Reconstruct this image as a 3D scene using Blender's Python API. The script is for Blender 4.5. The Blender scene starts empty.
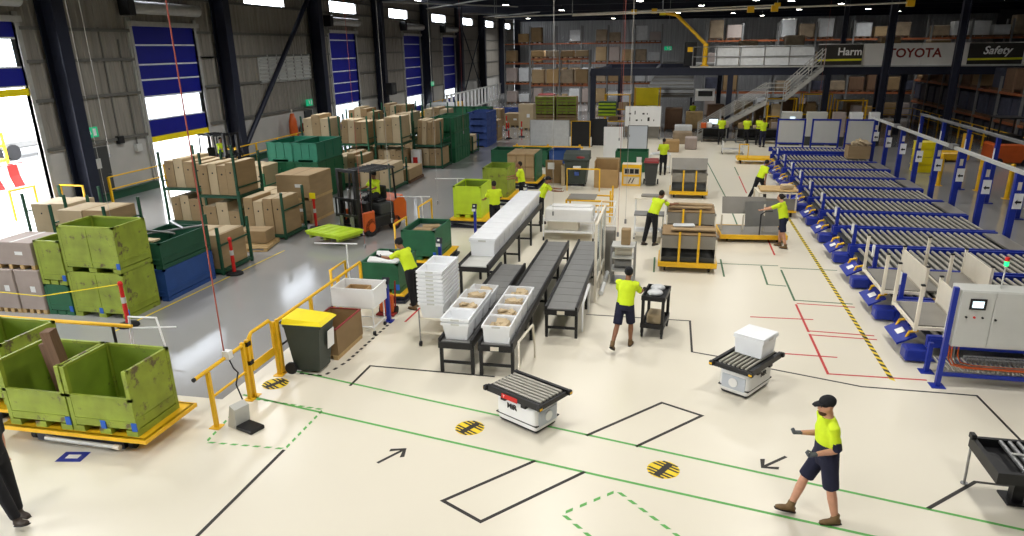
import bpy, bmesh, math, random
from mathutils import Matrix, Vector, Euler
random.seed(7)
R = math.radians
scene = bpy.context.scene
COL = scene.collection

# ---------------------------------------------------------------- camera
def make_camera():
    f, cx, cy = 711.0, 521.3, 300.0
    yaw, pitch, roll = R(-11.827), R(19.573), R(0.666)
    fwd = Vector((math.sin(yaw) * math.cos(pitch), math.cos(yaw) * math.cos(pitch), -math.sin(pitch)))
    rt = Vector((math.cos(yaw), -math.sin(yaw), 0))
    dn = fwd.cross(rt)
    c, s = math.cos(roll), math.sin(roll)
    r2 = c * rt + s * dn
    d2 = -s * rt + c * dn
    cd = bpy.data.cameras.new('camera')
    cam = bpy.data.objects.new('camera', cd)
    COL.objects.link(cam)
    m = Matrix.Identity(4)
    for i in range(3):
        m[i][0], m[i][1], m[i][2] = r2[i], -d2[i], -fwd[i]
    m[0][3], m[1][3], m[2][3] = 0, 0, 5.9
    cam.matrix_world = m
    cd.sensor_fit = 'HORIZONTAL'
    cd.sensor_width = 36
    cd.lens = 36 * f / 1024
    cd.shift_x = (512 - cx) / 1024
    cd.shift_y = (cy - 268) / 1024
    cd.clip_start, cd.clip_end = 0.1, 400
    scene.camera = cam
make_camera()

# ---------------------------------------------------------------- world, lights, exposure
scene.view_settings.view_transform = 'Standard'
scene.view_settings.look = 'None'
scene.view_settings.gamma = 1
scene.view_settings.use_curve_mapping = False
scene.view_settings.exposure = 0.0
w = bpy.data.worlds.new('overcast_sky')
scene.world = w
w.use_nodes = True
bg = w.node_tree.nodes['Background']
bg.inputs[0].default_value = (0.93, 0.96, 1.0, 1)
bg.inputs[1].default_value = 12.0
LAMP_POWER = 190
LAMP_WARM = (1.0, 0.975, 0.93)
LAMP_COOL = (0.97, 0.985, 1.0)

# ---------------------------------------------------------------- helpers
def lin(c):
    c /= 255.0
    return c / 12.92 if c <= 0.04045 else ((c + 0.055) / 1.055) ** 2.4
def rgb(r, g, b):
    return (lin(r), lin(g), lin(b), 1)

MATS = {}
def mat(name, col, rough=0.6, metal=0.0, var=0.12, scale=3.0, bump=0.0, stretch=(1, 1, 1), emit=0.0, spec=0.4, grime=None):
    """procedural principled material: colour broken up by noise, optional bump and wear"""
    m = bpy.data.materials.new(name)
    m.use_nodes = True
    nt = m.node_tree
    b = nt.nodes['Principled BSDF']
    base = rgb(*col)
    b.inputs['Roughness'].default_value = rough
    b.inputs['Metallic'].default_value = metal
    b.inputs['Specular IOR Level'].default_value = spec
    if emit:
        b.inputs['Base Color'].default_value = base
        b.inputs['Emission Color'].default_value = base
        b.inputs['Emission Strength'].default_value = emit
    elif var <= 0:
        b.inputs['Base Color'].default_value = base
    else:
        tc = nt.nodes.new('ShaderNodeTexCoord')
        mp = nt.nodes.new('ShaderNodeMapping')
        mp.inputs['Scale'].default_value = stretch
        nz = nt.nodes.new('ShaderNodeTexNoise')
        nz.inputs['Scale'].default_value = scale
        nz.inputs['Detail'].default_value = 4
        rp = nt.nodes.new('ShaderNodeValToRGB')
        rp.color_ramp.elements[0].position = 0.3
        rp.color_ramp.elements[1].position = 0.72
        lo = [max(0, v * (1 - var)) for v in base[:3]]
        hi = [min(1, v * (1 + var * 0.8)) for v in base[:3]]
        rp.color_ramp.elements[0].color = (*lo, 1)
        rp.color_ramp.elements[1].color = (*hi, 1)
        L = nt.links.new
        L(tc.outputs['Object'], mp.inputs[0]); L(mp.outputs[0], nz.inputs['Vector'])
        L(nz.outputs['Fac'], rp.inputs[0])
        out = rp.outputs[0]
        if grime:
            n2 = nt.nodes.new('ShaderNodeTexNoise')
            n2.inputs['Scale'].default_value = grime[1]
            n2.inputs['Detail'].default_value = 6
            n2.inputs['Roughness'].default_value = 0.7
            r2 = nt.nodes.new('ShaderNodeValToRGB')
            r2.color_ramp.elements[0].position = grime[2]
            r2.color_ramp.elements[1].position = grime[2] + 0.08
            mx = nt.nodes.new('ShaderNodeMix'); mx.data_type = 'RGBA'
            L(mp.outputs[0], n2.inputs['Vector']); L(n2.outputs['Fac'], r2.inputs[0])
            L(r2.outputs[0], mx.inputs[0]); L(out, mx.inputs[6])
            mx.inputs[7].default_value = rgb(*grime[0])
            out = mx.outputs[2]
        L(out, b.inputs['Base Color'])
        if bump:
            bp = nt.nodes.new('ShaderNodeBump')
            bp.inputs['Strength'].default_value = bump
            bp.inputs['Distance'].default_value = 0.02
            L(nz.outputs['Fac'], bp.inputs['Height']); L(bp.outputs[0], b.inputs['Normal'])
    MATS[name] = m
    return m

class MB:
    """collects boxes, cylinders, tubes, ellipsoids ... into one mesh"""
    def __init__(s):
        s.v, s.f, s.m, s.s = [], [], [], []
        s.cur = 0
    def add(s, vs, fs, smooth=False):
        o = len(s.v)
        s.v += [tuple(v) for v in vs]
        for f in fs:
            s.f.append([o + i for i in f]); s.m.append(s.cur); s.s.append(smooth)
        return s
    def box(s, x0, x1, y0, y1, z0, z1):
        vs = [(x, y, z) for z in (z0, z1) for y in (y0, y1) for x in (x0, x1)]
        return s.add(vs, [(0, 2, 3, 1), (4, 5, 7, 6), (0, 1, 5, 4), (2, 6, 7, 3), (0, 4, 6, 2), (1, 3, 7, 5)])
    def obox(s, c, size, rot=(0, 0, 0)):
        M = Matrix.Translation(Vector(c)) @ Euler(rot).to_matrix().to_4x4()
        hx, hy, hz = [v / 2 for v in size]
        vs = [M @ Vector((x, y, z)) for z in (-hz, hz) for y in (-hy, hy) for x in (-hx, hx)]
        return s.add(vs, [(0, 2, 3, 1), (4, 5, 7, 6), (0, 1, 5, 4), (2, 6, 7, 3), (0, 4, 6, 2), (1, 3, 7, 5)])
    def rbox(s, x0, x1, y0, y1, z0, z1, b=0.02, seg=2, smooth=True):
        bm = bmesh.new()
        r = bmesh.ops.create_cube(bm, size=1)
        for v in bm.verts:
            v.co = Vector(((x0 + x1) / 2 + v.co.x * (x1 - x0), (y0 + y1) / 2 + v.co.y * (y1 - y0), (z0 + z1) / 2 + v.co.z * (z1 - z0)))
        bmesh.ops.bevel(bm, geom=bm.edges[:], offset=b, segments=seg, affect='EDGES', profile=0.5)
        bm.verts.index_update()
        s.add([v.co.copy() for v in bm.verts], [[v.index for v in f.verts] for f in bm.faces], False)
        bm.free()
        return s
    def cyl(s, p, q, r, n=10, r2=None, caps=True, smooth=True):
        p, q = Vector(p), Vector(q)
        r2 = r if r2 is None else r2
        d = (q - p).normalized()
        a = d.orthogonal().normalized(); b = d.cross(a)
        vs = []
        for c, rr in ((p, r), (q, r2)):
            for i in range(n):
                t = 2 * math.pi * i / n
                vs.append(c + (a * math.cos(t) + b * math.sin(t)) * rr)
        s.add(vs, [(i, (i + 1) % n, n + (i + 1) % n, n + i) for i in range(n)], smooth)
        if caps:
            s.add(vs, [tuple(range(n))[::-1], tuple(range(n, 2 * n))], False)
        return s
    def tube(s, pts, r, n=8, closed=False):
        pts = [Vector(p) for p in pts]
        N = len(pts)
        vs = []
        prev = None
        for i, p in enumerate(pts):
            if closed:
                d = (pts[(i + 1) % N] - pts[i - 1]).normalized()
            else:
                d = (pts[min(i + 1, N - 1)] - pts[max(i - 1, 0)]).normalized()
            a = d.orthogonal().normalized() if prev is None else (prev - d * prev.dot(d)).normalized()
            prev = a
            b = d.cross(a)
            k = 1.0
            if 0 < i < N - 1:
                e = (pts[i + 1] - pts[i]).normalized()
                k = 1 / max(0.5, d.dot(e))
            for j in range(n):
                t = 2 * math.pi * j / n
                vs.append(p + (a * math.cos(t) + b * math.sin(t)) * r * (1 if k == 1 else k))
        fs = []
        for i in range(N if closed else N - 1):
            i2 = (i + 1) % N
            fs += [(i * n + j, i * n + (j + 1) % n, i2 * n + (j + 1) % n, i2 * n + j) for j in range(n)]
        s.add(vs, fs, True)
        if not closed:
            s.add(vs[:n], [tuple(range(n))[::-1]]); s.add(vs[-n:], [tuple(range(n))])
        return s
    def loft(s, secs, n=12):
        """secs: (centre, half-width x, half-depth y[, axis-x vector]) rings joined in order; closed ends"""
        vs = []
        N = len(secs)
        for i, sc in enumerate(secs):
            c = Vector(sc[0])
            d = (Vector(secs[min(i + 1, N - 1)][0]) - Vector(secs[max(i - 1, 0)][0])).normalized()
            ax = Vector(sc[3]) if len(sc) > 3 else Vector((1, 0, 0))
            ax = ax - d * ax.dot(d)
            ax = ax.normalized() if ax.length > 1e-4 else d.orthogonal().normalized()
            ay = d.cross(ax)
            for j in range(n):
                t = 2 * math.pi * j / n
                vs.append(c + ax * math.cos(t) * sc[1] + ay * math.sin(t) * sc[2])
        fs = []
        for i in range(N - 1):
            fs += [(i * n + j, i * n + (j + 1) % n, (i + 1) * n + (j + 1) % n, (i + 1) * n + j) for j in range(n)]
        fs += [tuple(range(n))[::-1], tuple(range((N - 1) * n, N * n))]
        return s.add(vs, fs, True)
    def ell(s, c, rx, ry, rz, n=12, m=8, rot=(0, 0, 0)):
        M = Matrix.Translation(Vector(c)) @ Euler(rot).to_matrix().to_4x4()
        vs = [M @ Vector((0, 0, rz))]
        for i in range(1, m):
            ph = math.pi * i / m
            for j in range(n):
                t = 2 * math.pi * j / n
                vs.append(M @ Vector((rx * math.sin(ph) * math.cos(t), ry * math.sin(ph) * math.sin(t), rz * math.cos(ph))))
        vs.append(M @ Vector((0, 0, -rz)))
        fs = [(0, 1 + j, 1 + (j + 1) % n) for j in range(n)]
        for i in range(m - 2):
            a = 1 + i * n
            fs += [(a + j, a + n + j, a + n + (j + 1) % n, a + (j + 1) % n) for j in range(n)]
        a = 1 + (m - 2) * n
        fs += [(a + j, len(vs) - 1, a + (j + 1) % n) for j in range(n)]
        return s.add(vs, fs, True)
    def prism(s, poly, axis, a, b):
        """poly of 2-D points extruded along axis ('x','y','z') from a to b"""
        def P(u, v, t):
            return {'x': (t, u, v), 'y': (u, t, v), 'z': (u, v, t)}[axis]
        n = len(poly)
        vs = [P(u, v, a) for u, v in poly] + [P(u, v, b) for u, v in poly]
        fs = [tuple(range(n))[::-1], tuple(range(n, 2 * n))] + [(i, (i + 1) % n, n + (i + 1) % n, n + i) for i in range(n)]
        return s.add(vs, fs)
    def mesh(s, name, mats):
        me = bpy.data.meshes.new(name)
        me.from_pydata(s.v, [], s.f)
        for m in (mats if isinstance(mats, (list, tuple)) else [mats]):
            me.materials.append(MATS[m] if isinstance(m, str) else m)
        me.polygons.foreach_set('material_index', s.m)
        me.polygons.foreach_set('use_smooth', s.s)
        bm = bmesh.new(); bm.from_mesh(me)
        bmesh.ops.recalc_face_normals(bm, faces=bm.faces[:])
        bm.to_mesh(me); bm.free()
        me.update()
        return me
    def build(s, name, mats, parent=None, loc=(0, 0, 0), rot=(0, 0, 0)):
        return obj(name, s.mesh(name, mats), parent, loc, rot)

def obj(name, me, parent=None, loc=(0, 0, 0), rot=(0, 0, 0)):
    o = bpy.data.objects.new(name, me)
    COL.objects.link(o)
    o.parent = parent
    o.location = loc
    o.rotation_euler = rot
    return o
def tag(o, label, cat, group=None, kind=None):
    o['label'] = label
    o['category'] = cat
    if group: o['group'] = group
    if kind: o['kind'] = kind
    return o
def thing(name, label, cat, loc=(0, 0, 0), rz=0, group=None):
    o = bpy.data.objects.new(name, None)
    COL.objects.link(o)
    o.empty_display_size = 0.2
    o.location = loc
    o.rotation_euler = (0, 0, R(rz))
    return tag(o, label, cat, group)
def struct(name, label=None, loc=(0, 0, 0)):
    o = bpy.data.objects.new(name, None)
    COL.objects.link(o)
    o.location = loc
    o['kind'] = 'structure'
    if label: o['label'] = label
    return o
def copy_tree(o, parent=None):
    c = o.copy(); COL.objects.link(c); c.parent = parent
    for ch in list(o.children):
        copy_tree(ch, c)
    return c
def place(src, first, loc, rz, label):
    """the first time the source itself, then copies of it with their own label"""
    o = src if first else copy_tree(src)
    o.location = loc
    o.rotation_euler = (0, 0, R(rz))
    o['label'] = label
    return o
def evaluated_mesh(o):
    """mesh of an object with its modifiers, worked out in a small scratch scene"""
    sc = bpy.data.scenes.get('scratch') or bpy.data.scenes.new('scratch')
    sc.collection.objects.link(o)
    vl = sc.view_layers[0]
    vl.update()
    dg = vl.depsgraph
    me = bpy.data.meshes.new_from_object(o.evaluated_get(dg), depsgraph=dg)
    sc.collection.objects.unlink(o)
    return me
def text_mesh(name, body, size, depth=0.004, align='CENTER', shear=0.0, bold=0.0):
    cu = bpy.data.curves.new(name, 'FONT')
    cu.body = body
    cu.size = size
    cu.extrude = depth
    cu.align_x = align
    cu.align_y = 'CENTER'
    cu.shear = shear
    cu.offset = bold
    cu.resolution_u = 3
    t = bpy.data.objects.new('tmp', cu)
    me = evaluated_mesh(t)
    bpy.data.objects.remove(t); bpy.data.curves.remove(cu)
    me.name = name
    return me
def text(name, body, size, m, parent, loc, rot=(0, 0, 0), **k):
    me = text_mesh(name, body, size, **k)
    me.materials.clear(); me.materials.append(MATS[m])
    return obj(name, me, parent, loc, rot)

ORD = 'first second third fourth fifth sixth seventh eighth ninth tenth eleventh twelfth thirteenth fourteenth fifteenth sixteenth seventeenth eighteenth nineteenth twentieth'.split()

# ---------------------------------------------------------------- materials
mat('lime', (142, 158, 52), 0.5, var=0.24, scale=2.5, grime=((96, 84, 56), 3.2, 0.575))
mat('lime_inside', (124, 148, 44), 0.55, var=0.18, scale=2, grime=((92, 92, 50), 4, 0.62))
mat('lime_bright', (190, 220, 45), 0.5, var=0.1)
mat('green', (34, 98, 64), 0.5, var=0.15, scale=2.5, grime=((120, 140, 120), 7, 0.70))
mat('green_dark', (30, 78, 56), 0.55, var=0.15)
mat('teal', (38, 116, 90), 0.5, var=0.12)
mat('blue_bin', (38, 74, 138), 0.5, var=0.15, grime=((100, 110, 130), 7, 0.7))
mat('crate_blue', (60, 84, 150), 0.5)
mat('blue', (28, 48, 148), 0.4, var=0.1)
mat('blue_tag', (30, 90, 190), 0.5, var=0)
mat('navy_steel', (25, 29, 45), 0.5, var=0.1, scale=1.5)
mat('door_blue', (16, 24, 138), 0.45, var=0.06)
mat('white_strip', (225, 228, 232), 0.5, var=0.03)
mat('yellow', (238, 186, 30), 0.4, var=0.07)
mat('yellow_bright', (245, 222, 20), 0.4, var=0.05)
mat('mdf', (162, 137, 100), 0.7, var=0.1, scale=1.5, stretch=(1, 1, 5))
mat('mdf_pale', (192, 172, 138), 0.7, var=0.08, scale=2)
mat('mdf_dark', (142, 116, 80), 0.7, var=0.12, scale=2)
mat('pine', (196, 166, 116), 0.7, var=0.15, scale=4, stretch=(1, 8, 1))
mat('timber', (112, 84, 62), 0.7, var=0.2, scale=4, stretch=(6, 6, 0.6))
mat('cardboard', (170, 138, 92), 0.75, var=0.08)
mat('carton_grey', (168, 154, 146), 0.75, var=0.07)
mat('white', (236, 236, 234), 0.45, var=0.03)
mat('tote_white', (236, 238, 240), 0.4, var=0.03)
mat('cream', (222, 214, 196), 0.5, var=0.05)
mat('steel', (150, 150, 150), 0.38, 0.7, var=0.08)
mat('steel_dull', (128, 128, 126), 0.5, 0.3, var=0.1)
mat('roller', (172, 168, 156), 0.38, 0.3, var=0.05)
mat('sheet_grey', (142, 138, 130), 0.45, 0.35, var=0.1, scale=2)
mat('black', (26, 26, 28), 0.45, var=0.15)
mat('rubber', (32, 32, 34), 0.7, var=0.2)
mat('charcoal', (62, 64, 62), 0.5, var=0.08)
mat('bin_green', (58, 66, 60), 0.5, var=0.08)
mat('red', (206, 36, 30), 0.45, var=0.06)
mat('red_dark', (130, 30, 28), 0.5, var=0.1)
mat('orange', (206, 92, 34), 0.45, var=0.1)
mat('panel_grey', (196, 196, 190), 0.4, var=0.03)
mat('screen', (215, 235, 245), 0.3, emit=1.1)
mat('led_green', (30, 230, 110), 0.3, emit=2.5)
mat('hi_vis', (206, 230, 30), 0.7, var=0.06, scale=9)
mat('navy_cloth', (26, 28, 52), 0.85, var=0.2, scale=9)
mat('black_cloth', (22, 22, 26), 0.85, var=0.2, scale=9)
mat('skin', (198, 146, 118), 0.6, var=0.08, scale=14)
mat('skin_brown', (142, 98, 72), 0.6, var=0.08, scale=14)
mat('hair', (30, 24, 20), 0.8, var=0.3, scale=40)
mat('beard', (90, 60, 42), 0.8, var=0.3, scale=40)
mat('boot', (112, 88, 56), 0.7, var=0.2, scale=12)
mat('boot_dark', (62, 52, 44), 0.7, var=0.2, scale=12)
mat('glove', (84, 88, 92), 0.8, var=0.15, scale=20)
mat('eye', (30, 24, 22), 0.3, var=0)
mat('sole', (40, 36, 32), 0.8, var=0.1)
mat('tape_green', (96, 172, 84), 0.55, var=0.06, scale=1.5)
mat('tape_dgreen', (66, 106, 70), 0.55, var=0.06)
mat('tape_black', (44, 40, 36), 0.55, var=0.1, scale=1.5)
mat('tape_red', (196, 58, 56), 0.55, var=0.08)
mat('tape_yellow', (236, 206, 40), 0.55, var=0.06)
mat('cord_grey', (170, 166, 160), 0.6, var=0)
mat('cord_red', (168, 84, 70), 0.6, var=0)
mat('tape_white', (240, 238, 232), 0.55, var=0.03)
mat('plastic_wrap', (206, 208, 208), 0.3, var=0.08, scale=5)
mat('brown_rack', (150, 84, 48), 0.5, var=0.15)
mat('pallet_load', (150, 132, 108), 0.7, var=0.25, scale=2)
mat('goods_dark', (62, 64, 78), 0.6, var=0.35, scale=2.2)
mat('banner_white', (226, 222, 214), 0.5, var=0.05, scale=1.2)
mat('sign_black', (52, 48, 44), 0.5, var=0.05)
mat('letter_red', (128, 44, 34), 0.5, var=0)
mat('letter_white', (240, 240, 236), 0.5, var=0)
mat('letter_black', (30, 30, 32), 0.5, var=0)
mat('sign_yellow', (226, 220, 50), 0.5, var=0.03)
mat('exit_green', (30, 160, 110), 0.4, emit=0.7)
mat('lamp_glow', (255, 250, 240), 0.4, emit=25)
mat('roof_dark', (46, 44, 44), 0.8, var=0.2, scale=0.6)
mat('wall_clad', (146, 140, 130), 0.42, 0.1, var=0.22, scale=0.9, stretch=(1, 4, 0.25), bump=0.05)
mat('clad_far', (168, 168, 168), 0.45, 0.2, var=0.2, scale=0.8, stretch=(5, 1, 0.2))
mat('concrete_wall', (178, 175, 168), 0.8, var=0.1, scale=0.8)
mat('girt', (110, 108, 102), 0.5, 0.2, var=0.1)
mat('galv', (176, 174, 168), 0.45, 0.2, var=0.12, scale=3)
mat('yard', (150, 150, 150), 0.8, var=0.06, scale=0.4)
mat('carpet_grey', (120, 116, 112), 0.8, var=0.15)
mat('smoke_lens', (190, 196, 204), 0.3, var=0)

def floor_material(name, base, rough, var, scale, spec=0.5, stain=None):
    m = mat(name, base, rough, var=var, scale=scale, spec=spec)
    nt = m.node_tree; b = nt.nodes['Principled BSDF']; L = nt.links.new
    nz = nt.nodes.new('ShaderNodeTexNoise'); nz.inputs['Scale'].default_value = scale * 2.3; nz.inputs['Detail'].default_value = 5
    mr = nt.nodes.new('ShaderNodeMapRange')
    mr.inputs['From Min'].default_value = 0.3; mr.inputs['From Max'].default_value = 0.7
    mr.inputs['To Min'].default_value = rough * 0.93; mr.inputs['To Max'].default_value = rough * 1.08
    tc = [n for n in nt.nodes if n.type == 'TEX_COORD'][0]
    L(tc.outputs['Object'], nz.inputs['Vector']); L(nz.outputs['Fac'], mr.inputs[0]); L(mr.outputs[0], b.inputs['Roughness'])
    return m
floor_material('concrete_floor', (158, 157, 155), 0.13, 0.1, 0.12, spec=0.6)
floor_material('epoxy_floor', (226, 219, 201), 0.3, 0.02, 0.3, spec=0.45)

def glass(name, tint, alpha):
    m = bpy.data.materials.new(name); m.use_nodes = True
    nt = m.node_tree; nt.nodes.clear()
    o = nt.nodes.new('ShaderNodeOutputMaterial'); mx = nt.nodes.new('ShaderNodeMixShader')
    t = nt.nodes.new('ShaderNodeBsdfTransparent'); t.inputs[0].default_value = (*tint, 1)
    g = nt.nodes.new('ShaderNodeBsdfGlossy'); g.inputs['Roughness'].default_value = 0.1
    mx.inputs[0].default_value = alpha
    nt.links.new(t.outputs[0], mx.inputs[1]); nt.links.new(g.outputs[0], mx.inputs[2]); nt.links.new(mx.outputs[0], o.inputs[0])
    MATS[name] = m
glass('clear_pane', (0.9, 0.93, 0.95), 0.12)
glass('window_pane', (0.95, 0.97, 1.0), 0.06)
# ================================================================ SETTING
# ---- floors
fl = MB().box(-24, 42, -8, 110, -0.3, 0.0).build('floor', 'concrete_floor'); fl['kind'] = 'structure'
fl['label'] = 'polished grey concrete warehouse floor'
ep = MB().prism([(-22.5, -8), (40, -8), (40, 13.6), (9.9, 13.6), (9.9, 50), (-7.62, 50), (-7.62, 10.1), (-22.5, 10.1)], 'z', 0.0005, 0.004).build('floor_coating', 'epoxy_floor')
ep['kind'] = 'structure'; ep['label'] = 'cream epoxy coating over the assembly area floor'
yd = MB().box(-90, -24, -40, 130, -0.32, -0.02).build('ground_yard', 'yard'); yd['kind'] = 'structure'; yd['label'] = 'sunlit pale yard outside the loading doors'

# ---- left wall
WX = -23.2
wl = struct('wall_left', 'tall grey clad wall with loading doors along the left side')
COLS = [2.6, 13.4, 24.2, 34.9, 45.2, 55.6, 66.8, 77.8, 87.5, 98.0, 107.6]
DOORS = [(18.5, 22.9), (28.8, 33.1), (47.7, 52.0), (61.9, 66.2), (73.0, 77.2)]
_clad = {}
def clad_mesh(L, H):
    k = (round(L, 2), round(H, 2))
    if k not in _clad:
        n = max(1, int(L / 0.3)); st = L / n
        prof = []
        for i in range(n):
            y = i * st
            prof += [(0.0, y), (0.0, y + st * .62), (0.035, y + st * .72), (0.035, y + st * .9)]
        prof += [(0.0, L), (-0.06, L), (-0.06, 0)]
        _clad[k] = MB().prism(prof, 'z', 0, H).mesh('cladding_panel', 'wall_clad')
    return _clad[k]
LEVELS = [2.4, 4.2, 5.6, 6.75, 8.25, 9.05, 9.95]
def spans(a, b, holes):
    out = []; c = a
    for h0, h1 in sorted(holes):
        if h1 <= a or h0 >= b: continue
        if h0 > c: out.append((c, h0))
        c = max(c, h1)
    if c < b: out.append((c, b))
    return out
WINS = []
for a, b in zip(COLS[:-1], COLS[1:]):
    WINS.append(((a + b) / 2 - 2.15, (a + b) / 2 + 2.15))
for a, b in zip(COLS[:-1], COLS[1:]):
    for y0, y1 in spans(a, b, DOORS):
        MB().box(WX - 0.15, WX, y0 + .01, y1 - .01, 0, 2.39).build('concrete_panel', 'concrete_wall', wl)
    for i in range(len(LEVELS) - 1):
        z0, z1 = LEVELS[i], LEVELS[i + 1]
        holes = DOORS if z0 < 6.9 else (WINS if i == 4 else [])
        for y0, y1 in spans(a, b, holes):
            zz0 = z0
            obj('cladding_panel', clad_mesh(y1 - y0, z1 - z0), wl, (WX, y0, z0))
    for z in LEVELS[:-1]:
        for y0, y1 in spans(a, b, DOORS if z < 7 else []):
            MB().box(WX, WX + 0.12, y0, y1, z - .06, z + .06).build('girt', 'girt', wl)
for d0, d1 in DOORS:
    obj('cladding_panel', clad_mesh(d1 - d0, 1.15), wl, (WX, d0, 7.1))
for d0, d1 in DOORS:   # cladding strip between the door head at 7.05 m and the girt above is part of the upper panels
    MB().box(WX - .06, WX + .1, d0 - .25, d0, 0, 7.3).build('door_jamb', 'galv', wl)
    MB().box(WX - .06, WX + .1, d1, d1 + .25, 0, 7.3).build('door_jamb', 'galv', wl)
for i, (y0, y1) in enumerate(WINS):
    if y1 < 30: continue
    wn = struct('window_%d' % (i + 1), 'bright strip window high on the left wall')
    MB().box(WX - .03, WX - .01, y0, y1, 8.25, 9.05).build('pane', 'window_pane', wn)
    f = MB(); f.box(WX - .05, WX + .08, y0 - .06, y0, 8.2, 9.1); f.box(WX - .05, WX + .08, y1, y1 + .06, 8.2, 9.1)
    f.box(WX - .05, WX + .08, y0, y1, 8.2, 8.26); f.box(WX - .05, WX + .08, y0, y1, 9.04, 9.1)
    f.build('frame', 'galv', wn)
def hsec(w, d, t, z0, z1):   # I-section column, web along x
    m = MB(); m.box(0, t, -w / 2, w / 2, z0, z1); m.box(d - t, d, -w / 2, w / 2, z0, z1); m.box(t, d - t, -t / 2, t / 2, z0, z1)
    return m
cm = hsec(0.55, 0.75, 0.06, 0, 9.9).mesh('column', 'navy_steel')
for y in COLS:
    obj('column', cm, wl, (WX + .13, y, 0))
# braces
MB().cyl((WX + .6, 44.6, 9.2), (WX + .6, 35.3, 0.9), 0.14, 10).build('brace', 'navy_steel', wl)
MB().cyl((WX + .5, 78.1, 8.6), (WX + .5, 87.2, 0.6), 0.07, 8).build('brace', 'navy_steel', wl)
MB().cyl((WX + .6, 87.2, 8.6), (WX + .6, 78.1, 0.6), 0.07, 8).build('brace', 'navy_steel', wl)
MB().box(WX + .01, WX + .25, 25.0, 28.6, 0, .32).build('plinth', 'green_dark', wl)
MB().box(WX + .01, WX + .25, 33.5, 47.4, 0, .32).build('plinth', 'green_dark', wl)
MB().box(WX + .05, WX + .12, 33.3, 36.0, 5.55, 5.62).build('conduit', 'white', wl)
# louvre bank in the third bay
lv = MB(); lv.box(WX + .06, WX + .1, 38.5, 44.6, 4.1, 5.65); lo = lv.build('louvre_bank', 'panel_grey', wl)
for k in range(6):
    y0 = 38.55 + k * 1.01
    MB().box(WX + .1, WX + .16, y0 + .9, y0 + .98, 4.1, 5.65).build('louvre_frame', 'galv', lo)
    for j in range(7):
        MB().obox((WX + .13, y0 + .45, 4.22 + j * .21), (.05, .88, .12), (0, R(35), 0)).build('slat', 'panel_grey', lo)
# personnel door, exit signs, boxes on the wall
pd = struct('door_6', 'dark grey personnel door beside the first column')
MB().box(WX, WX + .07, 25.0, 26.1, 0, 2.2).build('leaf', 'charcoal', pd)
MB().box(WX + .07, WX + .09, 25.25, 25.6, 1.35, 1.75).build('notice', 'panel_grey', pd)
MB().cyl((WX + .07, 25.95, 1.05), (WX + .16, 25.95, 1.05), .03).build('handle', 'steel', pd)
pd2 = struct('door_7', 'dark grey personnel door beside the third column')
MB().box(WX, WX + .07, 43.3, 44.3, 0, 2.2).build('leaf', 'charcoal', pd2)
MB().cyl((WX + .07, 44.15, 1.05), (WX + .16, 44.15, 1.05), .03).build('handle', 'steel', pd2)
def exit_sign(y, z, label, x=WX + .3, turn=0):
    t = thing('exit_sign', label, 'exit sign', (x, y, z), turn)
    MB().box(-.03, .03, -.4, .4, -.2, .2).build('housing', 'exit_green', t)
    m = MB(); m.obox((.035, -.05, .02), (.006, .1, .2), (R(20), 0, 0)); m.ell((.035, -.1, .14), .006, .04, .04, 8, 6)
    m.build('running_figure', 'letter_white', t)
    MB().box(.031, .036, .15, .3, -.14, .14).build('door_symbol', 'letter_white', t)
exit_sign(25.1, 2.85, 'green exit sign above the dark door at the first column')
exit_sign(43.6, 2.7, 'green exit sign above the hose reel further along the wall')
exit_sign(66.8, 2.75, 'small green exit sign on the column between the far blue doors', WX + .915)
t = thing('hose_reel', 'dark red hose reel on the wall beside the exit sign', 'hose reel', (WX + .14, 42.6, 1.2))
MB().cyl((.0, 0, 0), (.25, 0, 0), .3, 16).build('drum', 'red_dark', t); MB().cyl((.25, 0, 0), (.28, 0, 0), .12, 12).build('hub', 'black', t)
t = thing('wrapped_bundle', 'tall orange wrapped bundle leaning at the left wall', 'bundle', (WX + .54, 40.8, 0))
MB().loft([((0, 0, 0), .22, .3), ((0, 0, .9), .26, .33), ((.0, 0, 1.8), .22, .28), ((0, 0, 2.25), .1, .14)], 12).build('wrap', 'orange', t)
MB().cyl((0, 0, 2.2), (0, 0, 2.5), .05).build('tip', 'cream', t)
for (y, z, lab) in ((26.9, 2.35, 'small black socket box hanging on the concrete wall'), (27.9, 1.9, 'grey switch box on the wall next to the second loading door')):
    t = thing('wall_box', lab, 'switch box', (WX, y, z)); MB().rbox(0, .18, -.17, .17, -.16, .16, .02).build('case', 'black' if y < 27 else 'panel_grey', t)
    MB().box(.05, .09, -.03, .03, .16, 4.5).build('conduit', 'girt', t)
t = thing('wall_box', 'black speaker box on the column beyond the third blue door', 'speaker', (WX + .95, 55.6, 2.9)); MB().rbox(0, .5, -.55, .55, -.45, .45, .04).build('case', 'black', t)
MB().cyl((.5, 0, 0), (.52, 0, 0), .3, 16).build('cone', 'charcoal', t)

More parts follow.
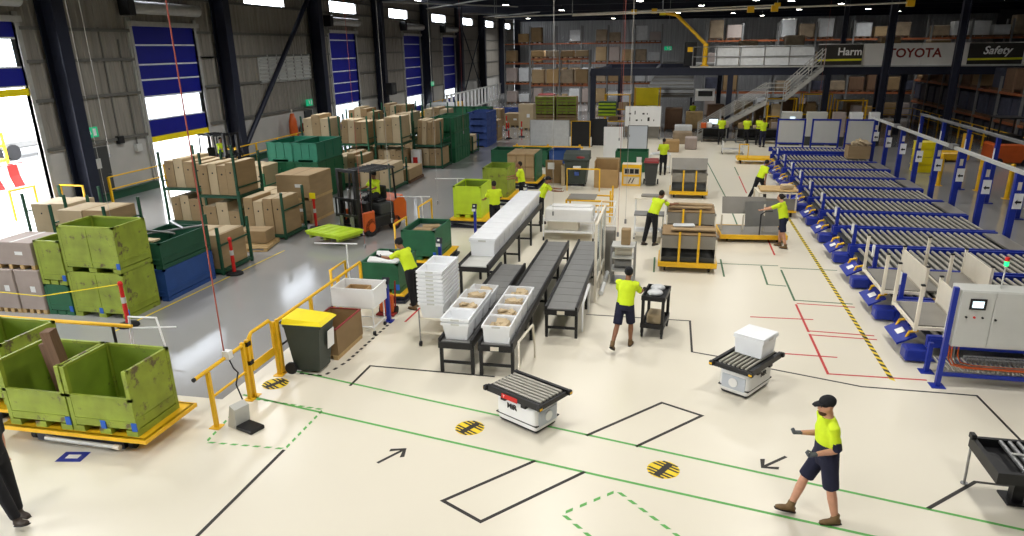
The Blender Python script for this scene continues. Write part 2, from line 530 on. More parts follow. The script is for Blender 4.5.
# ---- loading doors (rapid-roll curtains)
def dock_door(n, y0, y1, seams, win, bottom, label, closed_to=None):
    """seams: heights of pale bars; win: (z0,z1) clear strip; bottom: lowest height of the curtain"""
    d = struct('door_%d' % n, label)
    x = WX - .02
    for ya, yb in ((y0 - .14, y0), (y1, y1 + .14)):
        MB().box(x - .05, x + .16, ya, yb, 0, 7.1).build('guide_rail', 'galv', d)
    MB().box(x - .1, x + .3, y0 - .2, y1 + .2, 6.95, 7.15).build('head_plate', 'galv', d)
    MB().cyl((x + .38, y0 - .1, 7.7), (x + .38, y1 + .1, 7.7), .26, 16).build('roll_drum', 'galv', d)
    MB().rbox(x + .1, x + .62, y0 - .55, y0 - .12, 7.35, 8.05, .04).build('motor', 'black', d)
    zs = [7.03] + seams
    lo = win[1]
    edges = [z for z in zs if z > win[1]] + [win[1]]
    for a, b in zip(edges[:-1], edges[1:]):
        MB().box(x, x + .035, y0, y1, b + .035, a - .035).build('curtain_panel', 'door_blue', d)
        MB().box(x, x + .05, y0, y1, b - .035, b + .035).build('stiffener_bar', 'white_strip', d)
    pane = MB().box(x + .01, x + .025, y0, y1, win[0], win[1] - .035).build('clear_panel', 'clear_pane', d)
    for k in (0.0, .96):
        MB().box(x + .005, x + .03, y0 + (y1 - y0) * k, y0 + (y1 - y0) * (k + .04), win[0], win[1]).build('panel_edge', 'charcoal', d)
    lower = [win[0]] + [z for z in zs if z < win[0]] + [bottom]
    for a, b in zip(lower[:-1], lower[1:]):
        if a - b > .15: MB().box(x, x + .035, y0, y1, b + .03, a - .03).build('curtain_panel', 'door_blue', d)
        MB().box(x, x + .05, y0, y1, a - .03, a + .03).build('stiffener_bar', 'white_strip', d)
    if bottom > .05:
        MB().box(x - .03, x + .1, y0, y1, bottom - .22, bottom + .03).build('bottom_bar', 'yellow_bright', d)
    return d
dock_door(1, *DOORS[0], [6.4, 5.55, 4.75], (5.42, 6.4), 4.65, 'raised blue roll door at the far left with open doorway')
dock_door(2, *DOORS[1], [6.17, 5.35, 4.7, 3.98, 2.98], (2.98, 3.98), 2.2, 'half raised blue roll door with forklift in the doorway')
dock_door(3, *DOORS[2], [6.5, 5.28, 4.43, 3.64, 2.97], (1.0, 2.2), .04, 'closed blue roll door with clear strip beside the teal crates')
dock_door(4, *DOORS[3], [6.25, 5.13, 4.3, 3.4, 2.7], (.9, 1.85), .04, 'closed blue roll door past the third column, fourth along')
dock_door(5, *DOORS[4], [6.2, 5.1, 4.2, 3.3], (.95, 1.85), .04, 'closed blue roll door furthest along the left wall')

# ---- other walls and the roof
wb = struct('wall_back', 'pale corrugated end wall far behind the racks')
for k in range(14):
    x0 = -23.5 + k * 4.6
    n = 15; st = 4.6 / n; prof = []
    if k == 0:
        for i in range(n): prof += [(i * st, 0), (i * st + st * .55, 0), (i * st + st * .65, -.06), (i * st + st * .92, -.06)]
        prof += [(4.6, 0), (4.6, .1), (0, .1)]
        wbm = MB().prism(prof, 'z', 0, 10.2).mesh('cladding_panel', 'clad_far')
    obj('cladding_panel', wbm, wb, (x0, 108, 0))
wr = MB().box(40, 40.2, -8, 108, 0, 10.2).build('wall_right', 'roof_dark'); wr['kind'] = 'structure'; wr['label'] = 'dark side wall far to the right'
wf = MB().box(-23.5, 40, -8.2, -8, 0, 10.2).build('wall_front', 'concrete_wall'); wf['kind'] = 'structure'; wf['label'] = 'grey wall behind the viewpoint'
rf = struct('ceiling', 'dark roof on steel beams high over the hall')
MB().box(-23.5, 40.2, -8.2, 108.2, 10.2, 10.35).build('roof_sheet', 'roof_dark', rf)
for y in COLS:
    m = MB(); m.box(-23, 40, y - .15, y + .15, 9.35, 9.42); m.box(-23, 40, y - .15, y + .15, 10.05, 10.12); m.box(-23, 40, y - .02, y + .02, 9.42, 10.05)
    m.build('rafter', 'navy_steel', rf)
for k in range(21):
    x = -22 + k * 3.0
    MB().box(x - .05, x + .05, -8, 108, 9.95, 10.19).build('purlin', 'navy_steel', rf)
for y0, y1 in ((55.6, 66.8), (77.8, 87.5)):
    MB().cyl((-22.5, y0, 9.3), (-14, y1, 9.3), .06, 6).build('wind_brace', 'galv', rf)
    MB().cyl((-22.5, y1, 9.3), (-14, y0, 9.3), .06, 6).build('wind_brace', 'galv', rf)

# ---- high bay lamps: real fixtures, each with its own light
def high_bay(x, y, power, col, label, size=1.3):
    t = thing('high_bay_lamp', label, 'ceiling lamp', (x, y, 9.2), 0, 'high bay lamps under the roof')
    global _hb
    if '_hb' not in globals():
        m = MB()
        m.loft([((0, 0, .32), .09, .09), ((0, 0, .25), .11, .11), ((0, 0, .12), .24, .24), ((0, 0, 0), .3, .3)], 16)
        s = m.mesh('lamp_shade', 'charcoal')
        g = MB().cyl((0, 0, -.012), (0, 0, -.002), .26, 16).mesh('lens', 'lamp_glow')
        h = MB().cyl((0, 0, .3), (0, 0, 1.0), .02, 6).mesh('hanger', 'steel')
        _hb = (s, g, h)
    obj('lamp_shade', _hb[0], t); obj('lens', _hb[1], t); obj('hanger', _hb[2], t)
    if power:
        ld = bpy.data.lights.new('lamp_light', 'AREA'); ld.shape = 'DISK'; ld.size = size; ld.energy = power; ld.color = col; ld.spread = R(150)
        lo = obj('lamp_light', ld, t, (0, 0, -.04))
HB = 'high bay lamp glowing small and white under the dark roof'
for x, y, p in [(-2.5, 3, 1.0), (4.5, 3, 1.0), (-9, 4, .85), (-2.5, 10.5, 1.1), (4.0, 11, 1.15), (-9.5, 11.5, 1.0), (-3, 18.5, 1.2), (3.5, 19, 1.2), (9.5, 20, .8),
                (-3, 27, 1.15), (3.5, 27.5, 1.15), (10, 30, .6), (-2.5, 37, 1.1), (3.8, 38, 1.1), (-2.5, 46, .9), (4.5, 46.5, 1.1)]:
    high_bay(x, y, LAMP_POWER * p, LAMP_WARM, HB)
for x, y, p in [(-16, 13, 2.0), (-16, 24, 2.3), (-16, 35, 2.3), (-16, 48, 2.4), (-14, 62, 2.6), (-11, 73, 3.6), (-3, 61, 1.6), (16, 40, .9), (18, 58, 1.0), (6, 63.5, 1.3), (-8, 97, 4.0), (-18, 92, 3.0), (10, 97, 2.2), (15.5, 62, .9)]:
    high_bay(x, y, LAMP_POWER * p, LAMP_COOL, HB)
for x, y in [(2, 70), (9, 66), (14, 72), (20, 66), (26, 70), (12, 82), (19, 84), (27, 80), (0, 84), (6, 88), (24, 92), (31, 74)]:
    high_bay(x, y, 0, LAMP_COOL, HB)

# ---- mezzanine across the back
mz = struct('floor_mezzanine', 'steel mezzanine deck crossing behind the work area')
MB().box(-5.6, 34, 50.4, 50.75, 4.02, 4.5).build('front_beam', 'navy_steel', mz)
MB().box(-5.6, 34, 62.2, 62.55, 4.02, 4.5).build('rear_beam', 'navy_steel', mz)
for k in range(10):
    MB().box(-5.3 + k * 4, -5.1 + k * 4, 50.75, 62.2, 4.1, 4.45).build('joist', 'navy_steel', mz)
MB().box(1.0, 34, 50.3, 62.6, 4.5, 4.58).build('deck', 'galv', mz)
mcm = MB().box(-.17, .17, -.17, .17, 0, 4.02).mesh('post', 'navy_steel')
for x, y in ((-5.4, 50.6), (-4.4, 62.3), (3.6, 50.6), (9.6, 50.6), (15.0, 53.8), (20.5, 50.6), (26, 50.6), (3.6, 62.3), (15.6, 62.3), (26, 62.3)):
    obj('post', mcm, mz, (x, y, 0))
# roof columns on the right in front of the mezzanine
for x, lab in ((12.3, 'dark navy roof column crossing the white banner at the red lettering'), (16.1, 'dark navy roof column right of the red lettering on the banner')):
    c = hsec(.34, .4, .05, 0, 9.9).build('column_%d' % (1 if x < 13 else 2), 'navy_steel', None, (x - .2, 48.0, 0)); c['kind'] = 'structure'; c['label'] = lab
c = hsec(.22, .3, .04, 4.58, 9.9).build('column_3', 'navy_steel', None, (10.3, 51.6, 0)); c['kind'] = 'structure'; c['label'] = 'thin dark column standing on the mezzanine deck'
# mezzanine railing and banner
t = thing('guard_rail', 'grey tube guard rail along the mezzanine edge left of the stairs', 'railing', (0, 50.42, 4.58))
for k in range(6): MB().cyl((1.1 + k * 1.5, 0, 0), (1.1 + k * 1.5, 0, 1.2), .03, 6).build('post', 'steel', t)
for z in (.6, 1.2): MB().cyl((1.1, 0, z), (8.7, 0, z), .025, 6).build('rail', 'steel', t)
b = thing('banner', 'long white banner with red capital letters on the mezzanine railing', 'banner', (0, 50.3, 4.58))
for k in range(8):
    MB().box(8.75 + k * 2.0 + .02, 8.75 + (k + 1) * 2.0 - .02, -.02, .02, .02, 1.3).build('sheet', 'banner_white', b)
text('lettering', 'TOYOTA', .74, 'letter_red', b, (14.4, -.03, .7), (R(90), 0, 0), bold=.018)
b2 = thing('banner', 'plain pale sheeting panels on the mezzanine railing left of the stairs', 'banner', (0, 50.5, 4.58))
for k in range(4):
    MB().box(2.5 + k * 1.55, 2.5 + k * 1.55 + 1.5, -.02, .02, .05, 1.25).build('sheet', 'plastic_wrap', b2)
def safety_sign(x0, x1, word, wx, sz, label, shear):
    s = thing('safety_sign', label, 'sign', (0, 50.24, 4.58))
    MB().box(x0, x1, -.02, .02, .04, 1.25).build('board', 'sign_black', s)
    MB().prism([(x0, .27), (x1, .30), (x1, .42), (x0, .39)], 'y', -.03, -.02).build('stripe', 'sign_yellow', s)
    text('lettering', word, sz, 'letter_white', s, (wx, -.03, .82), (R(90), 0, 0), bold=.014, shear=shear)
safety_sign(8.75, 11.4, 'Harm', 10.65, .62, 'black sign reading Harm with a yellow stripe by the stairs', 0)
safety_sign(17.4, 20.4, 'Safety', 18.95, .64, 'black sign reading Safety with a yellow stripe on the right', .25)
# staircase
st = thing('staircase', 'grey steel staircase climbing right to the mezzanine', 'staircase', (0, 0, 0))
flights = [((1.7, 0), (5.8, 2.55)), ((6.9, 2.55), (8.95, 4.58))]
for (xa, za), (xb, zb) in flights:
    for y in (48.75, 49.75):
        MB().prism([(xa, za - .05), (xb, zb - .25), (xb, zb + .05), (xa, za + .25)], 'y', y - .03, y + .03).build('stringer', 'galv', st)
    n = int((zb - za) / .19)
    tm = MB().box(-.13, .13, 48.8, 49.7, -.02, .02).mesh('tread', 'steel_dull')
    for k in range(n):
        f = (k + 1) / (n + 1)
        obj('tread', tm, st, (xa + (xb - xa) * f, 0, za + (zb - za) * f))
    for y in (48.72, 49.78):
        for dz in (.55, .8, 1.05):
            MB().cyl((xa, y, za + dz), (xb, y, zb + dz), .026, 6).build('handrail', 'galv', st)
        for k in range(4):
            f = k / 3
            MB().cyl((xa + (xb - xa) * f, y, za + (zb - za) * f), (xa + (xb - xa) * f, y, za + (zb - za) * f + 1.05), .026, 6).build('baluster', 'galv', st)
MB().box(5.75, 6.95, 48.75, 49.75, 2.47, 2.55).build('landing', 'steel_dull', st)
for x in (5.85, 6.85): MB().box(x - .05, x + .05, 49.6, 49.7, 0, 2.47).build('support', 'galv', st)
for dz in (.55, .8, 1.05): MB().cyl((5.8, 48.72, 2.55 + dz), (6.9, 48.72, 2.55 + dz), .026, 6).build('handrail', 'galv', st)
# ================================================================ FLOOR MARKINGS
TZ0, TZ1 = 0.0045, 0.0065
def strip(m, a, b, w):
    a, b = Vector(a), Vector(b)
    d = (b - a).normalized(); n = Vector((-d.y, d.x)) * w / 2
    m.prism([tuple(a - n), tuple(b - n), tuple(b + n), tuple(a + n)], 'z', TZ0, TZ1)
def poly_strip(m, pts, w):
    """one continuous mitred tape"""
    P = [Vector(p) for p in pts]; L = []; Rr = []
    for i, p in enumerate(P):
        d0 = (p - P[i - 1]).normalized() if i else (P[1] - p).normalized()
        d1 = (P[i + 1] - p).normalized() if i < len(P) - 1 else d0
        n0 = Vector((-d0.y, d0.x)); n1 = Vector((-d1.y, d1.x)); n = (n0 + n1).normalized()
        k = w / 2 / max(.4, n.dot(n0))
        L.append(tuple(p + n * k)); Rr.append(tuple(p - n * k))
    for i in range(len(P) - 1):
        m.prism([Rr[i], Rr[i + 1], L[i + 1], L[i]], 'z', TZ0, TZ1)
def tape(pts, w, m, label, group=None):
    b = MB(); poly_strip(b, pts, w)
    o = b.build('floor_tape', m)
    tag(o, label, 'floor tape', group)
    # one continuous strip: weld the shared edges
    bm = bmesh.new(); bm.from_mesh(o.data); bmesh.ops.remove_doubles(bm, verts=bm.verts[:], dist=1e-5); bm.to_mesh(o.data); bm.free()
def dashes(segs, w, on, off, m, label, m2=None, skew=0.0):
    t = thing('floor_tape', label, 'floor tape')
    cache = {}
    me = MB().prism([(-on / 2 - skew, -w / 2), (on / 2 - skew, -w / 2), (on / 2 + skew, w / 2), (-on / 2 + skew, w / 2)], 'z', TZ0, TZ1)
    ms = [me.mesh('dash', m)] + ([me.mesh('dash', m2)] if m2 else [])
    for a, b in segs:
        a, b = Vector(a), Vector(b); d = b - a; n = int(d.length / (on + off)); ang = math.atan2(d.y, d.x)
        for k in range(n):
            p = a + d * ((k + .5) / n)
            obj('dash', ms[k % len(ms)], t, (p.x, p.y, 0), (0, 0, ang))
    return t
tape([(-7.04, 11.46), (1.6, 9.44), (6.6, 8.28)], .05, 'tape_green', 'far one of the two long green floor lines crossing the cream floor')
tape([(-7.35, 10.33), (-.73, 8.94), (2.77, 8.23), (5.5, 7.67)], .05, 'tape_green', 'near one of the two long green floor lines crossing the cream floor')
tape([(-5.58, 11.02), (-5.56, 11.92), (-3.02, 11.88)], .05, 'tape_black', 'black floor tape corner in front of the tote conveyors')
tape([(-1.7, 15.5), (0.66, 15.5), (0.67, 13.73), (1.31, 13.55), (2.13, 13.17), (3.67, 12.67), (5.56, 12.66), (5.65, 11.03)], .045, 'tape_black', 'long stepped black floor tape passing behind the white robot with tote')
tape([(-1.73, 9.16), (-2.8, 7.93), (-2.17, 7.58), (-0.96, 9.0)], .055, 'tape_black', 'open black floor tape rectangle nearest the viewer')
tape([(-1.06, 10.03), (0.11, 11.39), (0.78, 11.04), (-0.26, 9.84)], .055, 'tape_black', 'open black floor tape rectangle beyond the green lines')
tape([(-5.7, 6.2), (-5.65, 8.74)], .055, 'tape_black', 'straight black floor tape running from the dashed green box')
tape([(3.66, 8.97), (4.52, 9.77), (5.6, 9.72)], .055, 'tape_black', 'black floor tape bent under the roller stand at the right edge')
def arrow(p, ang, label):
    m = MB()
    L, w = .52, .05
    pts = [(-L / 2, -w / 2), (L / 2 - .06, -w / 2), (L / 2 - .2, -.13), (L / 2 - .2 + .06, -.17), (L / 2 + .04, 0), (L / 2 - .14, .17), (L / 2 - .2, .13), (L / 2 - .06, w / 2), (-L / 2, w / 2)]
    m.prism(pts, 'z', TZ0, TZ1)
    o = m.build('floor_arrow', 'tape_black', None, (p[0], p[1], 0), (0, 0, R(ang))); tag(o, label, 'floor arrow')
arrow((-3.93, 8.88), 59, 'black floor arrow pointing away left of the tape rectangle')
arrow((1.8, 9.79), -136, 'black floor arrow in front of the walking man')
dashes([((-7.23, 10.24), (-5.65, 10.07)), ((-5.65, 10.07), (-5.65, 8.77)), ((-5.65, 8.77), (-7.0, 8.72)), ((-7.0, 8.72), (-7.2, 10.2))], .045, .1, .07, 'tape_green', 'dashed green floor box around the grey scale pedestal', skew=.02)
dashes([((-0.46, 8.61), (-1.14, 7.95)), ((-1.14, 7.95), (-.35, 7.2)), ((-.46, 8.61), (.6, 7.55))], .05, .12, .09, 'tape_green', 'dashed green floor box at the bottom edge of the view', skew=.02)
dashes([((-7.0, 11.36), (-6.26, 11.33)), ((-6.26, 11.33), (-6.1, 12.01)), ((-6.1, 12.01), (-6.03, 14.3))], .06, .1, .08, 'tape_black', 'dashed black and white floor tape around the yellow lid bin')
hz = dashes([((4.31, 26.5), (4.28, 13.05))], .09, .12, .0, 'tape_black', 'long black and yellow hazard stripe along the blue roller lanes', 'tape_yellow', skew=.045)
for pts, c, lab in [([(3.17, 17.05), (3.17, 15.26)], 'tape_red', 'red floor tape beside the lanes, upper stretch'),
                    ([(3.17, 15.15), (3.17, 13.13), (4.9, 13.17)], 'tape_red', 'red floor tape corner nearest the electrical cabinet'),
                    ([(3.2, 17.12), (4.5, 17.08)], 'tape_red', 'red cross tape at the third lane'),
                    ([(3.2, 15.33), (4.5, 15.28)], 'tape_red', 'red cross tape at the second lane, upper of the pair'),
                    ([(3.2, 15.1), (4.5, 15.06)], 'tape_red', 'red cross tape at the second lane, lower of the pair'),
                    ([(2.02, 16.0), (3.4, 16.06)], 'tape_red', 'short red cross tape reaching left beyond the robot'),
                    ([(2.3, 13.97), (3.5, 13.96)], 'tape_red', 'short red cross tape touching the robot deck'),
                    ([(3.18, 17.3), (3.2, 19.9)], 'tape_dgreen', 'dark green floor tape in line with the red tape'),
                    ([(3.2, 17.35), (4.5, 17.3)], 'tape_dgreen', 'dark green cross tape just beyond the red one'),
                    ([(3.2, 20.1), (4.7, 20.1)], 'tape_dgreen', 'dark green cross tape at the fourth lane'),
                    ([(1.5, 20.25), (3.17, 20.29)], 'tape_dgreen', 'dark green cross tape right of the nearest yellow cart'),
                    ([(2.7, 20.2), (2.68, 18.5), (3.14, 18.45)], 'tape_dgreen', 'dark green tape corner inside the marked bay'),
                    ([(3.21, 21.4), (3.23, 23.3)], 'tape_red', 'red floor tape at the woman in shorts'),
                    ([(1.95, 40), (2.36, 29.46), (2.44, 24.1)], 'tape_dgreen', 'long dark floor line running away past the tilted panel cart'),
                    ([(3.25, 31.0), (3.27, 35.2)], 'tape_red', 'red floor tape beyond the tilted panel cart'),
                    ([(3.27, 35.4), (3.27, 38)], 'tape_dgreen', 'dark green floor tape beyond the far red tape'),
                    ([(2.44, 24.2), (4.0, 24.24)], 'tape_dgreen', 'faint cross tape at the tilted panel cart'),
                    ([(-5.72, 14.31), (-5.69, 15.26)], 'tape_red', 'short red floor tape beside the green bin lift'),
                    ([(-5.2, 28.2), (-5.1, 30.9)], 'tape_red', 'short red floor tape near the brown board'),
                    ([(-.25, 19.1), (-.27, 20.6)], 'tape_dgreen', 'short green floor tape at the left of the nearest yellow cart'),
                    ([(1.62, 19.0), (1.62, 20.7)], 'tape_dgreen', 'short green floor tape at the right of the nearest yellow cart')]:
    tape(pts, .05, c, lab)
o = MB().prism([(-12.0, 12.6), (-11.94, 12.6), (-11.6, 19.5), (-11.64, 19.5)], 'z', .0005, .002).build('floor_tape', 'tape_yellow'); tag(o, 'faint yellow painted line on the grey aisle floor', 'floor tape')
def sticker(p, ang, label):
    t = thing('floor_sticker', label, 'floor sticker', (p[0], p[1], 0), ang)
    MB().prism([(.24 * math.cos(R(a)), .24 * math.sin(R(a))) for a in range(0, 360, 20)], 'z', TZ0, TZ1).build('disc', 'tape_yellow', t)
    for k in range(-3, 4):
        if k == 0: continue
        h = math.sqrt(max(.01, .235 ** 2 - (k * .065) ** 2))
        MB().prism([(k * .065 - .018, -h * .9), (k * .065 + .018, -h), (k * .065 + .018, h * .9), (k * .065 - .018, h)], 'z', TZ1, TZ1 + .001).build('stripe', 'tape_black', t)
    MB().prism([(-.2, -.05), (.2, -.05), (.2, .05), (-.2, .05)], 'z', TZ1 + .001, TZ1 + .002).build('band', 'tape_black', t)
sticker((-7.0, 10.85), 60, 'black and yellow warning sticker on the floor beside the yellow gate')
sticker((-2.97, 9.93), 60, 'black and yellow warning sticker on the floor left of the first robot')
sticker((.17, 9.27), 60, 'black and yellow warning sticker on the floor between the green lines')
t = thing('floor_sticker', 'blue square sticker on the floor by the bin trolley', 'floor sticker', (-8.78, 7.95, 0), 10)
MB().prism([(-.2, -.14), (.2, -.14), (.2, .14), (-.2, .14)], 'z', TZ0, TZ1).build('square', 'blue', t)
MB().prism([(-.1, -.05), (.1, -.05), (.1, .06), (-.1, .06)], 'z', TZ1, TZ1 + .001).build('symbol', 'tape_white', t)
# ================================================================ BLUE ROLLER LANES
LY = [13.9 + 2.27 * k for k in range(12)]
LX0, LX1 = 5.05, 9.6
roll_m = MB().cyl((0, .1, 0), (0, 2.0, 0), .04, 8).mesh('roller', 'roller')
rail_m = MB(); rail_m.box(0, LX1 - LX0, -.01, .085, -.16, .08); rail_m.box(.05, LX1 - LX0 - .1, -.02, .0, -.02, .03); rail_m = rail_m.mesh('rail', 'blue')
leg_m = MB().box(-.05, .05, 0, .08, 0, .36).mesh('leg', 'blue')
stop_m = MB().rbox(-.34, .08, .02, .36, .04, .3, .03, 1).mesh('stop_box', 'blue')
flap_m = MB().obox((0, 0, 0), (.4, .9, .04), (0, R(-28), 0)).mesh('flap', 'blue')
lab_m = MB().obox((0, 0, 0), (.16, .24, .006), (0, R(-28), 0)).mesh('label_plate', 'white')
arm_m = MB().tube([(0, 0, 0), (.04, 0, .12), (.2, 0, .16)], .03, 6).mesh('spring_arm', 'yellow')
mast_m = MB().box(-.045, .045, -.045, .045, 0, 1.15).mesh('front_post', 'blue')
cap_m = MB(); cap_m.box(-.05, -.1, -.04, .04, .9, 1.18); cap_m = cap_m.mesh('reflector', 'white')
gap_shade_m = MB().box(.12, LX1 - LX0 - .1, .1, 2.08, .41, .43).mesh('gap_shade_sheet', 'charcoal')  # dark sheet added under the rollers so the gaps look shaded
foot_m = MB().box(-.12, .12, -.12, .12, 0, .015).mesh('foot_plate', 'blue')
deck_m = MB().box(0, .5, .1, 2.0, -.01, .04).mesh('end_plate', 'sheet_grey')
names = ['nearest', 'second', 'third', 'fourth', 'fifth', 'sixth', 'seventh', 'eighth', 'ninth', 'tenth', 'eleventh']
for k in range(11):
    y = LY[k]
    t = thing('roller_conveyor', '%s blue roller lane counted from the electrical cabinet' % names[k], 'conveyor', (LX0, y, 0), 0, 'blue roller lanes')
    for dy in (0.02, 2.1):
        obj('rail', rail_m, t, (0, dy, .52))
        for dx in (.35, 2.3, 4.2): obj('leg', leg_m, t, (dx, dy, 0))
    n = 22 if k < 6 else 20
    x = .22
    while x < (3.95 if k % 2 else 4.4):
        obj('roller', roll_m, t, (x, 0, .545)); x += .185
    if x < 4.2: obj('end_plate', deck_m, t, (x, 0, .545))
    obj('gap_shade_sheet', gap_shade_m, t)
    obj('stop_box', stop_m, t)
    f = obj('flap', flap_m, t, (-.2, .95, .3)); obj('label_plate', lab_m, f, (-.012, 0, .028))
    for dy in (.62, 1.3): obj('spring_arm', arm_m, t, (-.18, dy, .31))
    if k: obj('front_post', mast_m, t, (.12, .04, .0)); obj('reflector', cap_m, t, (.12, .04, 0))
# end posts with arrow signs, and the gantry rail along them
post_m = MB(); post_m.box(-.09, .09, -.07, .07, 0, 2.32); post_m = post_m.mesh('post', 'blue')
base_m = MB().box(-.2, .2, -.15, .15, 0, .03).mesh('foot_plate', 'blue')
sg_m = MB().box(-.11, .13, -.19, -.17, 1.3, 1.75).mesh('sign_plate', 'white')
ar_m = MB().prism([(-.08, 1.5), (-.01, 1.57), (-.01, 1.53), (.1, 1.53), (.1, 1.47), (-.01, 1.47), (-.01, 1.43)], 'y', -.196, -.19).mesh('arrow', 'letter_black')
tab_m = MB().box(-.02, .08, -.1, -.08, 1.85, 2.08).mesh('tag', 'cream')
for k in range(1, 12):
    y = LY[k] - .02
    t = thing('guide_post', 'blue post with white arrow sign at the end of lane %s' % (['', 'one', 'two', 'three', 'four', 'five', 'six', 'seven', 'eight', 'nine', 'ten', 'eleven'][k]), 'post', (LX1 + .3, y, 0), 0, 'blue posts with arrow signs')
    obj('post', post_m, t); obj('foot_plate', base_m, t)
    s = obj('sign_plate', sg_m, t, (.06, .1, 0)); obj('arrow', ar_m, s); obj('tag', tab_m, t)
t = thing('gantry_rail', 'white gantry rail along the tops of the blue lane posts', 'rail', (LX1 + .3, 0, 2.32))
MB().box(-.06, .06, LY[1] - 3.5, LY[11] + 1, 0, .1).build('beam', 'panel_grey', t)
for y in (15.5, 22.0, 28.3, 35.3): MB().box(-.1, .1, y - .2, y + .2, -.0, .16).build('joint_plate', 'steel', t)
t = thing('gantry_rail', 'grey gantry rail on the second row of blue posts', 'rail', (12.1, 0, 2.5))
MB().box(-.06, .06, 14, 39.5, 0, .1).build('beam', 'steel_dull', t)
for i, y in enumerate((39.3, 36.2, 33.2, 30.3, 27.6, 24.6, 21.4, 18.5)):
    t = thing('guide_post', 'plain blue post in the second row, number %s from the far end' % ['one', 'two', 'three', 'four', 'five', 'six', 'seven', 'eight'][i], 'post', (12.1, y, 0), 0, 'second row of blue posts')
    MB().box(-.07, .07, -.07, .07, 0, 2.5).build('post', 'blue', t); obj('foot_plate', base_m, t)
    MB().box(-.08, -.075, -.06, .06, 1.7, 2.1).build('reflector', 'white', t)
for i, (x, y) in enumerate(((11.55, 34.0), (12.75, 33.0), (13.2, 31.3), (13.4, 28.6), (13.5, 26.2), (13.6, 23.8))):
    t = thing('bollard', 'yellow floor bollard behind the blue posts, %s from the far end' % ['first', 'second', 'third', 'fourth', 'fifth', 'sixth'][i], 'bollard', (x, y, 0), 0, 'yellow bollards behind the lanes')
    MB().cyl((0, 0, 0), (0, 0, 1.35), .09, 12).build('tube', 'yellow', t); MB().ell((0, 0, 1.35), .09, .09, .05, 12, 6).build('dome', 'yellow', t); MB().box(-.14, .14, -.14, .14, 0, .02).build('foot_plate', 'yellow', t)
for i, z in enumerate((0, .36, .72, 1.08)):
    t = thing('plastic_crate', 'yellow crate in the stack behind the blue posts, %s' % ['bottom one', 'second up', 'third up', 'top one'][i], 'crate', (12.1, 37.9, z), 0, 'yellow crate stack')
    m = MB(); m.box(-.5, .5, -.4, -.36, .02, .34); m.box(-.5, .5, .36, .4, .02, .34); m.box(-.5, -.46, -.36, .36, .02, .34); m.box(.46, .5, -.36, .36, .02, .34); m.box(-.5, .5, -.4, .4, 0, .03)
    m.build('shell', 'yellow_bright', t); MB().box(-.52, .52, -.42, .42, .3, .345).build('rim', 'yellow_bright', t)

# ---- electrical cabinet stand in front of the lanes
t = thing('cabinet_stand', 'blue steel stand carrying the electrical cabinet', 'stand', (5.0, 12.95, 0))
for x in (0, 2.15):
    for y in (0, .62):
        MB().box(x - .04, x + .04, y - .04, y + .04, .015, 1.9 if y == 0 else .6).build('upright', 'blue', t); obj('foot_plate', foot_m, t, (x, y, 0))
MB().box(-.03, 2.2, -.03, .03, .22, .28).build('lower_rail', 'blue', t); MB().box(-.03, 2.2, .6, .66, .22, .28).build('lower_rail', 'blue', t)
r2 = MB().cyl((0, .02, 0), (0, .62, 0), .022, 8).mesh('roller', 'roller')
for k in range(26): obj('roller', r2, t, (.08 + k * .08, 0, .32))
t = thing('electrical_cabinet', 'grey two-door electrical cabinet with screen and buttons', 'cabinet', (5.08, 12.93, .8))
MB().rbox(0, 1.25, 0, .42, 0, 1.06, .012, 1).build('body', 'panel_grey', t)
for x0, x1, nm in ((.02, .55, 0), (.56, 1.23, 1)):
    d = MB().rbox(x0, x1, -.022, 0, .02, 1.04, .006, 1).build('door', 'panel_grey', t)
    if nm: MB().cyl((x0 + .05, -.045, .55), (x0 + .05, -.02, .55), .02).build('lock', 'black', d)
    else:
        b = MB().box(.16, .42, -.035, -.022, .72, .92).build('bezel', 'black', d)
        MB().box(.2, .38, -.038, -.034, .76, .88).build('display', 'screen', d)
        for k, c in enumerate(('black', 'red', 'black')): MB().cyl((.14 + k * .13, -.05, .58), (.14 + k * .13, -.02, .58), .018).build('button', c, d)
t = thing('signal_tower', 'thin signal beacon with green light on the cabinet', 'beacon', (5.75, 13.1, 1.86))
MB().cyl((0, 0, 0), (0, 0, .42), .014, 8).build('pole', 'panel_grey', t); MB().cyl((0, 0, .42), (0, 0, .5), .035, 10).build('green_lens', 'led_green', t); MB().cyl((0, 0, .5), (0, 0, .57), .035, 10).build('red_lens', 'red', t)
for i, (dx, c) in enumerate(((.1, 'orange'), (.16, 'orange'), (.22, 'steel_dull'), (.3, 'orange'))):
    yy = .05 + i * .045; pts = [(dx, yy, .79), (dx + .01, yy, .55), (dx + .08, yy, .42), (dx + .3, yy, .372), (1.3, yy, .368), (2.1, yy, .368)]
    tag(MB().tube([(5.0 + a, 12.95 + b, c_) for a, b, c_ in pts], .013, 6).build('power_cable', c), ['left orange cable looping from the cabinet onto the rollers', 'second orange cable looping from the cabinet', 'grey cable looping from the cabinet onto the rollers', 'third orange cable looping from the cabinet'][i], 'cable')
t = thing('cable_chain', 'grey drag chain lying on the rollers under the cabinet', 'cable chain', (5.6, 13.38, .345))
lk = MB().box(-.03, .03, -.04, .04, 0, .06).mesh('link', 'steel_dull')
for r_ in range(2):
    for k in range(20): obj('link', lk, t, (k * .075, r_ * .12, 0))

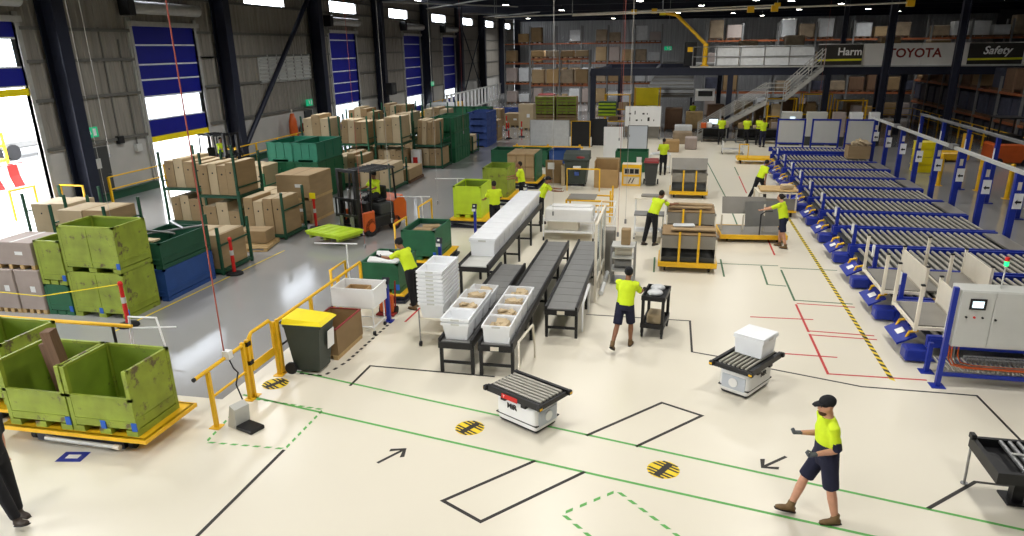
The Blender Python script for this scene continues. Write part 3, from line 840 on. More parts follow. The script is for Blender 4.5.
# ---- cream transport frames standing on the nearest lanes
def cream_frame(p, rz, label, L=1.25, tall=.62):
    t = thing('transport_frame', label, 'frame', p, rz)
    for y in (-L / 2, L / 2):
        for x in (-.42, .42):
            MB().box(x - .03, x + .03, y - .03, y + .03, 0, tall + (.3 if x < 0 else .05)).build('upright', 'cream', t)
            MB().box(x - .035, x + .035, y - .035, y + .035, tall + (.3 if x < 0 else .05), tall + (.33 if x < 0 else .08)).build('cap', 'black', t)
    for x in (-.42, .42): MB().box(x - .025, x + .025, -L / 2, L / 2, .03, .09).build('bottom_rail', 'cream', t)
    for y in (-L / 2, L / 2): MB().box(-.42, .42, y - .025, y + .025, .03, .09).build('cross_rail', 'cream', t)
    MB().box(.40, .43, -L / 2 + .03, L / 2 - .03, .12, tall).build('side_sheet', 'cream', t)
    MB().box(-.38, .38, -L / 2 + .05, L / 2 - .05, .09, .11).build('tray', 'sheet_grey', t)
    return t
cream_frame((5.25, 17.2, .6), 0, 'cream metal transport frame on the second lane front end', 1.7)
cream_frame((5.3, 14.9, .6), 0, 'cream metal transport frame on the nearest lane front end', 1.5)
cream_frame((6.6, 17.3, .6), 0, 'grey sided transport frame behind the cabinet', 1.5)
tag(MB().box(-.4, .4, -.36, .36, 0, .02).build('cardboard_sheet', 'cardboard', None, (6.25, 15.9, .601), (0, 0, R(8))), 'tan cardboard sheet lying on the rollers behind the cabinet', 'cardboard')
for k in range(3):
    tag(MB().box(-.2, .2, -.7, .7, 0, .012).build('metal_sheet', 'sheet_grey', None, (5.93, 17.35, .601 + k * .014), (0, 0, R(.6 * k))), 'grey metal sheet lying on the second lane rollers, %s of three' % ['bottom', 'middle', 'top'][k], 'metal sheet')
# ---- three blue framed boards at the far end of the lanes
for i, x in enumerate((5.75, 7.55, 9.3)):
    t = thing('display_board', ['left', 'middle', 'right'][i] + ' of three pale boards in blue frames behind the lanes', 'board', (x, 42.2, 0), 0, 'boards in blue frames')
    for dx in (0, 1.4): MB().box(dx - .04, dx + .04, -.04, .04, 0, 2.05).build('upright', 'blue', t)
    for z in (.72, 2.0): MB().box(.04, 1.36, -.04, .04, z - .04, z + .04).build('cross_bar', 'blue', t)
    MB().box(.05, 1.35, -.02, .02, .77, 1.95).build('panel', 'panel_grey', t)
t = thing('roller_conveyor', 'blue roller lane under the three framed boards', 'conveyor', (5.3, 40.0, 0), 0, 'blue roller lanes')
for dy in (0.02, 1.5): obj('rail', rail_m, t, (0, dy, .52)); [obj('leg', leg_m, t, (dx, dy, 0)) for dx in (.35, 2.3, 4.2)]
r3 = MB().cyl((0, .1, 0), (0, 1.5, 0), .04, 8).mesh('roller', 'roller')
for k in range(23): obj('roller', r3, t, (.2 + k * .185, 0, .545))
t = thing('open_carton', 'brown box heaped with crumpled wrapping beside the far posts', 'box', (8.95, 37.7, .62))
m = MB(); m.box(-.5, .5, -.4, -.37, 0, .6); m.box(-.5, .5, .37, .4, 0, .6); m.box(-.5, -.47, -.37, .37, 0, .6); m.box(.47, .5, -.37, .37, 0, .6); m.box(-.47, .47, -.37, .37, 0, .03); m.build('carton', 'mdf', t)
m = MB()
for k in range(14): m.ell((random.uniform(-.35, .55), random.uniform(-.3, .3), .62 + random.uniform(0, .16)), random.uniform(.12, .25), random.uniform(.1, .22), random.uniform(.05, .1), 7, 5, (random.random(), random.random(), random.random()))
o = m.build('crumpled_wrap', 'mdf_pale', t); o['kind'] = 'stuff'
# grey cabinets behind the boards
for i, (x, w_) in enumerate(((6.6, 1.15), (8.05, 1.15), (9.55, .7), (10.5, .7), (11.6, .55))):
    t = thing('control_cabinet', ['grey control cabinet with small white display behind the boards', 'plain grey cabinet behind the middle board', 'brownish grey narrow cabinet right of the plain cabinet', 'white tall narrow panel behind the right board', 'white leaning panel next to the far gantry end'][i], 'cabinet', (x, 47.0, .0))
    MB().box(0, w_, 0, .5, .0, .55).build('plinth', 'charcoal', t)
    MB().rbox(0, w_, 0, .5, .55, 2.0, .02, 1).build('body', ['panel_grey', 'panel_grey', 'carton_grey', 'white', 'white'][i], t)
    if i == 0: MB().box(.45, .75, -.02, 0, 1.55, 1.72).build('display', 'screen', t)
# ================================================================ BINS, STILLAGES AND CARTONS
def steel_bin(loc, W, D, H, m, inner, label, group=None, rz=0, drop=0.0, split=True, tagc=None, contents=None):
    """open steel bin, corner at loc, W along x, D along y; drop: how far the front panel is lowered"""
    t = thing('steel_bin', label, 'bin', loc, rz, group)
    e = .035
    for x in (0, W - e * 2):
        for y in (0, D - e * 2): MB().box(x, x + e * 2, y, y + e * 2, .09, H).build('corner_post', m, t)
    m2 = [m, inner]
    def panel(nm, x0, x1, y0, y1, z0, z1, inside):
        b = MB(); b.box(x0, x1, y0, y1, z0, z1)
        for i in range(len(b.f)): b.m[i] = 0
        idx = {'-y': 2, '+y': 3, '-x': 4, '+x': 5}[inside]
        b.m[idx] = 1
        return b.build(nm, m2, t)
    hf = H - drop
    p = panel('front_panel', e * 2, W - e * 2, .005, e, .12, hf - .04, '+y')
    if split: MB().box(W / 2 - .025, W / 2 + .025, -.008, .005, .12, hf - .05).build('seam_rib', m, p)
    MB().box(e * 2, W - e * 2, -.008, .012, .22, .25).build('seam_rib', m, p)
    panel('rear_panel', e * 2, W - e * 2, D - e, D - .005, .12, H - .04, '-y')
    p = panel('side_panel', .005, e, e * 2, D - e * 2, .12, H - .04, '+x')
    p = panel('side_panel', W - e, W - .005, e * 2, D - e * 2, .12, H - .04, '-x')
    MB().box(W - .012, W + .006, e * 2, D - e * 2, .25, .28).build('seam_rib', m, p)
    for a in ((0, W, 0, e * 1.3, hf - .05, hf), (0, W, D - e * 1.3, D, H - .05, H), (0, e * 1.3, e, D - e, H - .05, H), (W - e * 1.3, W, e, D - e, H - .05, H)):
        MB().box(*a).build('rim', m, t)
    b = MB(); b.box(e, W - e, e, D - e, .1, .13); b.cur = 1; b.build('base', [inner, inner], t)
    for x in (0, W / 2 - .1, W - .2):
        MB().box(x, x + .2, 0, D, 0, .1).build('skid', m, t)
    if tagc:
        for x in ((W - .03,) if tagc == 1 else (W / 2, W - .03)): MB().box(x - .05, x + .04, -.014, .0, .1, .24).build('corner_tag', 'blue_tag', t)
    return t
CL = 'lime'; CLI = 'lime_inside'
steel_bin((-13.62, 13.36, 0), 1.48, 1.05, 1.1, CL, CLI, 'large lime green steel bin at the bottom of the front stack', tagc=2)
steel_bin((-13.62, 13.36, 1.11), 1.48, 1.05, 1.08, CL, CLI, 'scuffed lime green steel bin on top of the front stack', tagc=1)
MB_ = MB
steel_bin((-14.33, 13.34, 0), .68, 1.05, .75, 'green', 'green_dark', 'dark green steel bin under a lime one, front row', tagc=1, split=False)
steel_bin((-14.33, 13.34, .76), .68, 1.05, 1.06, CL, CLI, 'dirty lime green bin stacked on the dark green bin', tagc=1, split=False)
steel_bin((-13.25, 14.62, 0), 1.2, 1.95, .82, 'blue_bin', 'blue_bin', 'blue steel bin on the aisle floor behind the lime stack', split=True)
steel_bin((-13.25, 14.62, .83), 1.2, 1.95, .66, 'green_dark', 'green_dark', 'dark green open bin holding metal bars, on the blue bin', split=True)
for k in range(3):   # the long side faces the aisle: ribs on it
    pass
for i, (a, b, c) in enumerate((((-13.2, 15.02, 1.522), (-12.1, 16.4, 1.522), 'steel'), ((-13.2, 15.5, 1.585), (-12.1, 15.3, 1.585), 'steel'), ((-13.1, 16.5, 1.585), (-12.2, 15.8, 1.585), 'steel'))):
    tag(MB().cyl(a, b, .03, 8).build('metal_bar', c), ['long steel bar lying lengthwise over the dark green bin', 'steel bar lying across the dark green bin', 'short steel bar crossing the far end of the dark green bin'][i], 'metal bar')
tag(MB().box(-13.2, -12.25, 14.7, 14.95, 1.5, 1.54).build('wood_plank', 'mdf_pale'), 'pale wooden plank on the near end of the dark green bin', 'plank')
# grey cartons on pallet feet
def carton(loc, W, D, H, m, label, group=None, feet=True, rz=0):
    t = thing('carton', label, 'carton', loc, rz, group)
    z = .1 if feet else 0
    if feet:
        for k in range(4): MB().box(k * (W - .1) / 3, k * (W - .1) / 3 + .1, 0, D, 0, .1).build('foot', 'pine', t)
    MB().rbox(0, W, 0, D, z, z + H, .012, 1).build('box', m, t)
    MB().box(W / 2 - .03, W / 2 + .03, -.002, D + .002, z + H - .003, z + H + .003).build('seam_tape', 'mdf_dark' if m != 'carton_grey' else 'panel_grey', t)
    MB().box(W * .55, W * .75, -.003, 0, z + H * .45, z + H * .6).build('shipping_label', 'white', t)
    return t
carton((-15.05, 13.3, 0), .68, 1.1, .98, 'carton_grey', 'grey carton on feet right beside the dark green bin')
carton((-15.76, 13.28, 0), .68, 1.1, .98, 'carton_grey', 'grey carton on feet at the left picture edge')
carton((-15.5, 13.35, 1.09), 1.05, 1.0, .55, 'carton_grey', 'grey carton stacked on the two grey cartons', feet=True)

post_cache = {}
def stillage(loc, W, D, H, label, m='green_dark', tiers=(0,)):
    t = thing('stillage', label, 'stillage', loc)
    for x in (0, W):
        for y in (0, D):
            MB().box(x - .035, x + .035, y - .035, y + .035, 0, H).build('post', m, t)
    for z in tiers:
        for y in (0, D): MB().box(.035, W - .035, y - .03, y + .03, z + .06, z + .14).build('beam', m, t)
        for x in (0, W): MB().box(x - .03, x + .03, .035, D - .035, z + .06, z + .14).build('beam', m, t)
        MB().box(.03, W - .03, .03, D - .03, z + .12, z + .15).build('shelf', m, t)
    for x in (0, W): MB().box(x - .02, x + .02, .035, D - .035, H * .6, H * .6 + .04).build('side_rail', m, t)
    return t
hole_m = MB().cyl((0, -.004, 0), (0, .01, 0), .03, 8).mesh('hand_hole', 'black')
def flatpacks(x0, y0, z0, W, D, H, n, label, group, mats=('mdf', 'mdf_pale', 'mdf'), vary=.12, tilt=0):
    w = W / n
    for k in range(n):
        h = H * (1 - random.random() * vary); d = D * (.94 - random.random() * .08)
        t = thing('flat_carton', label + ', %s from left' % ORD[k], 'carton', (x0 + k * w + .01, y0 + random.uniform(0.01, .05), z0 + .003), 0, group)
        o = MB().box(0, w - .02, 0, d, 0, h).build('box', mats[k % len(mats)], t)
        obj('hand_hole', hole_m, o, (w / 2 - .01, 0, h * .7))
        MB().box(w * .12, w * .8, d * .02, d * .98, h, h + .004).build('top_flap', 'mdf_pale', t)
        if tilt: t.rotation_euler = (0, R(tilt), 0); t.location.z += w * math.sin(R(tilt)) + .002
# S5 caged low boxes beside the blue bin
stillage((-13.35, 16.85, 0), 1.35, 1.45, 1.35, 'green post stillage of low timber boxes beside the second bollard')
flatpacks(-13.3, 16.9, .15, 1.25, 1.35, .95, 2, 'wide low carton in the stillage behind the second bollard', 'cartons behind the second bollard', mats=('mdf',))
# S6 box on pallet
def pallet(loc, W, D, label, rz=0, m='pine'):
    t = thing('wooden_pallet', label, 'pallet', loc, rz)
    for k in range(7): MB().box(-W / 2, W / 2, -D / 2 + k * (D - .1) / 6, -D / 2 + k * (D - .1) / 6 + .1, .1, .125).build('deck_board', m, t)
    for x in (-W / 2, -.05, W / 2 - .1): MB().box(x, x + .1, -D / 2, D / 2, .02, .1).build('bearer', m, t)
    for y in (-D / 2, D / 2 - .1): MB().box(-W / 2, W / 2, y, y + .1, 0, .02).build('bottom_board', m, t)
    return t
pallet((-12.85, 19.75, 0), 1.3, 1.25, 'bare pine pallet in the grey aisle carrying one box', 12)
t = thing('carton', 'single brown box on the aisle pallet', 'carton', (-13.3, 19.65, .125), 6)
MB().rbox(0, .95, 0, .65, 0, .4, .015, 1).build('box', 'mdf', t); obj('hand_hole', hole_m, t, (.35, 0, .2)); MB().box(.0, .95, .3, .34, .398, .403).build('seam_tape', 'mdf_dark', t)
# S7
stillage((-13.75, 20.75, 0), 1.5, 1.4, 1.55, 'green post stillage of tall cartons behind the aisle pallet')
flatpacks(-13.68, 20.8, .15, 1.36, 1.3, 1.2, 4, 'tall brown carton in the stillage behind the aisle pallet', 'tall cartons behind the aisle pallet')
# S9 two tiered stillages
stillage((-15.4, 21.0, 0), 1.45, 1.5, 2.65, 'two tier green stillage of cartons left of the tall carton stillage', tiers=(0, 1.2))
flatpacks(-15.34, 21.05, .15, 1.34, 1.4, .98, 3, 'carton on the lower tier of the two tier stillage', 'lower tier cartons', vary=.4)
flatpacks(-15.34, 21.05, 1.35, 1.34, 1.4, 1.1, 4, 'carton on the upper tier of the two tier stillage', 'upper tier cartons')
stillage((-17.5, 22.0, 0), 1.6, 1.9, 2.6, 'rear two tier green stillage in front of the second blue door', tiers=(0, 1.2))
flatpacks(-17.42, 22.1, .15, 1.46, 1.7, .98, 4, 'carton on the lower tier of the rear stillage', 'rear stillage lower cartons', vary=.2)
flatpacks(-17.42, 22.1, 1.35, 1.46, 1.7, 1.0, 4, 'carton on the upper tier of the rear stillage', 'rear stillage upper cartons', vary=.15)
# S2b cartons left behind lime bins
stillage((-18.6, 18.2, 0), 1.9, 1.5, 1.5, 'green post stillage of big cartons behind the lime bins')
flatpacks(-18.5, 18.3, .15, 1.75, 1.35, 1.2, 2, 'big pale carton behind the lime bins', 'big cartons behind the lime bins', mats=('mdf_pale', 'mdf'))
stillage((-20.8, 19.4, 0), 1.6, 1.5, 1.55, 'green post stillage nearest the open left doorway')
flatpacks(-20.7, 19.5, .15, 1.45, 1.35, 1.15, 2, 'pale carton in the stillage nearest the left doorway', 'cartons nearest the left doorway', mats=('mdf_pale',))
# S8 big cartons
carton((-13.75, 23.0, 0), 1.3, 1.75, .72, 'mdf', 'wide brown carton at the bottom behind the third bollard')
carton((-13.7, 23.0, .83), 1.3, 1.7, .8, 'mdf', 'wide brown carton with pale lid on top behind the third bollard')
# S10 leaning panels
stillage((-17.4, 25.5, 0), 1.7, 1.35, 1.3, 'green stillage of leaning cream panels left of the teal crates', m='green')
flatpacks(-17.0, 25.6, .15, 1.1, 1.25, 1.55, 3, 'cream panel leaning in the stillage beside the teal crates', 'leaning cream panels', mats=('mdf_pale', 'cream', 'mdf_pale'), tilt=6)
carton((-15.62, 24.2, 0), 1.2, 1.4, .7, 'mdf_pale', 'pale open crate between the tall cartons and the teal crates')
# S11 teal crates
def crate(loc, W, D, H, m, label, group=None, rows=2):
    t = thing('storage_crate', label, 'crate', loc, 0, group)
    e = .04
    b = MB(); b.box(0, W, 0, e, .08, H); b.box(0, W, D - e, D, .08, H); b.box(0, e, e, D - e, .08, H); b.box(W - e, W, e, D - e, .08, H); b.box(e, W - e, e, D - e, .08, .11)
    b.build('shell', m, t)
    for k in range(4):
        MB().box(W * k / 3 - .03 * (k > 0), W * k / 3 + .03, -.02, 0, .08, H).build('rib', m, t)
        MB().box(W, W + .02, D * k / 3 - .03 * (k > 0), D * k / 3 + .03, .08, H).build('rib', m, t)
    for a in ((-.02, W + .02, -.02, .02, H - .06, H), (-.02, W + .02, D - .02, D + .02, H - .06, H), (-.02, .02, .02, D - .02, H - .06, H), (W - .02, W + .02, .02, D - .02, H - .06, H)): MB().box(*a).build('rim', m, t)
    for x in (0, W - .2): MB().box(x, x + .2, 0, D, 0, .08).build('skid', m, t)
    return t
for k in range(3):
    crate((-16.3, 27.0, k * .78), 1.1, 2.3, .77, 'teal' if k == 2 else 'green', 'teal crate stack left column, ' + ['bottom crate', 'middle crate', 'top crate'][k], 'teal crate stacks')
    crate((-15.15, 27.0, k * .78), 1.05, 2.3, .77, 'teal' if k == 2 else 'green', 'teal crate stack right column, ' + ['bottom crate', 'middle crate', 'top crate'][k], 'teal crate stacks')
# S12..S13 crates behind the forklift
stillage((-15.0, 30.0, 0), 1.5, 1.6, 1.6, 'green stillage of cartons right of the teal crates')
flatpacks(-14.93, 30.05, .15, 1.36, 1.5, 1.35, 4, 'brown carton in the stillage right of the teal crates', 'cartons right of the teal crates')
stillage((-13.3, 28.9, 0), 1.5, 2.1, 1.25, 'dark green stillage of long cartons behind the forklift')
flatpacks(-13.22, 29.0, .15, 1.36, 1.95, 1.0, 3, 'long pale carton in the stillage behind the forklift', 'long cartons behind the forklift', mats=('mdf_pale', 'mdf'), vary=.02)
pallet((-12.2, 32.1, 0), 1.0, 1.9, 'low pallet under a box beside the aisle behind the forklift', 0, 'timber')
t = thing('carton', 'low brown box with dark slot on the aisle pallet behind the forklift', 'carton', (-12.65, 31.2, .127)); MB().rbox(0, .9, 0, 1.8, 0, .52, .015, 1).build('box', 'mdf', t); MB().box(.3, .6, .4, .9, .52, .524).build('slot', 'black', t)
t = thing('barrier_block', 'red and white barrier block at the low aisle box', 'barrier', (-12.9, 31.25, 0)); MB().rbox(-.12, .12, -.1, .1, .0, .75, .02).build('body', 'red', t); MB().box(-.125, .125, -.105, .105, .35, .5).build('band', 'white', t)
# S14 tall two tier stillages in mid distance
rows14 = [(-18.0, 33.2, 1.5, 1.6, 1.7, 'behind the teal crates'), (-16.2, 33.6, 1.5, 1.6, 1.35, 'in the second carton row behind the forklift'), (-14.5, 34.0, 1.4, 1.6, 1.3, 'just left of the striped carton wall'),
          (-17.6, 37.6, 1.6, 1.6, 1.5, 'below the third blue door'), (-15.6, 38.2, 1.6, 1.6, 1.2, 'in the row before the dark green crates'), (-17.4, 42.2, 1.6, 1.6, 1.3, 'far row near the third blue door'), (-15.0, 42.8, 1.6, 1.6, 1.2, 'far row beside the dark green crates')]
for i, (x, y, W_, D_, h2, wh) in enumerate(rows14):
    stillage((x, y, 0), W_, D_, 2.8, 'two tier green stillage ' + wh, m='green' if i % 2 else 'green_dark', tiers=(0, 1.3))
    flatpacks(x + .06, y + .05, .15, W_ - .12, D_ - .1, 1.05, 4, 'lower tier carton ' + wh, 'lower cartons ' + wh, vary=.15)
    flatpacks(x + .06, y + .05, 1.45, W_ - .12, D_ - .1, h2, 4 if i % 2 else 3, 'upper tier carton ' + wh, 'upper cartons ' + wh, mats=('mdf', 'mdf_pale', 'mdf_dark') if i % 2 else ('mdf_pale', 'mdf'), vary=.3, tilt=3 if i in (1, 5) else 0)
# S15 aisle stack and green crate wall
stillage((-12.95, 35.4, 0), 1.45, 1.6, 2.4, 'green stillage at the aisle with leaning boards on top', tiers=(0, 1.05))
flatpacks(-12.88, 35.45, .15, 1.32, 1.5, .88, 4, 'carton in the lower tier of the aisle stillage with leaning boards', 'lower cartons of the aisle stillage', vary=.02)
flatpacks(-12.85, 35.5, 1.2, 1.0, 1.4, 1.25, 4, 'leaning board in the upper tier of the aisle stillage', 'leaning boards of the aisle stillage', tilt=4)
t = thing('carton', 'small white box with red mark at the foot of the aisle stillage', 'carton', (-13.0, 34.9, 0)); MB().rbox(0, .45, 0, .4, 0, 1.0, .02, 1).build('box', 'white', t); MB().box(.1, .35, -.004, 0, .35, .65).build('mark', 'red', t)
for k in range(3):
    for j in range(2): crate((-12.75, 37.4 + j * 1.5, k * .8), 1.35, 1.45, .79, 'green', 'dark green crate wall at the aisle, %s, %s' % (['near column', 'far column'][j], ['bottom', 'middle', 'top'][k]), 'dark green crate wall')
stillage((-12.7, 41.0, 0), 1.3, 1.3, 1.0, 'low green stillage beyond the dark green crate wall'); flatpacks(-12.63, 41.05, .15, 1.18, 1.2, .9, 2, 'carton just beyond the dark green crate wall', 'cartons beyond the crate wall', vary=.05)
for k in range(5):
    for j in range(2): crate((-12.5, 44.0 + j * 1.3, k * .42), 1.2, 1.25, .415, 'crate_blue', 'blue crate stack by the far aisle, %s column, %s layer' % (['near', 'far'][j], ['first', 'second', 'third', 'fourth', 'fifth'][k]), 'blue crate stacks')
carton((-12.4, 47.4, 0), 1.0, 1.3, 1.2, 'mdf', 'brown carton behind the blue crate stacks at the aisle')
carton((-13.8, 47.6, 0), 1.2, 1.3, 1.5, 'mdf_pale', 'pale tall carton behind the blue crate stacks')
carton((-15.2, 47.0, 0), 1.2, 1.3, 1.4, 'mdf', 'brown tall carton left of the pale tall carton')
for j in range(3):
    for k in range(2): crate((-17.8 + j * 1.5, 52.0, k * .85), 1.42, 2.2, .84, 'green', 'far green crate below the fifth blue door, %s column, %s' % (['left', 'middle', 'right'][j], ['bottom', 'top'][k]), 'far green crates')
for i, (x, y) in enumerate(((-12.9, 56.0), (-14.6, 56.4), (-16.2, 56.8))): carton((x, y, 0), 1.3, 1.4, [.9, 1.2, 1.0][i], 'mdf', 'far carton past the green crates, %s of three' % ['right', 'middle', 'left'][i])
for j in range(4): crate((-16.2 + j * 1.25, 61.0, 0), 1.2, 1.8, .95, 'crate_blue', 'far blue crate in the row across the aisle, %s from the left' % ['first', 'second', 'third', 'fourth'][j], 'far blue crate row')
carton((-11.4, 54.2, 0), 1.15, 1.0, 1.75, 'mdf_pale', 'lone tall tan carton standing in the far aisle')
carton((-9.3, 60.5, 0), .9, 1.0, 1.0, 'mdf', 'brown carton left of the far lime crates')
# red white posts
def bollard(loc, label, red='red'):
    t = thing('delineator_post', label, 'delineator', loc)
    MB().loft([((0, 0, 0), .24, .24), ((0, 0, .05), .22, .22), ((0, 0, .08), .1, .1)], 14).build('base', 'rubber', t)
    MB().cyl((0, 0, .07), (0, 0, .98), .05, 12, .042).build('tube', red, t); MB().ell((0, 0, 1.0), .06, .06, .07, 12, 8).build('cap', red, t)
    for z in (.55, .36): MB().cyl((0, 0, z), (0, 0, z + .14), .052, 12, .051).build('reflective_band', 'panel_grey' if z > .5 else red, t)
bollard((-11.9, 13.0, 0), 'red delineator post beside the lime bin stack')
bollard((-11.75, 17.0, 0), 'red delineator post at the blue bin end')
bollard((-12.0, 22.4, 0), 'red delineator post with yellow tag by the big cartons')
tag(MB().box(-.11, .11, -.012, .012, 0, .2).build('hanging_tag', 'yellow_bright', None, (-12.0, 22.35, 1.05)), 'yellow tag on top of the red delineator post', 'tag')
bollard((-10.9, 48.5, 0), 'small red delineator post far along the aisle, left one'); bollard((-10.2, 49.5, 0), 'small red delineator post far along the aisle, right one'); bollard((-12.2, 53.6, 0), 'small red delineator post near the lone tan carton')
tag(MB().tube([(-16.5, 12.85, .72), (-14, 12.9, .62), (-11.9, 12.98, 1.0)], .012, 6).build('barrier_tape', 'yellow_bright'), 'thin yellow barrier tape strung to the near delineator post', 'barrier tape')
# ================================================================ BIN TROLLEY, RAILS, BINS IN FRONT
# lift trolley with two lime bins
t = thing('lift_trolley', 'low yellow edged lift platform carrying two lime bins', 'trolley', (-10.22, 8.17, 0))
MB().box(0, 2.6, 0, 1.2, .24, .3).build('platform', 'yellow', t)
for y in (-.03, 1.17): MB().box(-.03, 2.63, y, y + .06, .235, .3).build('edge_bar', 'yellow', t)
for x in (-.03, 2.57): MB().box(x, x + .06, .03, 1.17, .235, .3).build('edge_bar', 'yellow', t)
MB().box(.5, 2.1, .1, 1.05, .02, .2).build('scissor_base', 'navy_steel', t)
MB().cyl((.75, .02, .13), (2.0, .02, .1), .035, 10).build('push_bar', 'panel_grey', t); MB().cyl((2.0, .02, .1), (2.1, .02, .1), .045, 10).build('bar_grip', 'cream', t)
for x in (.4, 2.2):
    for y in (.2, 1.0): MB().cyl((x - .04, y, .08), (x + .04, y, .08), .08, 12).build('wheel', 'rubber', t)
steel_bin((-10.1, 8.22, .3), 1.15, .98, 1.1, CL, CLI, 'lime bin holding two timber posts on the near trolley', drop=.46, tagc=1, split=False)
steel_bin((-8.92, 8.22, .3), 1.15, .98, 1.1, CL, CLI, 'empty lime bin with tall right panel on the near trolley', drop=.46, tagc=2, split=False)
for i, (x, y, z, h, rx, ry) in enumerate(((-9.5, 8.8, .465, 1.08, 3, -5), (-9.28, 8.7, .465, 1.36, 4, -4))):
    t = tag(MB().box(-.08, .08, -.09, .09, 0, h).build('timber_post', 'timber', None, (x, y, z), (R(rx), R(ry), R(8))), ['shorter brown timber post standing in the lime bin', 'taller brown timber post standing in the lime bin'][i], 'timber')
tag(MB().rbox(-.16, .16, -.12, .12, 0, .12, .02, 1).build('wood_block', 'mdf_pale', None, (-8.2, 8.6, .44), (0, 0, R(15))), 'small pale wood block inside the empty lime bin', 'wood block')
t = thing('lift_trolley', 'second lift platform cut by the left picture edge', 'trolley', (-13.0, 8.6, 0)); MB().box(0, 2.6, 0, 1.42, .24, .3).build('platform', 'yellow', t); MB().box(.5, 2.1, .15, 1.2, .02, .24).build('scissor_base', 'navy_steel', t)
steel_bin((-11.75, 8.75, .3), 1.17, 1.15, 1.1, CL, CLI, 'lime bin cut off by the left picture edge', split=False)
tag(MB().cyl((-13.2, 10.75, 1.0), (-10.1, 11.1, .85), .04, 10).build('boom_pole', 'yellow'), 'yellow pole reaching in from the left behind the lime bins', 'pole')
# the pole stands on two legs
for i, (x, y, z) in enumerate(((-12.6, 10.82, .96), (-10.5, 11.06, .88))):
    tag(MB().cyl((x, y, 0), (x, y, z), .03, 8).build('pole_stand', 'black'), ['black stand under the yellow pole, left', 'black stand under the yellow pole, right'][i], 'stand')
t = thing('aisle_barrier', 'white tube frame standing in the aisle behind the lime bins', 'frame', (-10.9, 11.9, 0))
for a in ([(0, 0, .0), (.05, 0, .7), (.7, 0, .72), (.8, 0, 0)], ): MB().tube(a, .02, 6).build('hoop', 'white', t)
MB().cyl((.03, 0, .45), (1.05, .1, .5), .018, 6).build('cross_tube', 'white', t)

# yellow guard rail with gate
t = thing('guard_rail', 'yellow guard rail with swing gate at the edge of the grey aisle', 'railing', (-7.12, 0, 0))
def rpost(y, h=1.05, dx=0):
    MB().box(dx - .03, dx + .03, y - .03, y + .03, 0, h).build('post', 'yellow', t); MB().box(dx - .09, dx + .09, y - .09, y + .09, .004, .018).build('foot_plate', 'yellow', t)
for y, h in ((9.19, 1.0), (10.2, 1.1), (10.33, 1.1), (11.22, 1.1), (11.36, 1.1)): rpost(y, h)
MB().cyl((0, 8.85, 1.03), (0, 10.24, 1.05), .032, 10).build('top_rail', 'yellow', t); MB().cyl((0, 8.83, 1.03), (0, 8.86, 1.03), .036, 10).build('end_cap', 'black', t)
MB().cyl((0, 9.2, .55), (0, 10.2, .55), .022, 8).build('mid_rail', 'yellow', t)
g_ = MB().tube([(0, 10.42, .5), (0, 10.42, 1.1), (0, 10.5, 1.17), (0, 11.08, 1.17), (0, 11.16, 1.1), (0, 11.16, .5)], .03, 8).build('gate', 'yellow', t); MB().box(-.01, .01, 10.42, 11.16, .46, .62).build('kick_plate', 'yellow', g_)
for z in (.62, .98): MB().box(-.035, .035, 10.3, 10.42, z, z + .08).build('hinge', 'black', t)
MB().cyl((0, 11.36, 1.07), (0, 15.2, 1.1), .032, 10).build('top_rail', 'yellow', t); MB().cyl((0, 11.36, .55), (0, 15.2, .55), .02, 8).build('mid_rail', 'black', t)
for y in (12.7, 14.0, 15.2): rpost(y, 1.08)
tag(MB().box(.0, .12, -.06, .06, 0, .14).build('control_pendant', 'white', None, (-7.15, 9.72, 1.02)), 'small white pendant box clamped to the yellow rail', 'pendant')
tag(MB().tube([(-7.08, 9.72, 1.02), (-7.0, 9.7, .85), (-6.9, 9.66, .8), (-6.93, 9.6, .6), (-6.78, 9.5, .38), (-6.74, 9.42, .3)], .012, 6).build('coiled_cable', 'black'), 'black coiled cable hanging from the pendant to the scale', 'cable')
t = thing('scale_pedestal', 'grey scale pedestal with black foot inside the dashed green box', 'scale', (-6.75, 9.32, 0), -20)
MB().prism([(-.16, .0), (.05, 0), (.08, .36), (-.04, .42)], 'y', -.14, .14).build('hood', 'panel_grey', t); MB().rbox(-.02, .42, -.14, .14, .0, .07, .02).build('foot', 'black', t)
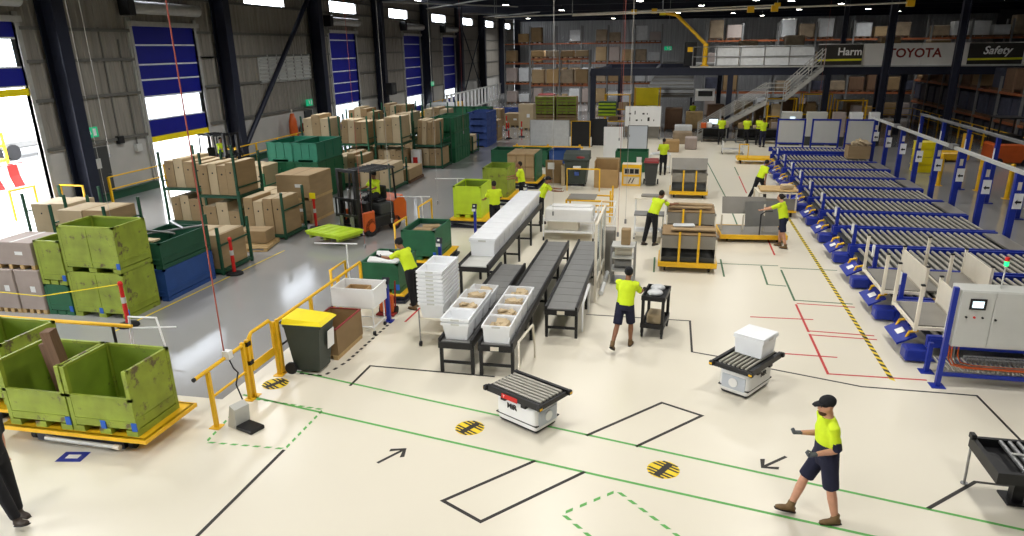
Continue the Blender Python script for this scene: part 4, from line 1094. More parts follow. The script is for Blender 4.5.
# wheelie bin
def wheelie_bin(loc, rz, body, lid, label, s=1.0, sticker_=False):
    t = thing('wheelie_bin', label, 'bin', loc, rz)
    m = MB(); m.loft([((0, .02, .04), .2, .24), ((0, 0, .5), .25, .29), ((0, 0, .95), .29, .34)], 4)
    m = MB(); a, b = [(-.21, -.22), (.21, -.22), (.21, .26), (-.21, .26)], [(-.28, -.34), (.28, -.34), (.28, .36), (-.28, .36)]
    vs = [(x * s, y * s, .05 * s) for x, y in a] + [(x * s, y * s, .95 * s) for x, y in b]
    m.add(vs, [(3, 2, 1, 0), (4, 5, 6, 7), (0, 1, 5, 4), (1, 2, 6, 5), (2, 3, 7, 6), (3, 0, 4, 7)]); m.build('body', body, t)
    MB().rbox(-.3 * s, .3 * s, -.37 * s, .37 * s, .9 * s, .97 * s, .02).build('rim', body, t)
    m = MB(); m.add([(-.31 * s, -.4 * s, .97 * s), (.31 * s, -.4 * s, .97 * s), (.31 * s, .38 * s, .97 * s), (-.31 * s, .38 * s, .97 * s), (-.25 * s, -.33 * s, 1.03 * s), (.25 * s, -.33 * s, 1.03 * s), (.27 * s, .36 * s, 1.07 * s), (-.27 * s, .36 * s, 1.07 * s)],
            [(3, 2, 1, 0), (4, 5, 6, 7), (0, 1, 5, 4), (1, 2, 6, 5), (2, 3, 7, 6), (3, 0, 4, 7)]); m.build('lid', lid, t)
    MB().cyl((-.27 * s, .42 * s, .98 * s), (.27 * s, .42 * s, .98 * s), .022 * s, 8).build('handle', body, t)
    for x in (-.28, .28): MB().cyl(((x - .03) * s, .3 * s, .11 * s), ((x + .03) * s, .3 * s, .11 * s), .11 * s, 16).build('wheel', 'rubber', t)
    if sticker_: MB().obox((.27 * s, -.02, .66), (.012, .34, .42), (0, R(4), 0)).build('notice', 'white', t)
    return t
wheelie_bin((-6.6, 11.62, 0), 90, 'bin_green', 'yellow_bright', 'dark wheelie bin with bright yellow lid by the yellow gate', 1.06)
tag(MB().box(-.006, .006, -.13, .13, -.18, .18).build('notice_sheet', 'white', None, (-6.235, 11.72, .64), (0, R(4), 0)), 'white notice sheet stuck on the yellow lid bin', 'notice')
# carton crate on pallet with white tub
t = thing('open_carton', 'open brown carton with red taped rim on a low pallet', 'carton', (-7.0, 12.05, 0))
for k in range(3): MB().box(k * .3, k * .3 + .1, 0, 1.2, 0, .09).build('bearer', 'pine', t)
MB().box(0, .72, 0, 1.2, .09, .11).build('base', 'pine', t)
m = [(0, .72, 0, .03), (0, .72, 1.17, 1.2), (0, .03, .03, 1.17), (.69, .72, .03, 1.17)]
for i, (a, b, c, d) in enumerate(m): MB().box(a, b, c, d, .11, .66).build('wall', 'mdf_dark', t); MB().box(a - .006, b + .006, c - .006, d + .006, .655, .675).build('rim_tape', 'red_dark', t)
def open_box(m, W, D, H, e=.025, flare=0):
    m.box(-W / 2, W / 2, -D / 2, -D / 2 + e, 0, H); m.box(-W / 2, W / 2, D / 2 - e, D / 2, 0, H); m.box(-W / 2, -W / 2 + e, -D / 2 + e, D / 2 - e, 0, H); m.box(W / 2 - e, W / 2, -D / 2 + e, D / 2 - e, 0, H); m.box(-W / 2 + e, W / 2 - e, -D / 2 + e, D / 2 - e, 0, e)
    return m
t = thing('white_tub_trolley', 'white tube trolley holding a long white tub', 'trolley', (-6.52, 13.75, 0))
for x in (-.42, .42):
    for y in (-.3, .3): MB().cyl((x, y, .1), (x, y, .72), .018, 8).build('leg', 'white', t); MB().cyl((x - .02, y, .05), (x + .02, y, .05), .05, 10).build('castor', 'rubber', t)
for z in (.18, .62): MB().tube([(-.42, -.3, z), (.42, -.3, z), (.42, .3, z), (-.42, .3, z)], .014, 6, True).build('frame_tube', 'white', t)
open_box(MB(), .98, .7, .42).build('tub', 'white', t, (0, 0, .64))
tag(open_box(MB(), .5, .36, .3).build('open_carton', 'cardboard', None, (-6.57, 13.8, .667)), 'small brown carton standing in the white tub', 'carton')
t = thing('sack_truck', 'dark red hand truck behind the white tub trolley', 'hand truck', (-6.3, 14.75, 0))
for x in (-.18, .18): MB().tube([(x, 0, .08), (x, .1, .8)], .02, 6).build('side_tube', 'red_dark', t); MB().cyl((x - .03, .05, .1), (x + .03, .05, .1), .1, 12).build('wheel', 'rubber', t)
MB().box(-.22, .22, -.22, .02, .03, .06).build('toe_plate', 'red_dark', t); MB().rbox(-.17, .17, -.12, .02, .07, .5, .04).build('red_body', 'orange', t)

# navy button posts along the stations
def button_post(loc, label):
    t = thing('button_post', label, 'control post', loc, 0, 'navy button posts')
    MB().box(-.1, .1, -.1, .1, .004, .02).build('foot_plate', 'blue', t); MB().box(-.04, .04, -.04, .04, .02, .9).build('post', 'blue', t)
    MB().obox((0, -.02, .98), (.14, .1, .16), (R(-20), 0, 0)).build('button_box', 'navy_steel', t); MB().cyl((0, -.06, 1.0), (0, -.1, 1.01), .03, 10).build('button', 'white', t); MB().box(-.09, .03, -.06, -.045, .82, .92).build('label_card', 'white', t)
button_post((-6.1, 14.3, 0), 'blue button post in front of the near green bin'); button_post((-6.0, 17.9, 0), 'blue button post beside the second green bin'); button_post((-6.2, 22.3, 0), 'blue button post at the near corner of the lime lift bin'); button_post((-5.25, 26.2, 0), 'blue button post beside the man at the crates')
# lift tables with bins along the aisle
def lift_table(loc, W, D, label, z=.3):
    t = thing('lift_table', label, 'lift table', loc)
    MB().rbox(0, W, 0, D, z - .05, z, .01, 1).build('platform', 'yellow', t); MB().box(.04, W - .04, .04, D - .04, z - .14, z - .05).build('skirt', 'navy_steel', t)
    MB().box(-.02, W + .02, -.02, D + .02, .02, .09).build('base_frame', 'navy_steel', t)
    for y in (.1, D - .15): MB().obox((W / 2, y, .13), (W * .8, .04, .05), (0, R(5), 0)).build('scissor_arm', 'panel_grey', t)
lift_table((-7.35, 15.45, 0), 1.2, 1.5, 'lift table under the near green bin', .24)
steel_bin((-7.28, 15.5, .24), 1.0, 1.3, .76, 'green', 'green_dark', 'green bin full of white parts nearest on the lift tables', split=False, tagc=1)
lift_table((-7.35, 18.2, 0), 1.25, 1.8, 'lift table under the second green bin', .26)
steel_bin((-7.28, 18.35, .26), 1.0, 1.5, .85, 'green', 'green_dark', 'green bin second along the lift tables', split=False, tagc=1)
lift_table((-7.4, 23.2, 0), 1.35, 2.0, 'lift table under the bright lime bin', .3)
steel_bin((-7.3, 23.5, .3), 1.0, 1.5, 1.1, 'lime_bright', CLI, 'bright lime bin on the lift table next to the standing man', split=False)
lift_table((-7.3, 27.0, 0), 1.4, 1.9, 'lift table under the worn lime bin', .3)
steel_bin((-7.2, 27.2, .3), 1.0, 1.5, 1.15, CL, CLI, 'worn lime bin on the lift table further along', split=False)
lift_table((-7.1, 30.6, 0), 1.5, 2.2, 'lift table under the green and brown crate', .3)
for i in range(3):
    t = thing('timber_crate', 'brown slatted crate on the far lift table, %s of three' % ['left', 'middle', 'right'][i], 'crate', (-7.0 + i * .4, 30.8, .3), 0, 'crates on the far lift table')
    MB().box(0, .38, 0, 1.7, 0, 1.2).build('box', 'mdf', t); [MB().box(-.005, .385, -.02, 0, z, z + .06).build('batten', 'mdf_dark', t) for z in (.1, .6, 1.1)]
tag(MB().box(-5.78, -5.74, 30.8, 32.5, .3, 1.5).build('side_gate', 'green'), 'green side gate on the far lift table', 'gate')
# white parts in the near green bin and its neighbour
for i, (x, y, z, a) in enumerate(((-6.98, 15.85, .945, 10), (-6.58, 15.82, .945, -8), (-6.98, 16.4, .945, 20), (-6.56, 16.4, .945, 5))):
    tag(MB().rbox(-.2, .2, -.14, .14, 0, .07, .02, 1).build('white_part', 'white', None, (x, y, z), (R(6), R(4), R(a))), 'white plastic part heaped in the near green bin, %s' % ['near left', 'near right', 'far left', 'far right'][i], 'part', 'white parts in the near green bin')
for i, (x, y) in enumerate(((-6.8, 18.9), (-6.7, 19.3))): tag(MB().rbox(-.25, .25, -.15, .15, 0, .06, .01, 1).build('board_offcut', 'mdf', None, (x, y, .98), (0, 0, R(20 * i))), 'brown board offcut on top of the second green bin, %s' % ['near', 'far'][i], 'board')
# heap below parts so they rest on something
for (x0, x1, y0, y1, z0, z1, lab) in ((-7.2, -6.36, 15.6, 16.7, .38, .915, 'packed white parts filling the near green bin'), (-7.2, -6.36, 18.45, 19.75, .4, .975, 'packed parts filling the second green bin')):
    o = MB().rbox(x0, x1, y0, y1, z0, z1, .03, 1).build('packed_parts', 'steel_dull'); tag(o, lab, 'parts', None, 'stuff')
# small yellow rails at the stations
def hoop(pts, label, r=.025):
    o = MB().tube(pts, r, 8).build('guard_hoop', 'yellow'); tag(o, label, 'railing')
hoop([(-7.75, 14.9, 0), (-7.75, 14.9, .95), (-7.75, 15.7, .95), (-7.75, 15.7, 0)], 'yellow hoop rail left of the near green bin')
hoop([(-7.8, 19.2, 0), (-7.8, 19.2, 1.05), (-7.8, 20.2, 1.05), (-7.8, 20.2, 0)], 'yellow hoop rail left of the second green bin')
hoop([(-7.9, 21.6, 0), (-7.9, 21.6, 1.05), (-7.9, 22.9, 1.05), (-7.9, 22.9, 0)], 'yellow hoop rail left of the bright lime bin')
for i, (x, y) in enumerate(((-8.1, 16.6), (-8.2, 22.8), (-8.0, 26.4))):
    t = thing('barrier_stand', 'thin white tube barrier stand left of the lift tables, %s' % ['near', 'middle', 'far'][i], 'barrier', (x, y, 0))
    MB().cyl((0, 0, .02), (0, 0, 1.15), .02, 8).build('pole', 'white', t); MB().cyl((-.9, .0, 1.12), (.3, .0, 1.15), .018, 8).build('arm', 'white', t); MB().box(-.12, .12, -.12, .12, 0, .02).build('foot_plate', 'white', t)
# hanging cords from the roof
for i, (x, y, z, c) in enumerate(((-7.15, 9.72, 1.16, 'cord_red'), (-8.0, 17.5, .9, 'cord_red'), (-7.9, 19.3, 1.2, 'cord_grey'), (-7.2, 21.5, 1.3, 'cord_grey'), (-3.3, 20.5, 1.3, 'cord_grey'), (-1.25, 18.7, 1.2, 'cord_red'), (-1.1, 19.4, 1.4, 'cord_grey'), (-21.2, 24.0, 2.2, 'cord_grey'), (-14.6, 16.1, 1.5, 'cord_grey'), (-9.6, 33.0, 2.2, 'cord_red'), (-8.6, 36.0, 2.2, 'cord_grey'), (-2.4, 34.5, 1.8, 'cord_red'), (-2.0, 36.0, 1.8, 'cord_grey'), (8.6, 47.0, 2.6, 'cord_red'))):
    t = thing('ceiling_air_hose', ['red air hose hanging down to the yellow rail by the gate', 'red cord hanging in front of the forklift', 'white cord hanging right of the forklift', 'white cord hanging over the grey aisle', 'white cord hanging over the conveyors', 'red cord hanging behind the conveyors', 'white cord next to the red one behind the conveyors', 'white hose hanging at the first wall bay', 'white cord above the lime bins', 'red cord hanging far along the aisle', 'white cord hanging far along the aisle', 'red cord hanging above the green skip', 'white cord hanging above the green skip', 'red cord hanging in front of the stairs'][i], 'cord', (x, y, 0))
    MB().cyl((0, 0, z), (0, 0, 10.19), .005 if i not in (0, 7) else .011, 6).build('cord', c, t); MB().cyl((0, 0, z - .12), (0, 0, z), .03, 8).build('end_fitting', 'steel', t)

# ================================================================ TOTE CONVEYORS
def line_conveyor(x0, x1, y0, y1, z, label, m_deck='steel_dull', plates=.45, legs=None):
    t = thing('belt_conveyor', label, 'conveyor', (x0, y0, 0))
    W, L = x1 - x0, y1 - y0
    for x in (0, W - .05): MB().box(x, x + .05, 0, L, z - .12, z + .05).build('side_rail', 'black', t)
    n = int(L / plates); pm = MB().box(.055, W - .055, .008, L / n - .008, z - .05, z).mesh('deck_plate', m_deck)
    for k in range(n): obj('deck_plate', pm, t, (0, k * L / n, 0))
    nl = legs or max(2, int(L / 1.8) + 1); lm = MB().box(-.03, .03, -.03, .03, 0, z - .12).mesh('leg', 'black'); cm_ = MB().box(0, W - .06, -.02, .02, .2, .25).mesh('cross_brace', 'black')
    for k in range(nl):
        y = .08 + (L - .16) * k / (nl - 1)
        for x in (.03, W - .03): obj('leg', lm, t, (x, y, 0))
        obj('cross_brace', cm_, t, (.03, y, 0))
    MB().box(.0, W, -.02, .03, z - .14, z - .02).build('end_plate', 'black', t)
    return t
line_conveyor(-4.1, -3.43, 11.85, 17.0, .68, 'left low conveyor with white totes at its near end')
line_conveyor(-3.32, -2.65, 11.85, 19.4, .68, 'middle long conveyor with four filled white totes')
line_conveyor(-2.42, -1.72, 13.95, 19.6, .68, 'right empty conveyor beside the clear screen')
line_conveyor(-4.85, -4.1, 15.8, 23.2, .95, 'raised conveyor carrying the long row of white totes', 'panel_grey')
t = thing('tube_guide', 'pale bent tube guide at the near end of the middle conveyor', 'guide', (-2.55, 11.9, 0))
MB().tube([(0, 0, .02), (0, 0, .75), (.12, .75, .8), (.12, .95, .3), (.12, .95, .02)], .02, 8).build('tube', 'cream', t)
t = thing('tube_guide', 'pale tube guide along the right edge of the empty conveyor', 'guide', (-1.66, 14.0, 0))
MB().tube([(0, .4, .02), (0, 0.4, .65), (0, 1.6, .7), (0, 1.6, .02)], .02, 8).build('tube', 'white', t)
for x, y, nm in ((-3.0, 11.835, 'middle'), (-2.07, 13.935, 'right')):
    tag(MB().box(-.08, .08, -.012, 0, .56, .64).build('number_plate', 'cream', None, (x, y, 0)), 'small pale tag on the near end of the %s conveyor' % nm, 'tag')
# tote builder
def tote_mesh(tp=.052):
    m = MB(); W, D, H, e = .52, .54, .35, .02
    e = .01   # walls taper inwards to the base so that totes nest
    rings = [(-tp, 0), (0, H), (-e, H), (-tp - e, e)]
    vs = [(sx * (W / 2 + o_), sy * (D / 2 + o_), z) for o_, z in rings for sx, sy in ((-1, -1), (1, -1), (1, 1), (-1, 1))]
    m.add(vs, [(a * 4 + i, a * 4 + (i + 1) % 4, b * 4 + (i + 1) % 4, b * 4 + i) for a, b in ((0, 1), (1, 2), (2, 3)) for i in range(4)] + [(3, 2, 1, 0), (12, 13, 14, 15)])
    sh = m.mesh('shell', 'tote_white')
    r = MB()
    for a in ((-W / 2 - .02, W / 2 + .02, -D / 2 - .02, -D / 2, H - .05, H), (-W / 2 - .02, W / 2 + .02, D / 2, D / 2 + .02, H - .05, H), (-W / 2 - .02, -W / 2, -D / 2, D / 2, H - .05, H), (W / 2, W / 2 + .02, -D / 2, D / 2, H - .05, H)): r.box(*a)
    return sh, r.mesh('rim', 'tote_white'), MB().box(-.08, .08, -.294, -.29, .308, .342).mesh('grip_slot', 'panel_grey')
TS = tote_mesh()
TSS = tote_mesh(.018)
heap = []
for s in range(3):
    random.seed(s); m = MB()
    m.box(-.2, .2, -.2, .2, .02, .24)
    for k in range(9): m.obox((random.uniform(-.09, .09), random.uniform(-.1, .1), random.uniform(.24, .31)), (random.uniform(.14, .24), random.uniform(.08, .2), random.uniform(.02, .06)), (random.uniform(-.4, .4), random.uniform(-.4, .4), random.uniform(0, 3)))
    heap.append(m.mesh('contents', 'mdf_pale'))
def tote(loc, label, group, rz=0, fill=None, s=1.0):
    t = thing('white_tote', label, 'tote', (loc[0], loc[1], loc[2] + .002), rz, group)
    q = TS if group in ('tall nested tote stack', 'totes on the left conveyor') else TSS
    obj('shell', q[0], t); obj('rim', q[1], t); obj('grip_slot', q[2], t)
    if fill is not None: o = obj('contents', heap[fill % 3], t); o['kind'] = 'stuff'
    t.scale = (s, 1, s)
    return t
for k in range(4):
    for j in range(2 if k < 3 else 1): tote((-3.77, 12.18 + k * .6, .68 + j * .088), 'white tote on the left low conveyor, %s from the near end, %s of its nest' % (['first', 'second', 'third', 'fourth'][k], ['lower', 'upper'][j]), 'totes on the left conveyor', 0, k if (j == 1 and k > 0) or k == 3 else None)
for k in range(4): tote((-2.98, 12.18 + k * .6, .68), 'filled white tote on the middle conveyor, %s from the near end' % ['first', 'second', 'third', 'fourth', 'fifth', 'sixth'][k], 'totes on the middle conveyor', 0, k)
for k in range(11):
    tote((-4.475, 16.95 + k * .58, .95), 'white tote %s along the long row on the raised conveyor' % ORD[k], 'long row of white totes', 0, None, 1.22)
for k in range(11):
    tag(MB().rbox(-.34, .34, -.27, .27, 0, .025, .008, 1).build('tote_lid', 'tote_white', None, (-4.475, 16.95 + k * .58, .95 + .434)), 'white lid %s along the long row of totes' % ORD[k], 'lid', 'lids on the long row of totes')
# tall white tote stack on wire trolley
t = thing('wire_trolley', 'wire trolley under the tall stack of white totes', 'trolley', (-4.62, 13.5, 0))
for x in (-.28, .28):
    for y in (-.45, .65): MB().cyl((x, y, .08), (x, y, .8), .016, 8).build('leg', 'steel', t); MB().cyl((x - .02, y, .06), (x + .02, y, .06), .06, 10).build('castor', 'rubber', t)
for z in (.3, .62): MB().box(-.29, .29, -.46, .66, z - .015, z + .015).build('shelf', 'cream', t)
for j in range(9):
    for k in range(2): tote((-4.62, 13.3 + k * .57, .636 + j * .085), 'white tote in the tall stack on the wire trolley, %s column, %s up' % (['near', 'far'][k], ORD[j]), 'tall nested tote stack')
# clear screen frames
t = thing('safety_screen', 'clear screen in a pale frame right of the empty conveyor', 'screen', (-1.6, 16.4, 0))
for y in (0, 1.1, 2.2): MB().box(-.03, .03, y - .03, y + .03, 0, 1.95).build('upright', 'cream', t)
for y in (0, 1.1):
    MB().box(-.006, .006, y + .04, y + 1.06, .5, 1.9).build('pane', 'clear_pane', t)
    for z in (.45, 1.92): MB().box(-.025, .025, y + .03, y + 1.07, z - .025, z + .025).build('cross_bar', 'cream', t)
for i, y in enumerate((16.9, 18.0)):
    tag(MB().cyl((-1.5, y, .06), (-1.5, y + .8, .06), .06, 10).build('floor_tube', 'white'), 'white tube lying on the floor at the clear screen, %s one' % ['near', 'far'][i], 'tube')
# stepped grey unit beside the screen
t = thing('drum_stand', 'grey stand of stacked drums and trays right of the clear screen', 'stand', (-1.05, 18.2, 0))
MB().box(-.32, .32, -.3, .3, .02, .06).build('base', 'steel', t)
for x in (-.3, .3):
    for y in (-.28, .28): MB().box(x - .02, x + .02, y - .02, y + .02, .06, 1.02).build('upright', 'steel', t)
for z in (.35, .7, 1.0): MB().box(-.3, .3, -.28, .28, z - .015, z + .015).build('shelf', 'panel_grey', t)
for i, z in enumerate((.5, .84)): MB().cyl((-.22, 0, z), (.22, 0, z), .13, 16).build('drum', 'cream' if i else 'steel', t)
t = thing('grey_locker', 'narrow grey locker between the screen and the drum stand', 'cabinet', (-1.5, 18.9, 0)); MB().rbox(-.18, .18, -.2, .2, 0, 1.25, .015, 1).build('body', 'sheet_grey', t); MB().rbox(-.16, .16, -.215, -.2, .05, 1.2, .008, 1).build('door', 'sheet_grey', t); MB().box(.1, .12, -.24, -.215, .6, .75).build('handle', 'black', t)
tag(MB().rbox(-.12, .12, -.12, .12, 0, .42, .02, 1).build('cardboard_tube_box', 'mdf', None, (-1.0, 18.2, 1.015)), 'small brown box on the drum stand', 'box')
# white packing trolley with boxes behind the conveyors
t = thing('packing_trolley', 'white wire trolley loaded with long white boxes behind the conveyors', 'trolley', (-3.05, 22.6, 0))
for x in (-.8, .8):
    for y in (-.6, .6): MB().cyl((x, y, .08), (x, y, .85), .02, 8).build('leg', 'white', t); MB().cyl((x - .02, y, .07), (x + .02, y, .07), .07, 10).build('castor', 'rubber', t)
for z in (.3, .66): MB().box(-.82, .82, -.62, .62, z - .02, z + .02).build('shelf', 'white', t)
for i, (x, y, z, W_, D_, H_, c) in enumerate(((0, -.35, .682, 1.5, .45, .35, 'white'), (0, .25, .682, 1.5, .45, .3, 'plastic_wrap'), (.05, -.1, 1.035, 1.3, .3, .06, 'white'), (-.1, .3, .985, 1.2, .2, .05, 'cream'), (-.2, -.2, .322, 1.0, .5, .3, 'cream'))):
    tag(MB().rbox(-W_ / 2, W_ / 2, -D_ / 2, D_ / 2, 0, H_, .015, 1).build('long_box', c, None, (-3.05 + x, 22.6 + y, z)), ['long white box at the front of the packing trolley', 'wrapped long box at the back of the packing trolley', 'flat white panel on top of the packing trolley', 'flat cream panel on top of the packing trolley', 'cream box on the lower shelf of the packing trolley'][i], 'box')
t = thing('wire_cage', 'white wire cage standing on the right of the packing trolley', 'cage', (-2.05, 21.6, 0))
for x in (0, .45):
    for y in (0, .9): MB().cyl((x, y, 0), (x, y, 1.25), .016, 6).build('upright', 'white', t)
for z in (.15, .45, .75, 1.05, 1.25): MB().tube([(0, 0, z), (.45, 0, z), (.45, .9, z), (0, .9, z)], .01, 6, True).build('hoop_wire', 'white', t)
t = thing('step_frame', 'yellow frame with small grey table behind the packing trolley', 'frame', (-2.7, 25.2, 0))
for x in (-.8, .75):
    for y in (-.5, .5): MB().box(x - .03, x + .03, y - .03, y + .03, 0, 1.15 if x > 0 else .8).build('post', 'yellow', t)
for z in (.4, .78): MB().tube([(-.8, -.5, z), (.75, -.5, z), (.75, .5, z), (-.8, .5, z)], .025, 6, True).build('rail', 'yellow', t)
MB().box(-.78, .2, -.48, .48, .8, .83).build('table_top', 'sheet_grey', t)
# ================================================================ MOBILE ROBOTS AND CARTS
def mobile_robot(loc, rz, label, across, front):
    """deck long axis along local x; front lamp on the +x (front=1) or -x end; across: rollers run along x"""
    t = thing('mobile_robot', label, 'robot', loc, rz)
    b = MB().rbox(-.44, .44, -.29, .29, .04, .48, .08, 3).build('body', 'white', t)
    MB().rbox(-.41, .41, -.26, .26, .008, .07, .03, 1).build('bumper', 'black', t)
    MB().rbox(-.445, .445, -.294, .294, .15, .17, .004, 1).build('sensor_slot', 'black', t)
    s = front
    fp = MB().rbox(min(s * .4, s * .452), max(s * .4, s * .452), -.23, .23, .13, .4, .02, 2).build('front_panel', 'smoke_lens', t)
    MB().cyl((s * .452, 0, .27), (s * .468, 0, .27), .085, 20).build('lamp_ring', 'white', fp)
    MB().box(-.3, .3, -.2, .2, .46, .5).build('riser', 'panel_grey', t)
    for x in (-.22, .22): MB().box(x - .05, x + .05, -.36, .36, .46, .53).build('deck_support', 'black', t)
    L, W = 1.14, .76
    for y in (-W / 2, W / 2 - .06): MB().box(-L / 2, L / 2, y, y + .06, .53, .64).build('side_rail', 'black', t)
    for x in (-L / 2, L / 2 - .05): MB().box(x, x + .05, -W / 2 + .06, W / 2 - .06, .53, .61).build('end_rail', 'black', t)
    for x in (-1, 1):
        for y in (-1, 1): MB().rbox(min(x * (L / 2 - .02), x * (L / 2 + .05)), max(x * (L / 2 - .02), x * (L / 2 + .05)), min(y * (W / 2 - .05), y * (W / 2 + .04)), max(y * (W / 2 - .05), y * (W / 2 + .04)), .54, .63, .015, 1).build('corner_guard', 'black', t); MB().box(min(x * (L / 2 + .05), x * (L / 2 + .053)), max(x * (L / 2 + .05), x * (L / 2 + .053)), y * W / 2 - .03, y * W / 2 + .03, .565, .6).build('hazard_mark', 'yellow', t)
    MB().box(-L / 2 + .05, L / 2 - .05, -W / 2 + .06, W / 2 - .06, .545, .565).build('deck_pan', 'black', t)
    if across:
        for k in range(7): y = -W / 2 + .13 + k * (W - .26) / 6; MB().cyl((-L / 2 + .05, y, .625), (L / 2 - .05, y, .625), .024, 10).build('roller', 'roller', t)
    else:
        for k in range(9): x = -L / 2 + .1 + k * (L - .2) / 8; MB().cyl((x, -W / 2 + .06, .625), (x, W / 2 - .06, .625), .024, 10).build('roller', 'roller', t)
    text('logo_lettering', 'MiR', .13, 'letter_black', t, (.08 * -s, -.297 , .36), (R(90), 0, 0), bold=.003)
    return t
a1 = mobile_robot((-2.08, 10.33, 0), -30, 'white mobile robot with empty roller deck on the green line', True, 1)
MB().box(-.22, .12, -.388, -.382, .52, .6).build('red_label', 'red', a1); text('red_label_lettering', 'T', .06, 'letter_white', a1, (-.17, -.39, .56), (R(90), 0, 0))
a2 = mobile_robot((1.57, 12.25, 0), 57, 'white mobile robot carrying a white tote near the red lines', True, -1)
tote((1.7, 12.42, .657), 'single white lidded tote riding on the mobile robot', 'robot tote', 57)
tag(MB().rbox(-.28, .28, -.29, .29, 0, .03, .01, 1).build('tote_lid', 'tote_white', None, (1.7, 12.42, .657 + .356), (0, 0, R(57))), 'white lid on the tote riding the robot', 'lid')
# roller stand at the right edge
t = thing('roller_stand', 'black roller stand cut by the right picture edge', 'conveyor', (4.3, 8.78, 0))
for y in (0, .88): MB().box(0, 1.6, y, y + .06, .6, .76).build('side_rail', 'black', t)
MB().box(0, .06, .06, .88, .6, .76).build('end_rail', 'black', t); MB().box(1.54, 1.6, .06, .88, .6, .76).build('end_rail', 'black', t); MB().box(.06, 1.54, .06, .88, .6, .64).build('bed_plate', 'black', t)
for k in range(11): MB().cyl((.36 + k * .11, .06, .735), (.36 + k * .11, .88, .735), .03, 10).build('roller', 'steel', t)
MB().cyl((.34, .5, .775), (1.5, .42, .775), .018, 8).build('guide_bar', 'panel_grey', t)
MB().cyl((.05, .92, .02), (.03, .92, .62), .018, 8).build('leg', 'steel', t); MB().cyl((1.5, .92, .02), (1.5, .92, .62), .018, 8).build('leg', 'steel', t); MB().cyl((.05, .92, .005), (.05, .92, .02), .05, 10).build('foot', 'steel', t)
MB().box(.5, .64, .55, .69, .03, .6).build('pedestal', 'black', t); MB().box(.42, .74, .46, .8, .005, .03).build('pedestal_foot', 'black', t); MB().rbox(-.02, .05, .84, .95, .74, .82, .01, 1).build('sensor_cap', 'black', t)

# yellow based sheet metal carts
def sheet_cart(loc, W, D, label, rz=0, front=True, lid=True, back=False):
    t = thing('sheet_metal_cart', label, 'cart', loc, rz)
    MB().box(-.04, W + .04, -.04, 0, .16, .3).build('front_bumper', 'yellow', t); MB().box(-.04, W + .04, D, D + .04, .16, .3).build('rear_bumper', 'yellow', t)
    for x in (-.04, W): MB().box(x, x + .04, 0, D, .16, .3).build('side_bumper', 'yellow', t)
    MB().box(0, W, 0, D, .22, .26).build('deck', 'sheet_grey', t)
    for x in (.15, W - .15):
        for y in (.15, D - .15): MB().cyl((x - .03, y, .08), (x + .03, y, .08), .08, 12).build('wheel', 'rubber', t); MB().box(x - .03, x + .03, y - .03, y + .03, .14, .22).build('castor_fork', 'steel_dull', t)
    if front:
        for x in (W * .34, W * .68): MB().box(x - .03, x + .03, -.05, -.0, .3, 1.15).build('upright', 'yellow', t)
    for x in (0, W - .04):
        MB().box(x, x + .04, .02, .06, .26, .95).build('corner_post', 'cream', t); MB().box(x, x + .04, D - .06, D - .02, .26, .95).build('corner_post', 'cream', t)
    MB().box(.0, W, .03, .05, .68, 1.02).build('front_sheet', 'sheet_grey', t)
    MB().box(.0, W, D - .05, D - .03, .3, 1.02).build('rear_sheet', 'sheet_grey', t)
    for x in (0.0, W - .02): MB().box(x, x + .02, .06, D - .06, .3, .95).build('side_sheet', 'sheet_grey', t)
    MB().box(.04, W - .04, .06, D - .06, .3, .42).build('inner_tray', 'charcoal', t)
    if lid: MB().obox((W / 2, D * .5, 1.06), (W * .95, D * .8, .03), (R(4), 0, 0)).build('lid_sheet', 'mdf_dark', t)
    if back: MB().obox((W / 2, D * .85, 1.25), (W, .03, .5), (R(-25), 0, 0)).build('raised_flap', 'sheet_grey', t)
    return t
sheet_cart((-.12, 19.2, 0), 1.5, 1.1, 'nearest yellow based metal cart with boards across its top')
sheet_cart((0.0, 22.1, 0), 1.5, 1.2, 'yellow based metal cart right of the leaning man')
sheet_cart((.1, 29.5, 0), 1.45, 1.2, 'far yellow based metal cart with raised grey flap', back=True, lid=False)
for i, (x, y, z, W_, D_, a) in enumerate(((.75, 19.6, 1.115, 1.2, .25, 2), (.72, 22.5, 1.115, 1.3, .2, 1), (.8, 22.9, 1.13, 1.2, .25, -2))):
    tag(MB().box(-W_ / 2, W_ / 2, -D_ / 2, D_ / 2, 0, .035).build('board_strip', 'mdf', None, (x, y, z), (0, 0, R(a))), ['tan board strip on the nearest metal cart', 'near tan board strip on the second metal cart', 'far tan board strip on the second metal cart'][i], 'board')
tag(MB().rbox(-.3, .3, -.12, .12, 0, .07, .03, 1).build('wrapped_bag', 'plastic_wrap', None, (.5, 20.0, 1.11), (0, 0, R(8))), 'clear plastic bag on the nearest metal cart', 'bag')
# tilted panel cart
t = thing('flatbed_cart', 'yellow edged flatbed cart with upright grey sheet panels', 'cart', (1.75, 22.7, 0), 4)
MB().box(0, 1.95, 0, 1.3, .2, .25).build('deck', 'sheet_grey', t)
for y in (-.05, 1.3): MB().box(-.05, 2.0, y, y + .05, .12, .26).build('edge_bar', 'yellow', t)
for x in (-.05, 1.95): MB().box(x, x + .05, 0, 1.3, .12, .26).build('edge_bar', 'yellow', t)
for x in (.2, 1.75):
    for y in (.2, 1.1): MB().cyl((x - .03, y, .07), (x + .03, y, .07), .07, 12).build('wheel', 'rubber', t)
for x in (.05, .72, 1.35): MB().box(x - .025, x + .025, .6, .65, .25, .75 if x < 1 else 1.1).build('upright', 'cream', t)
MB().obox((.75, .95, 1.0), (1.35, .04, .55), (R(-22), 0, 0)).build('tilted_panel', 'sheet_grey', t)
MB().obox((1.3, .62, .8), (1.1, .035, .8), (R(-10), 0, R(8))).build('tilted_panel', 'steel_dull', t)
